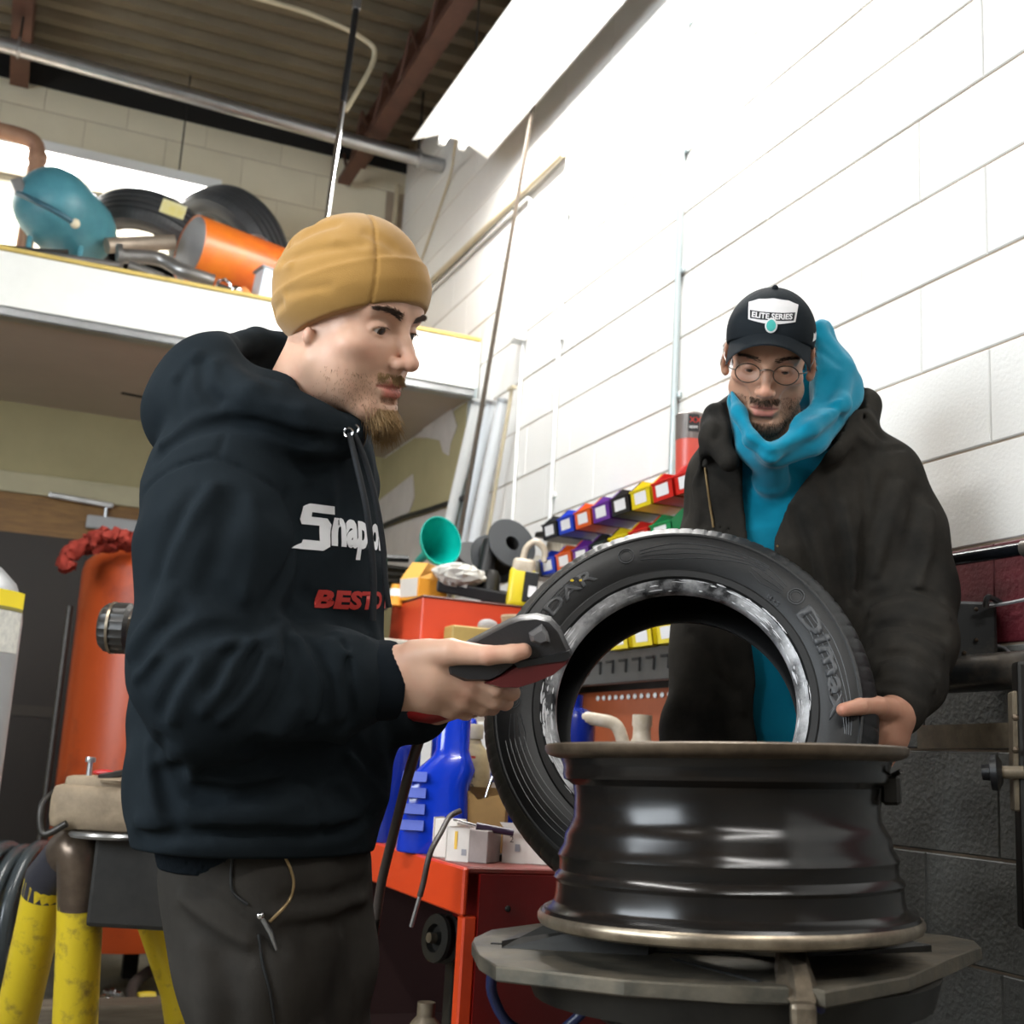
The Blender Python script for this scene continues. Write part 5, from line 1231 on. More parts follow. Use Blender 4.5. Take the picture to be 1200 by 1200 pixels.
def skin_mat(name, base, lip, red, stub):
    """skin: r channel of the tint = lips, g = flush, b = stubble"""
    m = bpy.data.materials.new(name); m.use_nodes = True; nt = m.node_tree; L = nt.links; b = nt.nodes['Principled BSDF']
    at_ = nt.nodes.new('ShaderNodeAttribute'); at_.attribute_name = 'tint'
    sp = nt.nodes.new('ShaderNodeSeparateColor'); L.new(at_.outputs['Color'], sp.inputs[0])
    cur = None
    def mix(col, fac, prev):
        mx = nt.nodes.new('ShaderNodeMix'); mx.data_type = 'RGBA'
        if prev is None: mx.inputs[6].default_value = (*base, 1)
        else: L.new(prev, mx.inputs[6])
        mx.inputs[7].default_value = (*col, 1); L.new(fac, mx.inputs[0]); return mx.outputs[2]
    n = nt.nodes.new('ShaderNodeTexNoise'); n.inputs['Scale'].default_value = 38; n.inputs['Detail'].default_value = 5
    tc = nt.nodes.new('ShaderNodeTexCoord'); L.new(tc.outputs['Object'], n.inputs['Vector'])
    mr = nt.nodes.new('ShaderNodeMapRange'); mr.inputs['From Min'].default_value = .45; mr.inputs['From Max'].default_value = .75; mr.inputs['To Max'].default_value = .35
    L.new(n.outputs['Fac'], mr.inputs[0])
    cur = mix(red, mr.outputs[0], None)
    cur = mix(red, sp.outputs['Green'], cur); cur = mix(stub, sp.outputs['Blue'], cur); cur = mix(lip, sp.outputs['Red'], cur)
    L.new(cur, b.inputs['Base Color']); b.inputs['Roughness'].default_value = .46; b.inputs['Specular IOR Level'].default_value = .4
    b.inputs['Subsurface Weight'].default_value = .12; b.inputs['Subsurface Radius'].default_value = (.012, .005, .003); b.inputs['Subsurface Scale'].default_value = .4
    n2 = nt.nodes.new('ShaderNodeTexNoise'); n2.inputs['Scale'].default_value = 420; L.new(tc.outputs['Object'], n2.inputs['Vector'])
    bp = nt.nodes.new('ShaderNodeBump'); bp.inputs['Strength'].default_value = .12; bp.inputs['Distance'].default_value = .001; L.new(n2.outputs['Fac'], bp.inputs['Height']); L.new(bp.outputs[0], b.inputs['Normal'])
    return m

def head_sdf(P, mouth_open=.0, cheek=0.0, jawdrop=0.0, thin=1.0, lid_drop=.0040, ear=True):
    """local head space: x to the person's left, y out of the face, z up; origin at eye level between the ears"""
    X = P.copy(); X[:, 0] = np.abs(P[:, 0])
    d = ellip(P, (0, -.014, .043), (.0755, .0975, .082))
    d = sm(d, ellip(P, (0, .028, -.030), (.0615*thin, .066, .080)), .03)
    d = sm(d, seg(X, (.050*thin, .006, -.058), (.020, .068, -.104-jawdrop), .020, .0165), .03)              # jaw line
    d = sm(d, ellip(P, (0, .076, -.106-jawdrop), (.020, .0165, .0165)), .02)                            # chin
    d = sm(d, seg(X, (.018, .0835, .020), (.044, .070, .019), .0095, .010), .018)                       # brow ridge
    d = sm(d, ellip(P, (0, .074, .045), (.045, .020, .035)), .03)                                       # forehead
    d = sm(d, ellip(X, (.047*thin, .056, -.030), (.022, .021, .016)), .024)                              # cheekbone
    d = smx(d, -ellip(X, (.031, .0985, -.002), (.0185, .0175, .0125)), .014)                            # eye socket
    d = smx(d, -ellip(X, (.050, .060, -.066), (.02, .018, .026)), .035+0*cheek) if cheek else d          # hollow cheek
    if not cheek: d = sm(d, ellip(X, (.040, .034, -.062), (.022, .036, .034)), .02)
    # lids round the eyeball
    eb = A3((.031, .0745, -.002))
    lid = ellip(X, eb, (.0152, .0138, .0132)); up = (X-eb)@A3((0, .42, -.91))-lid_drop
    lo_ = (X-eb)@A3((0, .35, .94))+.0052
    d = sm(d, np.maximum(lid, up), .004); d = sm(d, np.maximum(lid, lo_), .004)
    # nose
    d = sm(d, chain(P, [((0, .0865, .010), .0075), ((0, .0985, -.014), .0075), ((0, .1125, -.037), .0092)], .006), .011)
    d = sm(d, ellip(P, (0, .1130, -.0405), (.0100, .0105, .0090)), .007)
    d = sm(d, ellip(X, (.0118, .1015, -.0425), (.0068, .0098, .0078)), .006)
    d = smx(d, -ellip(X, (.0060, .1045, -.0505), (.0036, .0058, .0040)), .003)                          # nostril
    d = sm(d, seg(P, (0, .098, -.046), (0, .088, -.060), .005, .007), .008)
    # mouth
    mz = -.0745
    d = sm(d, ellip(P, (0, .074, mz), (.028, .019, .020)), .012)
    d = sm(d, chain(X, [((0, .0940, mz+.0055), .0050), ((.010, .0925, mz+.0060), .0048), ((.0235, .0820, mz+.0005), .0028)], .005), .005)
    d = sm(d, chain(X, [((0, .0925, mz-.0065-mouth_open), .0060), ((.011, .0900, mz-.0060-mouth_open), .0055), ((.0225, .0815, mz-.0015), .0028)], .005), .005)
    d = smx(d, -chain(X, [((0, .0990, mz-mouth_open*.4), .0018+mouth_open*.5), ((.012, .0960, mz-mouth_open*.4), .0016+mouth_open*.35), ((.0250, .0850, mz), .0012)], .003), .003)
    d = smx(d, -seg(X, (0, .090, mz-.0165-mouth_open), (.010, .086, mz-.0165-mouth_open), .003, .003), .008)
    # ear
    e = ellip(X, (.0775, -.006, -.004), (.0075, .0185, .031), np.array(Euler((.25, 0, -.35)).to_matrix()))
    e = smx(e, -ellip(X, (.0845, -.003, .000), (.0055, .0105, .017)), .004)
    e = sm(e, ellip(X, (.0765, .004, -.030), (.0065, .0085, .0085)), .006)
    if ear: d = sm(d, e, .006)
    else: d = sm(d, ellip(X, (.0725, .000, -.028), (.0050, .0070, .0110)), .008)
    return d
def neck_sdf(P, base, r0=.056, r1=.060):
    d = seg(P, (0, -.020, -.045), base, r0, r1)
    mid = .55*np.array((0, .012, -.095))+.45*np.array(base)
    return sm(d, seg(P, (0, .028, -.085), mid, .028, .03), .03)
class Frame:
    """placement of a head: origin, forward and up in world space"""
    def __init__(s, o, fwd, up, scale=1.0):
        f = V(fwd).normalized(); u = V(up); u = (u-f*u.dot(f)).normalized(); x = u.cross(f)*-1
        x = f.cross(u)*-1
        s.R = np.array(Matrix((x, f, u)).transposed()); s.o = np.array(o); s.k = scale
        if np.linalg.det(s.R) < 0: s.R[:, 0] *= -1
    def w(s, p): return s.o+(np.atleast_2d(p)*s.k)@s.R.T
    def w1(s, p): return s.w(p)[0]
    def l(s, p): return ((np.atleast_2d(p)-s.o)@s.R)/s.k
    def m3(s): return Matrix(s.R.tolist())
def strands(name, roots, dirs, L, r, m, parent, bend=.3, seed=1, kinds=3):
    """short hairs: thin three-sided tapering blades"""
    rnd = np.random.RandomState(seed); vs = []; fs = []
    for p, d in zip(roots, dirs):
        d = d/np.linalg.norm(d); l = L*rnd.uniform(.6, 1.15); j = rnd.normal(0, bend, 3); d2 = d+j; d2 /= np.linalg.norm(d2); d3 = d2+rnd.normal(0, bend*.6, 3)-np.array([0, 0, .15]); d3 /= np.linalg.norm(d3)
        a = np.cross(d, [.3, .5, .81]); a /= np.linalg.norm(a); b = np.cross(d, a)
        p1 = p+d2*l*.5; p2 = p1+d3*l*.5; n0 = len(vs)
        for q, rr in ((p-d*.001, r), (p1, r*.8)):
            for k in range(3): vs.append(q+rr*(a*math.cos(k*2.094)+b*math.sin(k*2.094)))
        vs.append(p2)
        for k in range(3):
            fs.append((n0+k, n0+(k+1) % 3, n0+3+(k+1) % 3, n0+3+k)); fs.append((n0+3+k, n0+3+(k+1) % 3, n0+6))
    me = bpy.data.meshes.new(name); me.from_pydata([tuple(map(float, v)) for v in vs], [], fs); me.update()
    o = link(name, me, m, None, smooth=True); o.parent = parent; o.matrix_parent_inverse = parent.matrix_world.inverted(); o['kind'] = 'stuff'
    return o
def attach(o, parent): o.parent = parent; o.matrix_parent_inverse = parent.matrix_world.inverted(); return o
def eyeball(H, side, look, parent, iris):
    c = np.array((side*.031, .0745, -.002)); t = H.w1(c); look = np.array(look, float); look /= np.linalg.norm(look)
    R = H.m3() @ frame(look, (0, 0, 1)); k = H.k; r = .0118*k
    e = MB().ball(t, r, 24, 16).build('eye', M_eyewhite, None, smooth=80); attach(e, parent)
    ir = MB(); ir.lathe([(.0001, .00035), (.0030*k, .0002), (.0064*k, -.0014*k), (.0067*k, -.0024*k)], V(t)+R @ Vector((0, 0, r-.0004)), R, 20); o = ir.build('iris', iris, None, smooth=80); attach(o, e)
    pu = MB(); pu.lathe([(.0001, .0007), (.0028*k, .0005), (.0030*k, .0001)], V(t)+R @ Vector((0, 0, r-.0003)), R, 16); o = pu.build('pupil', M_black_plastic, None, smooth=80); attach(o, e)
    return e
M_eyewhite = mat('eye_white', (.58, .53, .49), .2)
M_iris = mat('brown_iris', (.04, .02, .01), .12)
def bvh_of(*objs):
    vs = []; fs = []
    for o in objs:
        b = len(vs); mw_ = o.matrix_world if o.parent is None else Matrix()
        vs += [v.co.copy() for v in o.data.vertices]; fs += [tuple(i+b for i in p.vertices) for p in o.data.polygons]
    return BVHTree.FromPolygons(vs, fs)
def decal(name, me, org, xd, yd_, pd, bvh, m, parent, off=.0012, dist=.5):
    """drop a flat lettering mesh onto a surface along direction pd"""
    org = V(org); xd = V(xd).normalized(); yd_ = V(yd_).normalized(); pd = V(pd).normalized()
    bm = bmesh.new(); bm.from_mesh(me); bmesh.ops.triangulate(bm, faces=bm.faces[:])
    for _ in range(2):
        bmesh.ops.subdivide_edges(bm, edges=[e for e in bm.edges if e.calc_length() > .010], cuts=1)
        bmesh.ops.triangulate(bm, faces=bm.faces[:])
    bad = []
    for v in bm.verts:
        p = org+xd*v.co.x+yd_*v.co.y
        hit, nrm, _i, _d = bvh.ray_cast(p-pd*dist*.5, pd, dist*1.2)
        if hit is None: bad.append(v); continue
        if nrm.dot(pd) > 0: nrm = -nrm
        v.co = hit+nrm*off
    bmesh.ops.delete(bm, geom=bad, context='VERTS')
    bmesh.ops.recalc_face_normals(bm, faces=bm.faces[:])
    me2 = bpy.data.meshes.new(name); bm.to_mesh(me2); bm.free()
    o = link(name, me2, m, None); attach(o, parent); return o
def flat(poly_list):
    me = bpy.data.meshes.new('flat'); vs = []; fs = []
    for poly in poly_list:
        b = len(vs); vs += [(x, y, 0) for x, y in poly]; fs.append(tuple(range(b, b+len(poly))))
    me.from_pydata(vs, [], fs); me.update(); return me
def sized(me, w=None, h=None):
    co = np.array([v.co[:] for v in me.vertices]); lo = co.min(0); hi = co.max(0)
    sy = h/(hi[1]-lo[1]); sx = w/(hi[0]-lo[0]) if w else sy
    for v in me.vertices: v.co = ((v.co.x-lo[0])*sx, (v.co.y-lo[1])*sy, 0)
    return me
def cloth_mat(name, col, rough=.85, col2=None, weave=900, bump=.25, sheen=.25, vs=6):
    m = mat(name, col, rough, col2=col2, var=.18 if col2 is None else 0, vscale=vs, sheen=sheen, bump=bump, bscale=weave, spec=.03)
    return m
# ---------------------------------------------------------------- the man in the beanie and hooded sweatshirt
P1 = thing('person', 'man in tan beanie and black hooded sweatshirt holding a scan tool', 'person', (.36, 1.68, 0))
bpy.context.view_layer.update()
M_hood = cloth_mat('black_sweatshirt_fleece', (.0155, .0205, .0245), .9, col2=(.0115, .0155, .019), sheen=.0, vs=9)
M_rib = cloth_mat('black_rib_knit', (.0105, .014, .018), .9, sheen=.0)
M_beanie = cloth_mat('tan_fleece', (.40, .225, .065), .9, col2=(.34, .185, .05), weave=700, sheen=.3)
M_trous = cloth_mat('charcoal_twill', (.048, .043, .037), .8, col2=(.033, .030, .027), sheen=.0, vs=9)
M_skin1 = skin_mat('fair_skin', (.64, .39, .275), (.52, .17, .13), (.62, .29, .20), (.44, .27, .175))
bf = camv(.92, 0.05, -.39); bs = np.cross(bf, [0, 0, 1]); bs /= np.linalg.norm(bs)
if np.dot(bs, CM[2]) > 0: bs = -bs          # bs points to his right: toward the camera
UP = np.array([0, 0, 1.0])
# head
H1 = Frame(at(407, 376, 1.72), camv(.835, .215, -.50), camv(.17, -.98, -.10), 1.06)
nb1 = H1.l(at(345, 500, 1.77))[0]
def f_head1(P):
    d = head_sdf(P, lid_drop=.0045, ear=False); d = sm(d, neck_sdf(P, nb1), .025); return d
Vv, Q = nets(f_head1, (-.10, -.135, -.26), (.10, .135, .135), .0021)
L_ = Vv.astype(f32)
X_ = L_.copy(); X_[:, 0] = np.abs(L_[:, 0])
def lipmask(X_, open_=0.0):
    mz = -.0745
    a = chain(X_, [((0, .0945, mz+.005), .0046), ((.010, .0930, mz+.0055), .0044), ((.0225, .0830, mz+.0005), .0022)], .004)
    b = chain(X_, [((0, .093, mz-.0065-open_), .0060), ((.011, .0905, mz-.006-open_), .0054), ((.0215, .0825, mz-.0015), .0024)], .004)
    return np.clip(1-np.minimum(a, b)/.0022, 0, 1)
def tint_of(L_, open_=0.0, stub=.6, goat=0.0):
    X_ = L_.copy(); X_[:, 0] = np.abs(L_[:, 0])
    lip = lipmask(X_, open_)
    fl = np.exp(-(np.linalg.norm((X_-A3((.042, .07, -.035)))/A3((.03, .04, .022)), axis=1))**2)*.35
    fl = np.maximum(fl, np.exp(-(np.linalg.norm((X_-A3((0, .112, -.040)))/A3((.014, .02, .014)), axis=1))**2)*.6)
    fl = np.maximum(fl, np.exp(-(np.linalg.norm((X_-A3((.078, -.004, -.01)))/A3((.012, .02, .03)), axis=1))**2)*.6)
    z = L_[:, 2]; y = L_[:, 1]
    jaw = np.clip((-.052-z)/.03, 0, 1)*np.clip((y-.0)/.03, 0, 1)*np.clip((z+.15)/.03, 0, 1)
    side = np.clip((.02-z)/.02, 0, 1)*np.exp(-((y-.012)/.014)**2)*(np.abs(L_[:, 0]) > .05)*np.clip((z+.12)/.03, 0, 1)
    must = np.exp(-((z+.060)/.009)**2)*(y > .07)
    s = np.clip(np.maximum(np.maximum(jaw*stub, must*stub), side*stub*.7), 0, 1)
    return np.stack([lip, fl, s*(1-lip)], 1)
body_v = [H1.w(Vv)]; body_q = [Q]; body_t = [tint_of(L_, 0, .38)]
# right hand (nearest), closing on the tool
def hand_fn(parts, palm, kp=.014):
    def fn(P):
        d = None
        for c in palm:
            e = chain(P, c, .012); d = e if d is None else sm(d, e, kp)
        for c in parts: d = sm(d, chain(P, c, .004), .006)
        return d
    return fn
def C(*q): return [(at(x, y, d_), r) for x, y, d_, r in q]
palm = [C((446, 796, 1.665, .024), (470, 793, 1.65, .028)), C((466, 778, 1.645, .026), (505, 772, 1.632, .0225), (548, 787, 1.63, .0155)), C((466, 790, 1.645, .027), (510, 790, 1.628, .022), (549, 804, 1.632, .0155)),
        C((466, 802, 1.65, .026), (508, 806, 1.633, .020), (541, 820, 1.64, .0145)), C((466, 812, 1.655, .024), (502, 818, 1.645, .018), (528, 830, 1.65, .0132))]
fing = [C((486, 768, 1.635, .021), (528, 764, 1.607, .0172), (572, 768, 1.592, .0125), (600, 766, 1.594, .0118), (614, 763, 1.598, .0105)),
        C((548, 788, 1.63, .0140), (582, 806, 1.628, .0118), (600, 812, 1.655, .0106), (600, 805, 1.685, .0095)),
        C((548, 805, 1.632, .0142), (578, 820, 1.642, .0122), (592, 823, 1.675, .0108), (588, 814, 1.70, .0095)),
        C((540, 820, 1.64, .0134), (564, 829, 1.655, .0115), (577, 829, 1.685, .0102), (573, 820, 1.705, .009)),
        C((527, 830, 1.65, .0122), (546, 835, 1.668, .0102), (554, 833, 1.69, .0092), (552, 826, 1.71, .0085))]
fnh = hand_fn(fing, palm)
def fn_h1(P):
    d = fnh(P)
    for pts, w, dp in ((((600, 757, 1.58), (603, 775, 1.59)), .0022, .0006), (((572, 757, 1.58), (574, 779, 1.585)), .003, .0007), (((548, 812, 1.61), (580, 826, 1.63)), .003, .0022), (((540, 826, 1.62), (566, 834, 1.64)), .003, .002)):
        d = d+groove(P, [at(*p) for p in pts], w, dp)
    return d
allp = [p for c in palm+fing for p, r in c]
lo, hi = box_of(allp, .045); Vv, Q = nets(fn_h1, lo, hi, .0022)
body_v.append(Vv); body_q.append(Q); kn = np.zeros((len(Vv), 3))
for x, y, d_ in ((549, 800, 1.617), (545, 815, 1.623), (612, 763, 1.588), (575, 767, 1.58)):
    kn[:, 1] = np.maximum(kn[:, 1], .55*np.exp(-(np.linalg.norm(Vv-at(x, y, d_), axis=1)/.014)**2))
body_t.append(kn)
# left hand under the tool, mostly hidden
palm2 = [C((505, 826, 1.80, .028), (540, 818, 1.78, .026)), C((505, 830, 1.79, .024), (560, 812, 1.76, .016)), C((510, 820, 1.80, .024), (560, 800, 1.78, .016)), C((510, 815, 1.81, .022), (555, 790, 1.79, .014))]
fing2 = [C((560, 812, 1.76, .013), (590, 800, 1.735, .011), (606, 795, 1.715, .0095)), C((560, 800, 1.78, .013), (594, 788, 1.75, .0115), (610, 780, 1.72, .0095)), C((555, 790, 1.79, .012), (590, 776, 1.76, .011), (606, 770, 1.72, .009)),
         C((545, 785, 1.79, .011), (576, 768, 1.765, .010), (592, 762, 1.735, .0085)), C((520, 812, 1.77, .018), (548, 796, 1.74, .013), (572, 786, 1.715, .0105))]
fn2 = hand_fn(fing2, palm2); lo, hi = box_of([p for c in palm2+fing2 for p, r in c], .04); Vv, Q = nets(fn2, lo, hi, .0035)
body_v.append(Vv); body_q.append(Q); body_t.append(np.zeros((len(Vv), 3)))
# trunk, arms and legs under the clothes
hip_r, hip_l = at(284, 985, 1.70), at(340, 985, 1.86)
knee_r, knee_l = at(302, 1235, 1.70), at(362, 1232, 1.84)
ank_r = np.array([knee_r[0]+.01, knee_r[1]+.03, .10]); ank_l = np.array([knee_l[0]+.03, knee_l[1]+.01, .10])
def f_trunk(P):
    d = chainE(P, [(at(345, 500, 1.77), .07, 1), (at(318, 600, 1.78), .15, .70), (at(303, 850, 1.78), .145, .72), (at(300, 985, 1.78), .15, .75)], bf, .03)
    for h_, k_, a_ in ((hip_r, knee_r, ank_r), (hip_l, knee_l, ank_l)): d = sm(d, chain(P, [(h_, .085), (k_, .055), (a_, .038)], .02), .03)
    for c in (C((248, 568, 1.62, .05), (205, 790, 1.56, .04), (455, 796, 1.66, .03)), C((375, 570, 1.95, .05), (372, 800, 1.97, .04), (505, 828, 1.80, .028))): d = sm(d, chain(P, c, .02), .02)
    return d
Vv, Q = nets(f_trunk, (-.2, 1.2, .06), (.95, 2.4, 1.6), .009); body_v.append(Vv); body_q.append(Q); body_t.append(np.zeros((len(Vv), 3)))
def join_body(vs, qs, ts, m, parent):
    off = 0; Qa = []
    for v, q in zip(vs, qs): Qa.append(q+off); off += len(v)
    me = np_mesh('body', np.concatenate(vs), np.concatenate(Qa)); paint(me, np.concatenate(ts)); me.materials.append(m)
    return attach(link('body', me, None, None), parent)
B1 = join_body(body_v, body_q, body_t, M_skin1, P1)
look = (.10, .80, -.42)
for s in (-1, 1): eyeball(H1, s, look, P1, M_iris)
# sweatshirt
tor = [(at(340, 520, 1.77), .115, .62), (at(314, 600, 1.775), .195, .66), (at(312, 740, 1.78), .205, .66), (at(313, 870, 1.78), .213, .67), (at(312, 940, 1.78), .210, .68), (at(310, 974, 1.78), .180, .69)]
arm_r = C((266, 560, 1.66, .088), (253, 640, 1.605, .096), (241, 775, 1.555, .090), (252, 808, 1.55, .084), (300, 808, 1.575, .078), (385, 799, 1.63, .066), (425, 797, 1.655, .054))
arm_l = C((372, 565, 1.93, .085), (378, 680, 1.97, .09), (375, 800, 1.97, .088), (430, 825, 1.90, .068), (485, 828, 1.82, .054))
rim_h = C((405, 508, 1.665, .019), (352, 489, 1.615, .022), (296, 468, 1.605, .022), (259, 440, 1.66, .021), (263, 409, 1.755, .020), (300, 401, 1.85, .020), (345, 408, 1.90, .020), (395, 450, 1.88, .020), (418, 492, 1.79, .019), (405, 508, 1.665, .019))
folds = [  # (photo positions, width, depth): creases > 0, ridges < 0; dropped onto the cloth below
    ([(248, 573), (225, 607), (205, 645), (192, 690), (183, 725)], .010, -.010), ([(228, 578), (203, 625), (184, 680)], .012, .008), ([(272, 580), (258, 640), (240, 690)], .014, .009), ([(296, 590), (300, 650), (288, 700)], .014, -.007),
    ([(167, 577), (197, 551), (250, 535), (299, 556), (333, 580), (347, 610), (344, 660)], .0042, .0065), ([(267, 499), (256, 532)], .0038, .004),
    ([(185, 533), (197, 522), (225, 505), (267, 495), (299, 497), (338, 509), (381, 519), (403, 521)], .009, .014), ([(190, 520), (225, 492), (267, 480), (310, 484), (360, 500)], .010, -.006),
    ([(250, 425), (253, 448), (270, 462), (310, 473), (352, 482)], .007, -.005), ([(236, 425), (238, 455), (256, 474)], .009, .008), ([(215, 430), (208, 470), (200, 505)], .012, .006), ([(205, 440), (230, 415)], .010, -.005),
    ([(341, 584), (352, 621), (342, 663), (318, 712)], .011, .016), ([(364, 578), (356, 635), (352, 690)], .012, .008), ([(385, 560), (392, 610)], .014, -.005), ([(360, 700), (400, 722), (432, 730)], .012, .007),
    ([(318, 722), (300, 738), (272, 735), (240, 742), (215, 752)], .011, .017), ([(335, 728), (300, 752), (262, 754)], .009, -.008), ([(260, 700), (285, 715), (310, 716)], .016, .010),
    ([(151, 765), (166, 740), (191, 711), (204, 690)], .009, -.009), ([(162, 775), (185, 742), (212, 720)], .010, .010), ([(170, 800), (196, 765), (225, 748)], .010, .007), ([(158, 795), (180, 770)], .008, -.006),
    ([(295, 750), (274, 774), (259, 807), (240, 832)], .0075, -.009), ([(284, 752), (262, 776), (246, 806)], .008, .009), ([(233, 779), (211, 816), (202, 842)], .0085, -.009), ([(222, 778), (200, 812), (188, 836)], .009, .008), ([(312, 770), (299, 802), (262, 842)], .008, -.008),
    ([(304, 756), (290, 795), (270, 822)], .008, .008), ([(338, 756), (335, 800), (312, 845)], .009, .010), ([(324, 750), (328, 770)], .011, -.009), ([(350, 751), (361, 775), (372, 800), (365, 840)], .008, -.009), ([(362, 750), (375, 778), (385, 800), (382, 838)], .008, .010),
    ([(386, 752), (393, 790), (398, 840)], .0075, -.008), ([(396, 744), (404, 765)], .009, -.008), ([(403, 755), (409, 800), (412, 846)], .006, .010), ([(348, 830), (330, 858)], .010, -.006),
    ([(188, 868), (187, 907), (197, 949), (210, 970)], .010, .011), ([(176, 875), (175, 910), (184, 955)], .010, -.006), ([(192, 892), (212, 880), (228, 892), (224, 912)], .012, -.009), ([(205, 905), (222, 925), (250, 930)], .012, .009),
    ([(299, 876), (338, 896), (375, 906), (400, 894), (404, 875)], .013, .017), ([(320, 880), (355, 885), (390, 880)], .014, .010), ([(367, 907), (375, 949), (378, 977)], .006, .007), ([(233, 928), (282, 931), (355, 912)], .013, .011), ([(240, 912), (290, 912), (340, 905)], .011, -.008),
    ([(395, 860), (412, 890), (438, 912), (451, 938)], .010, -.009), ([(412, 868), (432, 900), (452, 915)], .010, .009), ([(225, 950), (300, 956), (350, 945)], .014, -.008), ([(390, 925), (415, 950), (440, 955)], .012, .009),
    ([(163, 982), (210, 977), (253, 976), (310, 978), (355, 979), (423, 968)], .010, .014), ([(165, 965), (250, 962), (350, 965), (430, 950)], .012, -.006)]
hn = camv(-.25, -.15, -.95)
def f_hoodie0(P):
    d = chainE(P, tor, bf, .05)
    sh = sm(chain(P, C((345, 515, 1.77, .085), (262, 560, 1.665, .085)), .02), chain(P, C((345, 515, 1.77, .085), (372, 560, 1.93, .085)), .02), .02)
    d = sm(d, sh, .05)
    d = sm(d, chain(P, arm_r, .035), .022)
    d = sm(d, chain(P, arm_l, .035), .03)
    bag = ellip(P, at(255, 470, 1.76), (.088, .125, .098), np.stack([CM[0], CM[2], CM[1]], 1))
    bag = sm(bag, ellip(P, at(222, 492, 1.76), (.055, .10, .060), np.stack([CM[0], CM[2], CM[1]], 1)), .04)
    bag = sm(bag, chain(P, C((262, 482, 1.665, .062), (322, 492, 1.64, .046), (360, 503, 1.645, .038), (402, 512, 1.685, .030)), .02), .03)
    bag = sm(bag, chain(P, C((330, 430, 1.89, .05), (405, 490, 1.83, .035)), .02), .03)
    d = sm(d, bag, .016)
    d = smx(d, -chain(P, C((318, 425, 1.77, .072), (350, 400, 1.77, .085), (365, 330, 1.76, .10)), .02), .018)
    d = smx(d, -chain(P, C((350, 440, 1.76, .062), (380, 470, 1.73, .045), (400, 470, 1.73, .05)), .02), .015)
    return sm(d, chain(P, rim_h, .01), .010)
FW = [(snap(f_hoodie0, pts), w, dp) for pts, w, dp in folds]
FW = [f for f in FW if len(f[0]) > 1]
def f_hoodie(P):
    d = f_hoodie0(P)
    for pts, w, dp in FW: d = d+groove(P, pts, w, dp)
    n = np.sin(P[:, 0]*31+2*np.sin(P[:, 2]*23))*np.sin(P[:, 2]*37+1.3*np.sin(P[:, 1]*29))*np.sin(P[:, 1]*27+P[:, 2]*9)
    d = d+.0035*n
    zc = P[:, 2]
    d = np.maximum(d, .80-zc)
    return d
lo, hi = box_of([p for p, *_ in tor]+[p for p, r in arm_r+arm_l], .21); lo[2] = .74; hi[2] = 1.60
HD = cloth('hoodie', f_hoodie, lo, hi, .0042, M_hood, P1)
# rib hem, cuffs, pocket, strings
def f_hem(P):
    d = segE(P, at(310, 965, 1.78), at(308, 1002, 1.78), .190, .176, bf, .69)
    d = d+.0012*np.sin(np.arctan2((P-A3(at(300, 1000, 1.78)))@A3(bs), (P-A3(at(300, 1000, 1.78)))@A3(bf))*150)
    return np.maximum(np.maximum(d, P[:, 2]-.832), .772-P[:, 2])
o = cloth('rib_hem', f_hem, lo-.03, np.array([hi[0], hi[1], .86]), .004, M_rib, P1)
def cuff(pa, pb, ra, rb, nm):
    pa = V(pa); pb = V(pb); R = frame(pb-pa); L = (pb-pa).length; n = 84; prof = [(ra*.96, 0), (ra*1.0, L*.1), (rb*1.0, L*.9), (rb*.97, L), (rb*.90, L*.99), (rb*.86, L*.7)]; vs = []; fs = []
    for k in range(n):
        a = 2*PI*k/n; g = 1.0 if k % 2 else .99
        for r_, z_ in prof: vs.append(pa + R @ Vector((r_*g*math.cos(a), r_*g*math.sin(a), z_)))
    for k in range(n):
        for i in range(5): fs.append((k*6+i, ((k+1) % n)*6+i, ((k+1) % n)*6+i+1, k*6+i+1))
    return attach(MB().add(vs, fs).build(nm, M_rib, None, smooth=60), P1)
cuff(at(406, 798, 1.638), at(462, 797, 1.662), .0545, .0535, 'cuff')
cuff(at(470, 828, 1.845), at(508, 827, 1.80), .045, .040, 'cuff')
bv = bvh_of(HD)
o = attach(MB().tube([at(478, 836, 1.78), at(505, 838, 1.755), at(530, 833, 1.75)], [.010, .013, .010], 10).build('wristband', mat('dark_red_band', (.25, .012, .012), .5), None, smooth=60), P1); o['label'] = 'dark red wristband'
def string(pts):
    P = bez([at(*p) for p in pts], 30); P2 = []
    for p in P:
        d = V(camv(.25, 0, 1)); hit = bv.ray_cast(p-d*.3, d, .8)[0]
        P2.append(p)
    o = attach(MB().tube(P, .0042, 8).build('drawstring', mat('black_cord', (.006, .008, .011), .7), None, smooth=60), P1)
string([(409, 508, 1.640), (418, 545, 1.632), (430, 600, 1.628), (437, 660, 1.635), (438, 700, 1.640), (437, 727, 1.642)])
string([(414, 506, 1.655), (428, 540, 1.655), (441, 590, 1.660), (449, 640, 1.665), (452, 685, 1.665), (456, 712, 1.665)])
for p in ((408, 507, 1.638), (415, 503, 1.655)):
    attach(MB().tube([V(at(*p))+V(camv(math.cos(k*PI/6), math.sin(k*PI/6), 0))*.006 for k in range(12)], .0016, 6, closed=True).build('eyelet', M_chrome, None), P1)
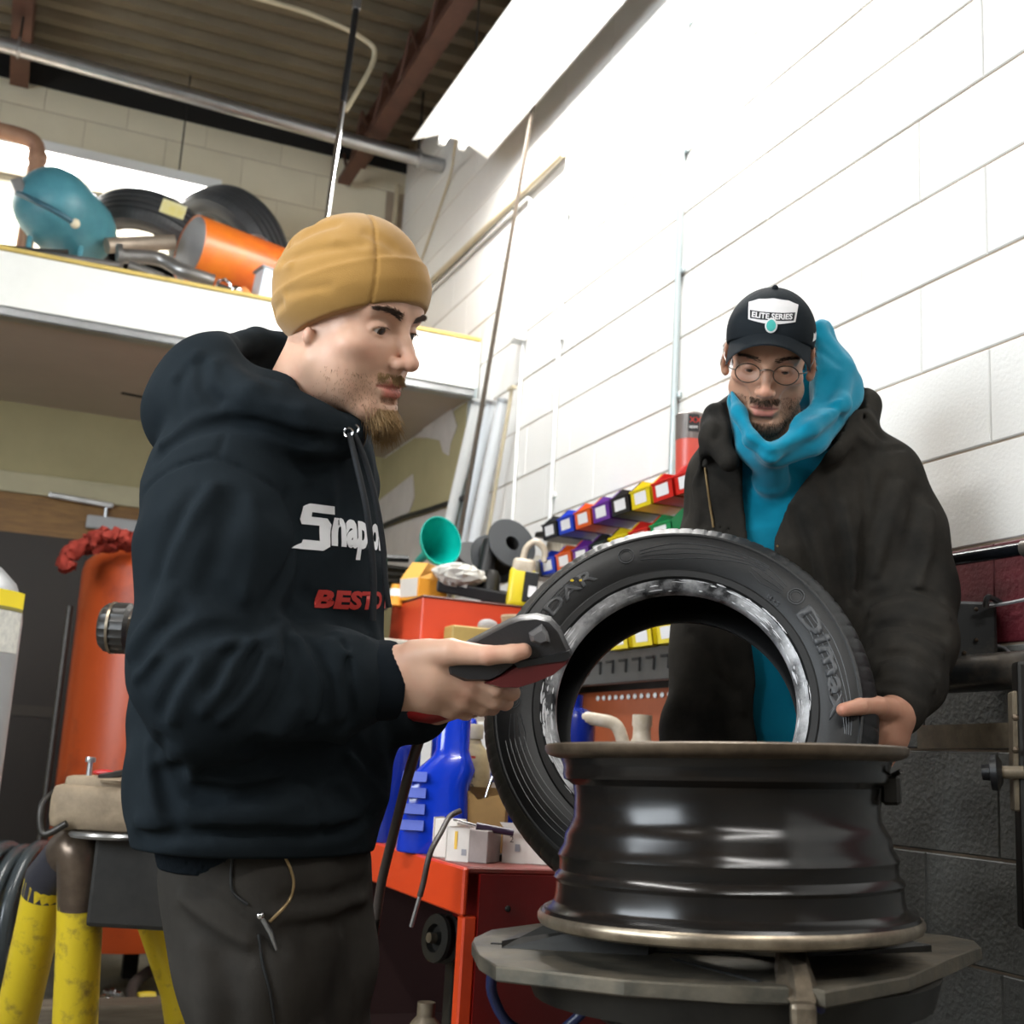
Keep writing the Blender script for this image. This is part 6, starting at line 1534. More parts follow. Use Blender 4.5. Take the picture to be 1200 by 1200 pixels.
# chest print
M_printw = mat('white_screen_print', (.80, .80, .82), .6); M_printr = mat('red_screen_print', (.45, .025, .018), .6)
pd = -bf; xd = -bs+UP*.13
def chest_org(px, py): 
    p = at(px, py, 1.70); return p
o0 = at(352, 645, 1.62)
me = sized(text_mesh('nap-on', 1, .045, .05), .19, .056)
org = V(at(352, 643, 1.60))
def chest(me, sx, z_px, nm, m):
    """sx = sideways start on the chest measured from the breastbone, toward his right"""
    ctr = V(at(318, z_px, 1.775)); og = ctr+V(bs)*sx
    return decal(nm, me, og, xd, UP, pd, bv, m, P1, .0016, 1.0)
S_poly = [[(.062, .078), (.026, .078), (.014, .072), (.010, .050), (.016, .042), (.044, .042), (.044, .016), (.020, .016), (.018, .010), (-.012, .0), (.050, .0), (.062, .008), (.064, .046), (.056, .056), (.030, .056), (.030, .064), (.066, .064)]]
chest(flat([[(x*1.0, y*.80) for x, y in S_poly[0]]]), .124, 655, 'chest_print', M_printw)
chest(me, .060, 655, 'chest_print', M_printw)
me = sized(text_mesh('BESTO PI', 1, .05, 0, 0, 'LEFT', 1.05), .25, .026)
chest(me, .084, 714, 'chest_print', M_printr)
# beanie
seam = [(-.045, .078, .056), (-.055, .055, .10), (-.045, .02, .135)]
def f_beanie0(P):
    d = ellip(P, (0, -.005, .040), (.0880, .1095, .0960))
    d = sm(d, ellip(P, (0, .012, .070), (.058, .062, .058)), .03)
    n_ = A3((0, -.47, 1.0)); n_ /= np.linalg.norm(n_)
    h = (P-A3((0, .09, .052)))@n_                                     # height above the brim line, which dips to the nape
    d = d - .0055*np.clip(1-np.abs(h-.006)/.030, 0, 1)**.5*(h < .036) - .0016*np.exp(-((h-.034)/.005)**2)
    inner = ellip(P, (0, -.014, .035), (.0790, .0990, .075))
    d = np.maximum(d, -h-.020)
    for sg in (-1, 1): d = d+.0030*np.exp(-((P[:, 0]*.82+sg*(P[:, 1]+.004)*.57)/.0016)**2)*(h > -.03)
    return d
def radial(fn, p, c=(0, 0, .03)):
    """point of the surface met going outward from c through p"""
    c = np.array(c); u = np.array(p)-c; u = u/np.linalg.norm(u); a, b = .05, .16
    for _ in range(18):
        m = (a+b)/2
        if float(fn((c+u*m)[None].astype(f32))[0]) < 0: a = m
        else: b = m
    return c+u*a
bf_folds = [([(-.085, -.06, .060), (-.08, .0, .078), (-.06, .05, .092)], .008, .0035), ([(-.05, -.09, .075), (-.07, -.05, .095), (-.06, .0, .12)], .009, .0040), ([(-.04, -.10, .055), (-.065, -.075, .085)], .007, .0040), ([(-.07, -.08, .045), (-.082, -.04, .056)], .007, -.0030),
            ([(-.02, -.09, .11), (-.045, -.05, .125)], .009, .0035), ([(-.075, .02, .095), (-.055, .06, .085)], .008, -.0022), ([(-.03, .075, .10), (-.05, .05, .115)], .008, .0025), ([(-.085, -.03, .02), (-.08, .03, .035)], .007, .0020), ([(-.06, -.085, -.01), (-.082, -.045, .005)], .007, .0028)]
BFW = [([radial(f_beanie0, (s*p[0], p[1], p[2])) for p in pts], w, dp*1.2) for pts, w, dp in bf_folds for s in (-1, 1)]
def f_beanie(P):
    d = f_beanie0(P)
    for pts, w, dp in BFW: d = d+groove(P, pts, w, dp)
    return d
Vv, Q = nets(f_beanie, (-.12, -.15, -.05), (.12, .12, .17), .0026)
me = np_mesh('beanie', H1.w(Vv), Q); me.materials.append(M_beanie); attach(link('beanie', me, None, None), P1)
# hair of the brows, moustache, goatee
M_brow = mat('dark_brown_hair', (.06, .032, .018), .55); M_goat = mat('dark_blond_beard', (.42, .26, .11), .55, var=.4, vscale=60); M_goatd = mat('brown_beard', (.16, .085, .035), .55)
hv1 = BVHTree.FromPolygons([tuple(p) for p in body_v[0]], [tuple(q) for q in body_q[0]])
def on_face(H, bv_, pts):
    out = []; nr = []
    for p in pts:
        w = V(H.w1(np.array(p))); c = V(H.w1(np.array((p[0]*.4, -.02, p[2])))); d = (c-w).normalized()
        hit, nn, _i, _d = bv_.ray_cast(w-d*.06, d, .15)
        if hit is None: hit, nn = w, -d
        out.append(np.array(hit)); nr.append(np.array(nn))
    return out, nr
rnd = np.random.RandomState(3)
def hairs(name, H, bv_, sampler, n, L, r, m, parent, lie, out=.35, bend=.25, seed=1):
    pts = [sampler() for _ in range(n)]; R_, N_ = on_face(H, bv_, pts)
    D = []
    for p, nn in zip(pts, N_):
        l = np.array(lie(p)); w = H.R@l; D.append(w/np.linalg.norm(w)+nn*out)
    return strands(name, R_, D, L, r, m, parent, bend, seed)
def brow_s(s):
    def f():
        t = rnd.uniform(0, 1); return (s*(.012+.038*t), .095-.018*t, .0155+.006*math.sin(t*2.4)+rnd.uniform(-.0045, .0035)*(1.15-.8*t))
    return f
for s in (-1, 1): hairs('eyebrow', H1, hv1, brow_s(s), 420, .0085, .00042, M_brow, P1, lambda p: (math.copysign(1, p[0])*.9, -.2, .35), .22, .25, 5+s)
hairs('moustache', H1, hv1, lambda: (rnd.uniform(-.027, .027), .10, -.0605+rnd.uniform(-.006, .004)), 420, .010, .00034, M_goat, P1, lambda p: (p[0]*14, .25, -.8), .45, .25, 9)
hairs('goatee', H1, hv1, lambda: (rnd.normal(0, .012), .09, -.112+rnd.uniform(-.014, .010)), 900, .040, .00042, M_goat, P1, lambda p: (-p[0]*9, .38, -1.0), .25, .16, 12)
hairs('goatee', H1, hv1, lambda: (rnd.normal(0, .014), .06, -.120+rnd.uniform(-.010, .006)), 420, .030, .00042, M_goatd, P1, lambda p: (-p[0]*9, .35, -1.0), .2, .16, 13)
hairs('stubble', H1, hv1, lambda: (rnd.choice([-1, 1])*rnd.uniform(.0, .06), rnd.uniform(.01, .09), rnd.uniform(-.115, -.06)), 900, .0045, .00022, M_goatd, P1, lambda p: (0, .2, -1), .5, .3, 15)
for s in (-1, 1):
    eb = np.array((s*.031, .0745, -.002)); pts = [H1.w1(eb+np.array((.0135*math.sin(a)*1.05, .0135*math.cos(a)*.98, .0022*math.cos(a)-.0004))) for a in np.linspace(-.85, .85, 34)]
    strands('eyelashes', pts, [H1.R@np.array((0, .8, -.35)) for _ in pts], .006, .00025, M_brow, P1, .12, 21+s)
# trousers and boots
folds_t = [([(225, 1040), (262, 1066), (300, 1090), (330, 1112)], .010, .009), ([(212, 1052), (250, 1082), (290, 1104)], .010, -.008), ([(208, 1075), (245, 1102), (290, 1125)], .011, .008), ([(335, 1055), (380, 1052), (425, 1037)], .010, .009), ([(332, 1070), (380, 1068), (428, 1054)], .010, -.007),
           ([(335, 1092), (380, 1084), (425, 1072)], .011, .008), ([(303, 1095), (310, 1130), (318, 1165), (325, 1199)], .006, .006), ([(232, 1110), (240, 1150), (242, 1199)], .016, -.008), ([(262, 1125), (272, 1160), (276, 1199)], .014, .008), ([(360, 1110), (370, 1150), (372, 1199)], .016, .007), ([(400, 1100), (405, 1150), (402, 1199)], .014, -.006)]
def f_trous0(P):
    d = segE(P, at(308, 940, 1.78), at(310, 1010, 1.78), .150, .156, bf, .80)
    d = sm(d, chain(P, [(at(290, 1020, 1.705), .108), (at(298, 1130, 1.70), .103), (knee_r, .090), ((ank_r[0], ank_r[1], .12), .070)], .03), .05)
    d = sm(d, chain(P, [(at(345, 1020, 1.85), .112), (at(358, 1130, 1.845), .100), (knee_l, .088), ((ank_l[0], ank_l[1], .12), .070)], .03), .05)
    return d
FT = [(snap(f_trous0, pts), w, dp) for pts, w, dp in folds_t]; FT = [f for f in FT if len(f[0]) > 1]
def f_trous(P):
    d = f_trous0(P)
    for pts, w, dp in FT: d = d+groove(P, pts, w, dp)
    d = d+.004*np.sin(P[:, 2]*22+P[:, 0]*15)*np.sin(P[:, 0]*30+P[:, 1]*22)
    return np.maximum(d, .055-P[:, 2])
cloth('trousers', f_trous, np.array([.0, 1.35, .03]), np.array([.85, 2.15, .86]), .0065, M_trous, P1)
zp = bez([at(331, 998, 1.60), at(344, 1030, 1.60), at(340, 1052, 1.60), at(316, 1078, 1.60)], 16)
tb = bvh_of([c for c in P1.children if c.name.startswith('trousers')][0])
def stick(pts, off=.0015):
    out = []
    for p in pts:
        p = V(p); d = V(camv((0), 0, 1)); d = (p-V(CAM)).normalized(); h = tb.ray_cast(V(CAM)+d*.8, d, 2.0)[0]
        out.append((h if h is not None else p)-d*off)
    return out
M_zip = mat('brassy_zip', (.36, .25, .12), .4, .5)
for pts, r, m, nm in (([(331, 998), (341, 1020), (344, 1038), (337, 1058), (316, 1080)], .0022, M_zip, 'pocket_zip'), ([(272, 1002), (271, 1022), (273, 1045), (290, 1060)], .0022, M_black_rubber, 'pocket_seam'),
                      ([(303, 1095), (308, 1130), (316, 1160), (323, 1205)], .0020, M_black_rubber, 'leg_seam')):
    attach(MB().tube(stick(bez([at(x, y, 1.6) for x, y in pts], 24)), r, 6).build(nm, m, None, smooth=60), P1)
c = stick([at(305, 1073, 1.6)], .006)[0]; c2 = stick([at(324, 1113, 1.6)], .006)[0]
attach(MB().ball(c, .0055, 12, 8).build('zip_slider', M_chrome, None, smooth=60), P1)
attach(MB().tube([c, (c+c2)/2+V(camv(.25, -.1, -.2))*.004, c2], [.0028, .0034, .0018], 8).build('zip_pull', M_steel, None, smooth=60), P1)
def boot(parent, ank, fwd, m):
    f_ = V((fwd[0], fwd[1], 0)).normalized(); a = np.array((ank[0], ank[1], 0)); fv = np.array(f_)
    def fn(P):
        d = chain(P, [(a+(0, 0, .13), .052), (a+np.array((0, 0, .06))-fv*.02, .048), (a+fv*.09+(0, 0, .05), .046), (a+fv*.17+(0, 0, .042), .044)], .02)
        return np.maximum(d, .004-P[:, 2])
    lo, hi = box_of([a-.1, a+fv*.2+(0, 0, .2), a+.1], .06); lo[2] = -.01
    cloth('boot', fn, lo, hi, .006, m, parent)
M_boot = mat('dark_work_boot', (.03, .02, .012), .55)
boot(P1, ank_r, bf, M_boot); boot(P1, ank_l, bf, M_boot)
# ---- the scan tool in his hand: a thing of its own
og = at(600, 765, 1.635); ST = thing('scan_tool', 'black handheld scan tool with dark red underside in the hooded man hand', 'scan tool', og)
bpy.context.view_layer.update()
def slab(name, pix, d0, d1, m, bev=.004, taper=.92):
    cx = sum(p[0] for p in pix)/len(pix); cy = sum(p[1] for p in pix)/len(pix)
    bm = bmesh.new(); n = len(pix); rings = []
    for d_, k in ((d0, taper), (d0+.008, 1.0), (d1-.008, 1.0), (d1, taper)):
        rings.append([bm.verts.new(V(at(cx+(x-cx)*k, cy+(y-cy)*k, 1.64))+V(CM[2])*(d_-1.64)) for x, y in pix])
    bm.faces.new(rings[0][::-1]); bm.faces.new(rings[3])
    for a, b in zip(rings[:-1], rings[1:]):
        for i in range(n): bm.faces.new((a[i], a[(i+1) % n], b[(i+1) % n], b[i]))
    bmesh.ops.recalc_face_normals(bm, faces=bm.faces[:])
    me = bpy.data.meshes.new(name); bm.to_mesh(me); bm.free(); soften(me, 38)
    return attach(link(name, me, m, None), ST)
M_tool = mat('dark_tool_plastic', (.028, .026, .027), .38, bump=.1, bscale=300); M_toolred = mat('dark_red_tool_panel', (.085, .010, .010), .40)
slab('upper_shell', [(520, 770), (548, 752), (575, 738), (596, 727), (610, 722), (630, 720), (646, 724), (657, 736), (667, 757), (668, 764), (661, 768), (630, 771), (602, 776), (586, 788), (572, 795), (545, 795), (525, 788)], 1.605, 1.672, M_tool)
slab('lower_panel', [(568, 797), (586, 789), (603, 777), (632, 772), (662, 768), (667, 766), (664, 774), (648, 787), (626, 796), (606, 802), (586, 802)], 1.600, 1.676, M_toolred)
slab('bumper', [(598, 772), (640, 765), (667, 758), (670, 763), (664, 770), (632, 774), (604, 779)], 1.598, 1.679, M_black_plastic)
slab('antenna_nub', [(619, 738), (634, 728), (641, 737), (643, 747), (632, 751), (621, 746)], 1.572, 1.612, mat('grey_nub', (.10, .095, .095), .35), taper=.6)
# ---------------------------------------------------------------- the man in the cap behind the tyre
P2 = thing('person', 'man in black cap, round glasses and dark work jacket lifting a tyre', 'person', (1.37, 1.93, 0))
bpy.context.view_layer.update()
M_jack = cloth_mat('worn_black_duck', (.020, .0195, .0185), .8, col2=(.048, .043, .036), weave=650, sheen=.0, vs=7)
M_tealc = cloth_mat('bright_teal_fleece', (.004, .28, .43), .85, col2=(.003, .22, .36), sheen=.3)
M_lining = mat('dark_plaid_lining', (.022, .010, .010), .9, col2=(.009, .009, .011), vscale=26, thr=(.4, .55))
M_cap = cloth_mat('black_cap_twill', (.018, .022, .026), .75, sheen=.0)
M_trous2 = cloth_mat('dark_work_trousers', (.012, .012, .014), .85)
M_skin2 = skin_mat('tanned_skin', (.56, .32, .215), (.46, .17, .13), (.54, .22, .15), (.27, .16, .10))
bf2 = camv(-.16, .03, -.98); ls2 = camv(1, .02, -.16)
H2 = Frame(at(901, 419, 2.285), camv(-.22, .33, -.915), camv(.02, -.94, -.33), 1.0)
nb2 = H2.l(at(915, 545, 2.36))[0]
def f_head2(P):
    d = head_sdf(P, mouth_open=.0022, cheek=1.0, jawdrop=.004, thin=.95, lid_drop=.0072); return sm(d, neck_sdf(P, nb2, .050, .055), .02)
Vv, Q = nets(f_head2, (-.10, -.14, -.27), (.10, .135, .135), .0023)
hb2 = (H2.w(Vv), Q)
body_v = [hb2[0]]; body_q = [Q]; body_t = [tint_of(Vv.astype(f32), .0022, .45)]
# his left hand on the tyre wall (thumb in front, fingers behind the tread)
palm = [C((1052, 818, 2.06, .029), (1047, 840, 2.03, .030)), C((1044, 832, 2.01, .023), (1030, 850, 2.00, .020), (1020, 872, 2.01, .016)), C((1048, 835, 2.02, .023), (1037, 862, 2.01, .020), (1030, 884, 2.02, .016)),
        C((1054, 838, 2.03, .023), (1044, 866, 2.025, .020), (1036, 890, 2.035, .0155)), C((1058, 838, 2.04, .021), (1050, 866, 2.04, .018), (1040, 886, 2.05, .014))]
fing = [C((1044, 832, 2.00, .020), (1028, 828, 1.955, .0160), (1008, 828, 1.912, .0128), (988, 832, 1.890, .0106)),
        C((1020, 872, 2.01, .0145), (1016, 892, 2.05, .0125), (1014, 896, 2.09, .011), (1010, 890, 2.12, .010)), C((1030, 884, 2.02, .0148), (1024, 906, 2.06, .0128), (1018, 910, 2.10, .011), (1012, 902, 2.13, .010)),
        C((1036, 890, 2.035, .014), (1026, 908, 2.07, .012), (1018, 912, 2.11, .0108), (1010, 904, 2.135, .0095)), C((1040, 886, 2.05, .0125), (1032, 900, 2.08, .0108), (1024, 904, 2.11, .0098), (1016, 898, 2.13, .009))]
fnb = hand_fn(fing, palm)
def fn_h2(P):
    d = fnb(P)
    for a, b in (((1026, 848, 1.97), (1014, 870, 1.98)), ((1040, 850, 1.98), (1030, 880, 1.99)), ((1050, 856, 2.0), (1044, 884, 2.01))): d = d+groove(P, [at(*a), at(*b)], .005, .0022)
    return d
lo, hi = box_of([p for c in palm+fing for p, r in c], .045); Vv, Q = nets(fn_h2, lo, hi, .0026)
body_v.append(Vv); body_q.append(Q); kk = np.zeros((len(Vv), 3)); kk[:, 1] = .35; kk[:, 1] += .4*np.exp(-(np.linalg.norm(Vv-at(988, 832, 1.88), axis=1)/.015)**2); body_t.append(np.clip(kk, 0, 1))
# his right hand under the tyre
palm = [C((800, 905, 2.33, .030), (795, 935, 2.32, .03)), C((800, 925, 2.31, .022), (785, 975, 2.30, .016)), C((795, 925, 2.32, .022), (775, 970, 2.31, .016)), C((805, 930, 2.31, .02), (797, 978, 2.29, .015))]
fing = [C((785, 975, 2.30, .013), (782, 1010, 2.27, .011), (785, 1030, 2.24, .0095)), C((775, 970, 2.31, .013), (770, 1004, 2.28, .011), (772, 1024, 2.25, .0095)), C((797, 978, 2.29, .013), (796, 1014, 2.26, .011), (799, 1032, 2.23, .0095)),
        C((806, 972, 2.29, .012), (808, 1004, 2.27, .010), (811, 1022, 2.24, .009)), C((812, 930, 2.30, .016), (824, 955, 2.27, .0125), (830, 975, 2.25, .0105))]
lo, hi = box_of([p for c in palm+fing for p, r in c], .045); Vv, Q = nets(hand_fn(fing, palm), lo, hi, .004); body_v.append(Vv); body_q.append(Q); body_t.append(np.zeros((len(Vv), 3)))
hipc = at(895, 1010, 2.42); hz = hipc[2]
hr = hipc-np.array(ls2)*.10; hl = hipc+np.array(ls2)*.10; kr = hr*1; kr[2] = .48; kl = hl*1; kl[2] = .48; ar = hr*1; ar[2] = .10; al = hl*1; al[2] = .10
def f_trunk2(P):
    d = chainE(P, [(at(915, 545, 2.36), .07, 1), (at(925, 620, 2.42), .11, .50), (at(928, 820, 2.43), .11, .55), (hipc, .12, .6)], bf2, .03)
    for h_, k_, a_ in ((hr, kr, ar), (hl, kl, al)): d = sm(d, chain(P, [(h_, .08), (k_, .05), (a_, .036)], .02), .03)
    for c in (C((852, 565, 2.40, .045), (838, 740, 2.42, .038), (800, 905, 2.33, .028)), C((1035, 560, 2.37, .045), (1070, 700, 2.34, .038), (1050, 820, 2.06, .028))): d = sm(d, chain(P, c, .02), .02)
    return d
lo, hi = box_of([at(800, 500, 2.3), at(1100, 500, 2.3), at(800, 1000, 2.5), ar, al], .22); lo[2] = .05
Vv, Q = nets(f_trunk2, lo, hi, .01); body_v.append(Vv); body_q.append(Q); body_t.append(np.zeros((len(Vv), 3)))
B2 = join_body(body_v, body_q, body_t, M_skin2, P2)
for s in (-1, 1): eyeball(H2, s, (.0, .86, -.55), P2, M_iris)
# teal sweatshirt with its hood bunched round the neck
ring2 = C((960, 388, 2.375, .013), (990, 432, 2.345, .014), (986, 474, 2.275, .015), (948, 505, 2.215, .015), (903, 532, 2.185, .013), (880, 515, 2.20, .012), (866, 484, 2.245, .012), (862, 458, 2.30, .011))
def f_teal(P):
    d = chainE(P, [(at(912, 545, 2.37), .085, .8), (at(918, 600, 2.39), .150, .54), (at(922, 800, 2.41), .155, .58), (at(922, 950, 2.42), .155, .60)], bf2, .04)
    n1 = A3(camv(.75, -.1, -.65))
    hood = chain(P, ring2, .02)
    sheet = segE(P, at(966, 398, 2.39), at(984, 446, 2.35), .040, .062, camv(.75, .0, -.66), .36); sheet = sm(sheet, segE(P, at(982, 450, 2.34), at(950, 498, 2.26), .060, .050, camv(.45, -.35, -.8), .42), .015)
    sheet = sm(sheet, segE(P, at(905, 528, 2.23), at(903, 560, 2.29), .026, .035, bf2, .6), .02); sheet = sm(sheet, segE(P, at(940, 510, 2.235), at(905, 530, 2.22), .040, .028, camv(.2, -.4, -.9), .5), .02)
    hood = sm(hood, sheet, .015)
    hood = sm(hood, ellip(P, at(950, 440, 2.45), (.09, .05, .07), np.stack([CM[0], CM[2], CM[1]], 1)), .03)
    hood = sm(hood, segE(P, at(880, 520, 2.26), at(868, 470, 2.33), .035, .03, camv(-.7, 0, -.7), .5), .02)
    d = sm(d, hood, .02)
    d = smx(d, -chain(P, C((906, 400, 2.31, .080), (905, 465, 2.295, .068), (901, 506, 2.25, .040)), .02), .010)
    for pts, w, dp in (([(958, 470, 2.24), (975, 478, 2.25), (990, 492, 2.27)], .006, .006), ([(945, 462, 2.25), (985, 470, 2.25)], .007, -.004), ([(905, 535, 2.17), (950, 520, 2.2), (985, 500, 2.25)], .008, .007), ([(905, 535, 2.17), (878, 522, 2.19), (862, 495, 2.22)], .007, .006),
                       ([(892, 560, 2.2), (900, 640, 2.22)], .014, .005), ([(872, 470, 2.22), (880, 505, 2.19)], .005, .004), ([(950, 400, 2.33), (985, 425, 2.31)], .008, .004), ([(940, 500, 2.19), (970, 485, 2.23)], .006, -.004)):
        d = d+groove(P, [at(*p) for p in pts], w, dp)
    return np.maximum(d, .72-P[:, 2])
lo, hi = box_of([at(800, 400, 2.3), at(1060, 400, 2.3), at(800, 950, 2.55), at(1060, 950, 2.2)], .10); lo[2] = .70; hi[2] = 1.80
TL = cloth('teal_hoodie', f_teal, lo, hi, .0048, M_tealc, P2)
# work jacket, open down the front
ja_r = C((858, 560, 2.40, .078), (842, 650, 2.42, .082), (836, 750, 2.43, .078), (815, 850, 2.38, .062), (802, 900, 2.335, .052))
ja_l = C((1025, 560, 2.36, .082), (1050, 625, 2.35, .090), (1064, 700, 2.33, .088), (1066, 755, 2.23, .080), (1058, 795, 2.13, .066), (1051, 824, 2.06, .054))
folds2 = [([(1008, 545), (1030, 528), (1058, 525), (1085, 540)], .005, .006), ([(1012, 548), (1016, 600), (1008, 660)], .007, .009), ([(1040, 560), (1028, 600), (1015, 640), (1008, 690)], .010, .011), ([(1055, 570), (1040, 620), (1026, 670)], .010, -.009), ([(1075, 575), (1066, 630), (1045, 690)], .011, .010), ([(1092, 600), (1088, 650), (1075, 690)], .010, -.007),
          ([(1022, 700), (1060, 690), (1100, 700)], .009, .013), ([(1020, 716), (1060, 706), (1108, 722)], .008, -.010), ([(1022, 735), (1065, 728), (1106, 745)], .009, .013), ([(1026, 750), (1070, 745), (1104, 765)], .008, -.010), ([(1030, 768), (1070, 765), (1098, 785)], .008, .012), ([(1034, 785), (1070, 784), (1092, 805)], .008, -.008), ([(1035, 803), (1065, 803), (1085, 820)], .007, .009), ([(1028, 815), (1052, 822), (1072, 830)], .005, .006),
          ([(965, 560), (982, 610), (992, 660), (996, 700)], .012, .011), ([(945, 600), (962, 650), (970, 700)], .012, -.008), ([(990, 590), (1000, 640), (1002, 700)], .010, -.007), ([(930, 600), (945, 640), (955, 680)], .010, .008), ([(842, 505), (838, 545)], .009, .006), ([(822, 530), (815, 570), (818, 610)], .009, -.008), ([(805, 560), (802, 600)], .009, .007),
          ([(995, 480), (1015, 492), (1035, 512)], .008, .009), ([(985, 500), (1005, 508), (1020, 520)], .008, -.006), ([(836, 480), (846, 500)], .007, .007), ([(810, 745), (830, 790), (860, 810)], .012, .009), ([(850, 760), (870, 830)], .014, -.008), ([(1000, 530), (985, 545), (965, 558)], .006, .008)]
mid2 = at(905, 600, 2.39)
edge_z = [at(0+900, y, 2.2)[2] for y in (500, 545, 580, 620, 680, 760, 900, 1000)][::-1]
sL = [A3(at(x, y, 2.21))@A3(ls2) for x, y in ((868, 500), (872, 545), (876, 580), (878, 620), (880, 680), (884, 760), (890, 900), (895, 1000))][::-1]
sR = [A3(at(x, y, 2.21))@A3(ls2) for x, y in ((985, 500), (950, 545), (922, 590), (911, 620), (915, 680), (935, 760), (985, 900), (1000, 1000))][::-1]
def f_jacket0(P):
    d = chainE(P, [(at(915, 560, 2.38), .115, .72), (at(930, 610, 2.40), .198, .64), (at(932, 760, 2.41), .203, .66), (at(908, 930, 2.42), .182, .68), (at(900, 990, 2.42), .17, .68)], bf2, .05)
    d = sm(d, chain(P, C((905, 540, 2.40, .07), (858, 562, 2.40, .08)), .02), .04); d = sm(d, chain(P, C((925, 540, 2.40, .07), (1025, 560, 2.36, .082)), .02), .04)
    d = sm(d, chain(P, ja_r, .03), .022); d = sm(d, chain(P, ja_l, .03), .022)
    coll = chain(P, C((842, 508, 2.29, .018), (840, 486, 2.34, .020), (865, 472, 2.44, .024)), .02)                     # hood of the jacket folded on the shoulders
    coll = sm(coll, chain(P, C((854, 540, 2.26, .022), (838, 515, 2.31, .030), (840, 496, 2.38, .03)), .02), .02)
    coll = sm(coll, chain(P, C((975, 525, 2.27, .020), (1003, 500, 2.33, .030), (1010, 474, 2.40, .032), (975, 460, 2.50, .035), (900, 465, 2.52, .035)), .02), .02)
    d = sm(d, coll, .04)
    inner = f_teal(P)-.004
    d = np.maximum(d, -inner)
    s = P@A3(ls2); a = np.interp(P[:, 2], edge_z, sL); b = np.interp(P[:, 2], edge_z, sR)
    fr = (P-A3(mid2))@A3(bf2)
    cut = np.maximum(np.maximum(a-s, s-b), .03-fr)                 # the open front
    d = smx(d, -cut, .008)
    d = smx(d, -chain(P, C((912, 400, 2.34, .10), (912, 470, 2.33, .092), (908, 512, 2.26, .055)), .02), .012)
    return d
F2 = [(snap(f_jacket0, pts, 1.8, 3.2), w, dp) for pts, w, dp in folds2]; F2 = [f for f in F2 if len(f[0]) > 1]
def f_jacket(P):
    d = f_jacket0(P)
    for pts, w, dp in F2: d = d+groove(P, pts, w, dp*1.3)
    d = d+.0035*np.sin(P[:, 0]*33+P[:, 2]*11)*np.sin(P[:, 2]*35+2*np.sin(P[:, 1]*24))
    return np.maximum(d, .715-P[:, 2])
lo, hi = box_of([p for p, r in ja_r+ja_l]+[at(945, 990, 2.42)], .24); lo[2] = .70; hi[2] = 1.72
JK = cloth('work_jacket', f_jacket, lo, hi, .0048, M_jack, P2)
jb = bvh_of(JK)
def on_j(pts, bv_, off=.002):
    out = []
    for x, y in pts:
        p = V(at(x, y, 1.5)); d = (p-V(CAM)).normalized(); h = bv_.ray_cast(V(CAM)+d*1.5, d, 2.0)[0]
        if h is not None: out.append(h-d*off)
    return out
for pts in ([(948, 543), (938, 555), (926, 575), (915, 598), (911, 622), (911, 640)],  [(826, 548), (829, 570), (832, 592), (836, 618)]):
    q = on_j([(x, y) for x, y in pts], jb)
    q = [p for p in q]
    if len(q) > 2: attach(MB().tube(bez(q, 20), .0022, 6).build('zip', M_zip, None, smooth=60), P2)
q = on_j([(979, 507)], jb, .004)
if q: attach(MB().ball(q[0], .0055, 12, 8).build('snap_button', M_chrome, None, smooth=60), P2)
cuff_pts = [at(1056, 806, 2.155), at(1049, 832, 2.118)]
# left lapel lining
q = [(842, 520), (862, 512), (876, 540), (877, 600), (870, 640), (840, 640), (836, 600), (830, 560)]
# cap
def f_cap(P):
    d = ellip(P, (0, -.012, .040), (.0815, .1035, .0865))
    d = sm(d, ellip(P, (0, .035, .062), (.067, .062, .052)), .03)
    h = P[:, 2]-(.020+.032*np.clip(P[:, 1]/.09, -.6, 1))              # lower edge rises toward the front
    d = np.maximum(d, -h)
    d = d+groove(P, [(0, .097, .06), (0, .078, .11), (0, .02, .138), (0, -.07, .11)], .0018, .0012)
    for s in (-1, 1): d = d+groove(P, [(s*.062, .055, .055), (s*.045, .035, .11), (0, .0, .137)], .0018, .0012)
    return d
Vv, Q = nets(f_cap, (-.11, -.14, .0), (.11, .12, .16), .0026); me = np_mesh('cap_crown', H2.w(Vv), Q); me.materials.append(M_cap); CR = attach(link('cap', me, None, None), P2)
attach(MB().ball(H2.w1(np.array((0, .000, .1285))), .006, 10, 6).build('cap_button', M_cap, None, smooth=60), CR)
NU, NV = 28, 10; vs = []; fs = []
for layer in (0, 1):
    for i in range(NU+1):
        u = -1+2*i/NU
        for j in range(NV+1):
            v = j/NV; ang = u*1.10
            x = .0815*math.sin(ang)*(1+.04*v); y0 = -.012+.1025*math.cos(ang)*(1 if abs(u) < .9 else 1); ext = .064*max(0, math.cos(ang*.95))**.8*v
            z = .066 - .002*v - .026*(u*u)*v - .036*u*u - .006*v*v - layer*.003
            vs.append(H2.w1(np.array((x, y0+ext, z))))
n1 = (NU+1)*(NV+1)
for i in range(NU):
    for j in range(NV):
        a = i*(NV+1)+j; b = a+NV+1
        fs.append((a, a+1, b+1, b)); fs.append((n1+a, n1+b, n1+b+1, n1+a+1))
    e = i*(NV+1)+NV; fs.append((e, n1+e, n1+e+NV+1, e+NV+1))
for i in (0, NU):
    for j in range(NV):
        a = i*(NV+1)+j; fs.append((a, n1+a, n1+a+1, a+1))
BR = attach(MB().add(vs, fs).build('cap_brim', M_cap, None, smooth=60), CR)
cb_ = bvh_of(CR); fw2 = V(H2.R[:, 1]); up2 = V(H2.R[:, 2]); rt2 = V(H2.R[:, 0])
if rt2.dot(V(CM[0])) < 0: rt2 = -rt2
def cap_decal(nm, me, x, z, m, off): return decal(nm, me, V(H2.w1(np.array((0, .0, 0))))+rt2*x+up2*z+fw2*.2, rt2, up2, -fw2, cb_, m, CR, off, .6)
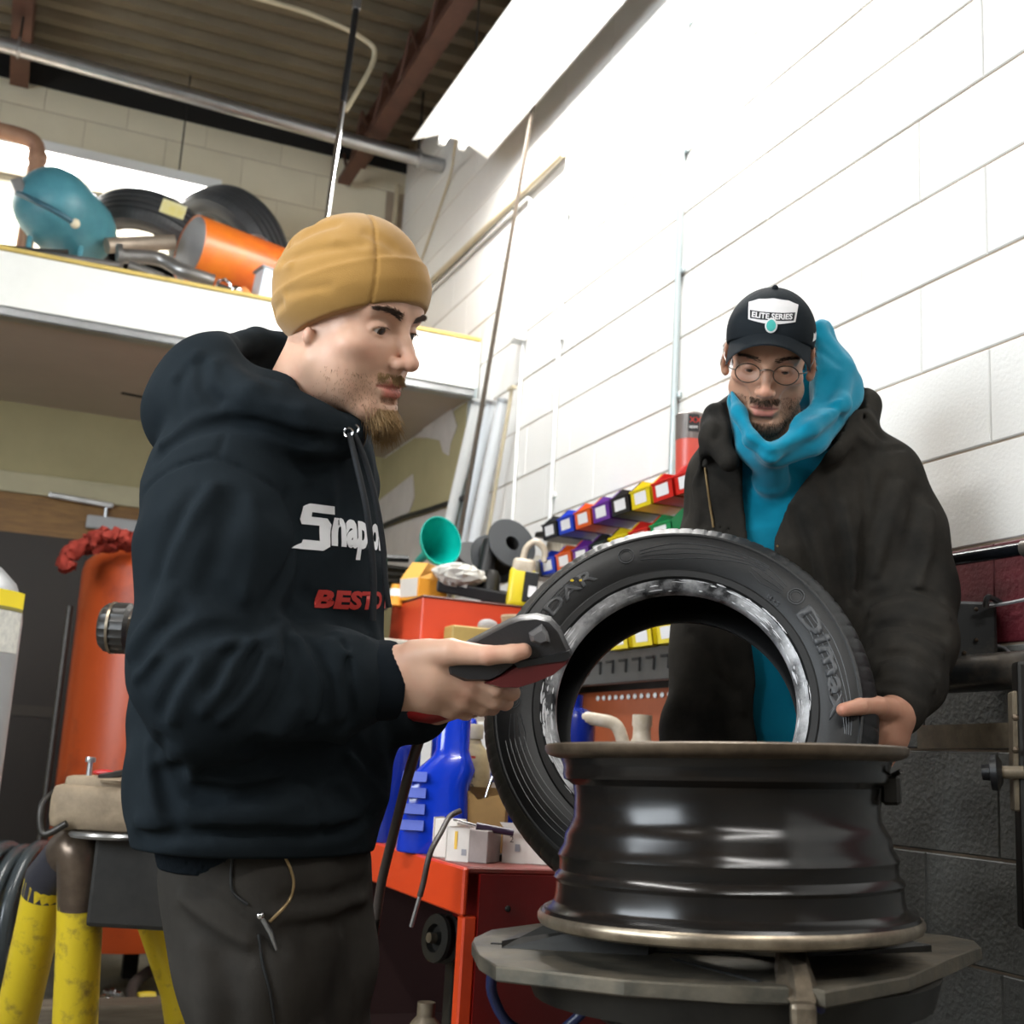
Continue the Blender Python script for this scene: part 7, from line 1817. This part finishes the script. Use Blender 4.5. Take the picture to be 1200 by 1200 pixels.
M_patchw = mat('white_embroidery', (.70, .68, .68), .7); M_patchb = mat('black_patch', (.012, .012, .014), .7); M_patcht = mat('teal_emblem', (.05, .42, .38), .6)
W_ = .043
cap_decal('patch', flat([[(-W_, .014), (-W_*.6, .021), (0, .024), (W_*.6, .021), (W_, .014), (W_*.94, -.010), (W_*.3, -.013), (-W_*.3, -.013), (-W_*.94, -.010)]]), .0, .094, M_patchw, .0012)
cap_decal('patch_band', flat([[(-W_*.90, .004), (W_*.90, .004), (W_*.86, -.008), (-W_*.86, -.008)]]), .0, .094, M_patchb, .0020)
me = sized(text_mesh('ELITE SERIES', 1, .03), .068, .0085); cap_decal('patch_lettering', me, -.034, .0878, M_patchw, .0028)
me = sized(text_mesh('RADIATOR', 1, .02), .052, .007); 
dr_ = [(.011*math.sin(a)*(1 if math.cos(a) < 0 else .75+.25*abs(math.sin(a))), .011*math.cos(a)*1.15) for a in np.linspace(0, 2*PI, 20, endpoint=False)]
cap_decal('patch_emblem_border', flat([[(x*.95, y*.95) for x, y in dr_]]), .0, .078, M_patchw, .0030)
cap_decal('patch_emblem', flat([[(x*.72, y*.72) for x, y in dr_]]), .0, .078, M_patcht, .0038)
sd = V(H2.w1(np.array((.05, .03, .05))))
for s_ in (1,):
    side = rt2*.92+fw2*.4; side.normalize(); vx = up2.cross(side).normalized()
    decal('side_emblem', flat([[(-.012, -.006), (.012, -.006), (.010, .004), (.004, .010), (-.004, .006), (-.012, .010)]]), V(H2.w1(np.array((0, .0, .050))))+side*.2, vx, up2, -side, cb_, M_patchw, CR, .0015, .6)
# glasses
M_wire = mat('thin_wire_frame', (.12, .10, .08), .3, .9)
GL = thing('eyeglasses', 'thin wire framed oval glasses on the face of the man in the cap', 'glasses', H2.w1(np.array((0, .10, -.006)))); bpy.context.view_layer.update()
def hw(p): return V(H2.w1(np.array(p)))
for s in (-1, 1):
    pts = [hw((s*.0335+.0222*math.cos(a), .1015-.006*((.0222*math.cos(a)*s+.0)/.022)**2*(1 if math.cos(a)*s > 0 else .2), -.008+.0172*math.sin(a))) for a in np.linspace(0, 2*PI, 36, endpoint=False)]
    attach(MB().tube(pts, .0011, 6, closed=True).build('lens_rim', M_wire, None, smooth=60), GL)
    vs = [hw((s*.0335, .1012, -.008))]+pts; me_ = MB().add(vs, [(0, 1+k, 1+(k+1) % 36) for k in range(36)])
    attach(me_.build('lens', mat('clear_lens', (1, 1, 1), .02, transl=1.0, alpha=.16), None, smooth=60), GL)
    attach(MB().tube(bez([hw((s*.0555, .097, -.004)), hw((s*.068, .085, -.003)), hw((s*.079, .03, .003)), hw((s*.081, .0, .006)), hw((s*.079, -.012, -.004))]), .0010, 6).build('temple', M_wire, None, smooth=60), GL)
attach(MB().tube(bez([hw((-.0125, .1025, -.003)), hw((-.005, .1055, .001)), hw((.005, .1055, .001)), hw((.0125, .1025, -.003))]), .0011, 6).build('bridge', M_wire, None, smooth=60), GL)
# hair and beard
hv2 = BVHTree.FromPolygons([tuple(p) for p in hb2[0]], [tuple(q) for q in hb2[1]])
M_hair2 = mat('brown_hair', (.05, .026, .013), .5); M_beard2 = mat('brown_stubble', (.075, .042, .022), .55)
for s in (-1, 1):
    hairs('eyebrow', H2, hv2, brow_s(s), 200, .0075, .00038, M_hair2, P2, lambda p: (math.copysign(1, p[0])*.9, -.2, .2), .22, .22, 35+s)
    hairs('hair', H2, hv2, lambda s=s: (s*.078, rnd.uniform(-.06, .028), rnd.uniform(-.015, .030)), 420, .013, .0005, M_hair2, P2, lambda p: (0, -.7, -.8), .35, .3, 38+s)
hairs('beard', H2, hv2, lambda: (rnd.normal(0, .026), rnd.uniform(.05, .09), -.112+rnd.uniform(-.018, .012)), 800, .009, .00030, M_beard2, P2, lambda p: (0, .3, -1), .6, .3, 41)
hairs('beard', H2, hv2, lambda: (rnd.choice([-1, 1])*rnd.uniform(.03, .062), rnd.uniform(.0, .07), rnd.uniform(-.11, -.062)), 700, .005, .00024, M_beard2, P2, lambda p: (0, .3, -1), .5, .3, 42)
hairs('moustache', H2, hv2, lambda: (rnd.uniform(-.028, .028), .10, -.060+rnd.uniform(-.006, .005)), 420, .008, .00030, M_beard2, P2, lambda p: (p[0]*12, .25, -.8), .45, .25, 43)
# trousers and boots
def f_trous2(P):
    d = segE(P, hipc+np.array((0, 0, .12)), hipc+np.array((0, 0, -.02)), .165, .165, bf2, .75)
    for h_, k_, a_ in ((hr, kr, ar), (hl, kl, al)): d = sm(d, chain(P, [(h_, .10), (k_, .085), ((a_[0], a_[1], .10), .07)], .03), .05)
    return np.maximum(d, .055-P[:, 2])
lo, hi = box_of([hr, hl, ar, al], .2); lo[2] = .03; hi[2] = hz+.12
cloth('trousers', f_trous2, lo, hi, .009, M_trous2, P2)
boot(P2, ar, bf2, M_boot); boot(P2, al, bf2, M_boot)
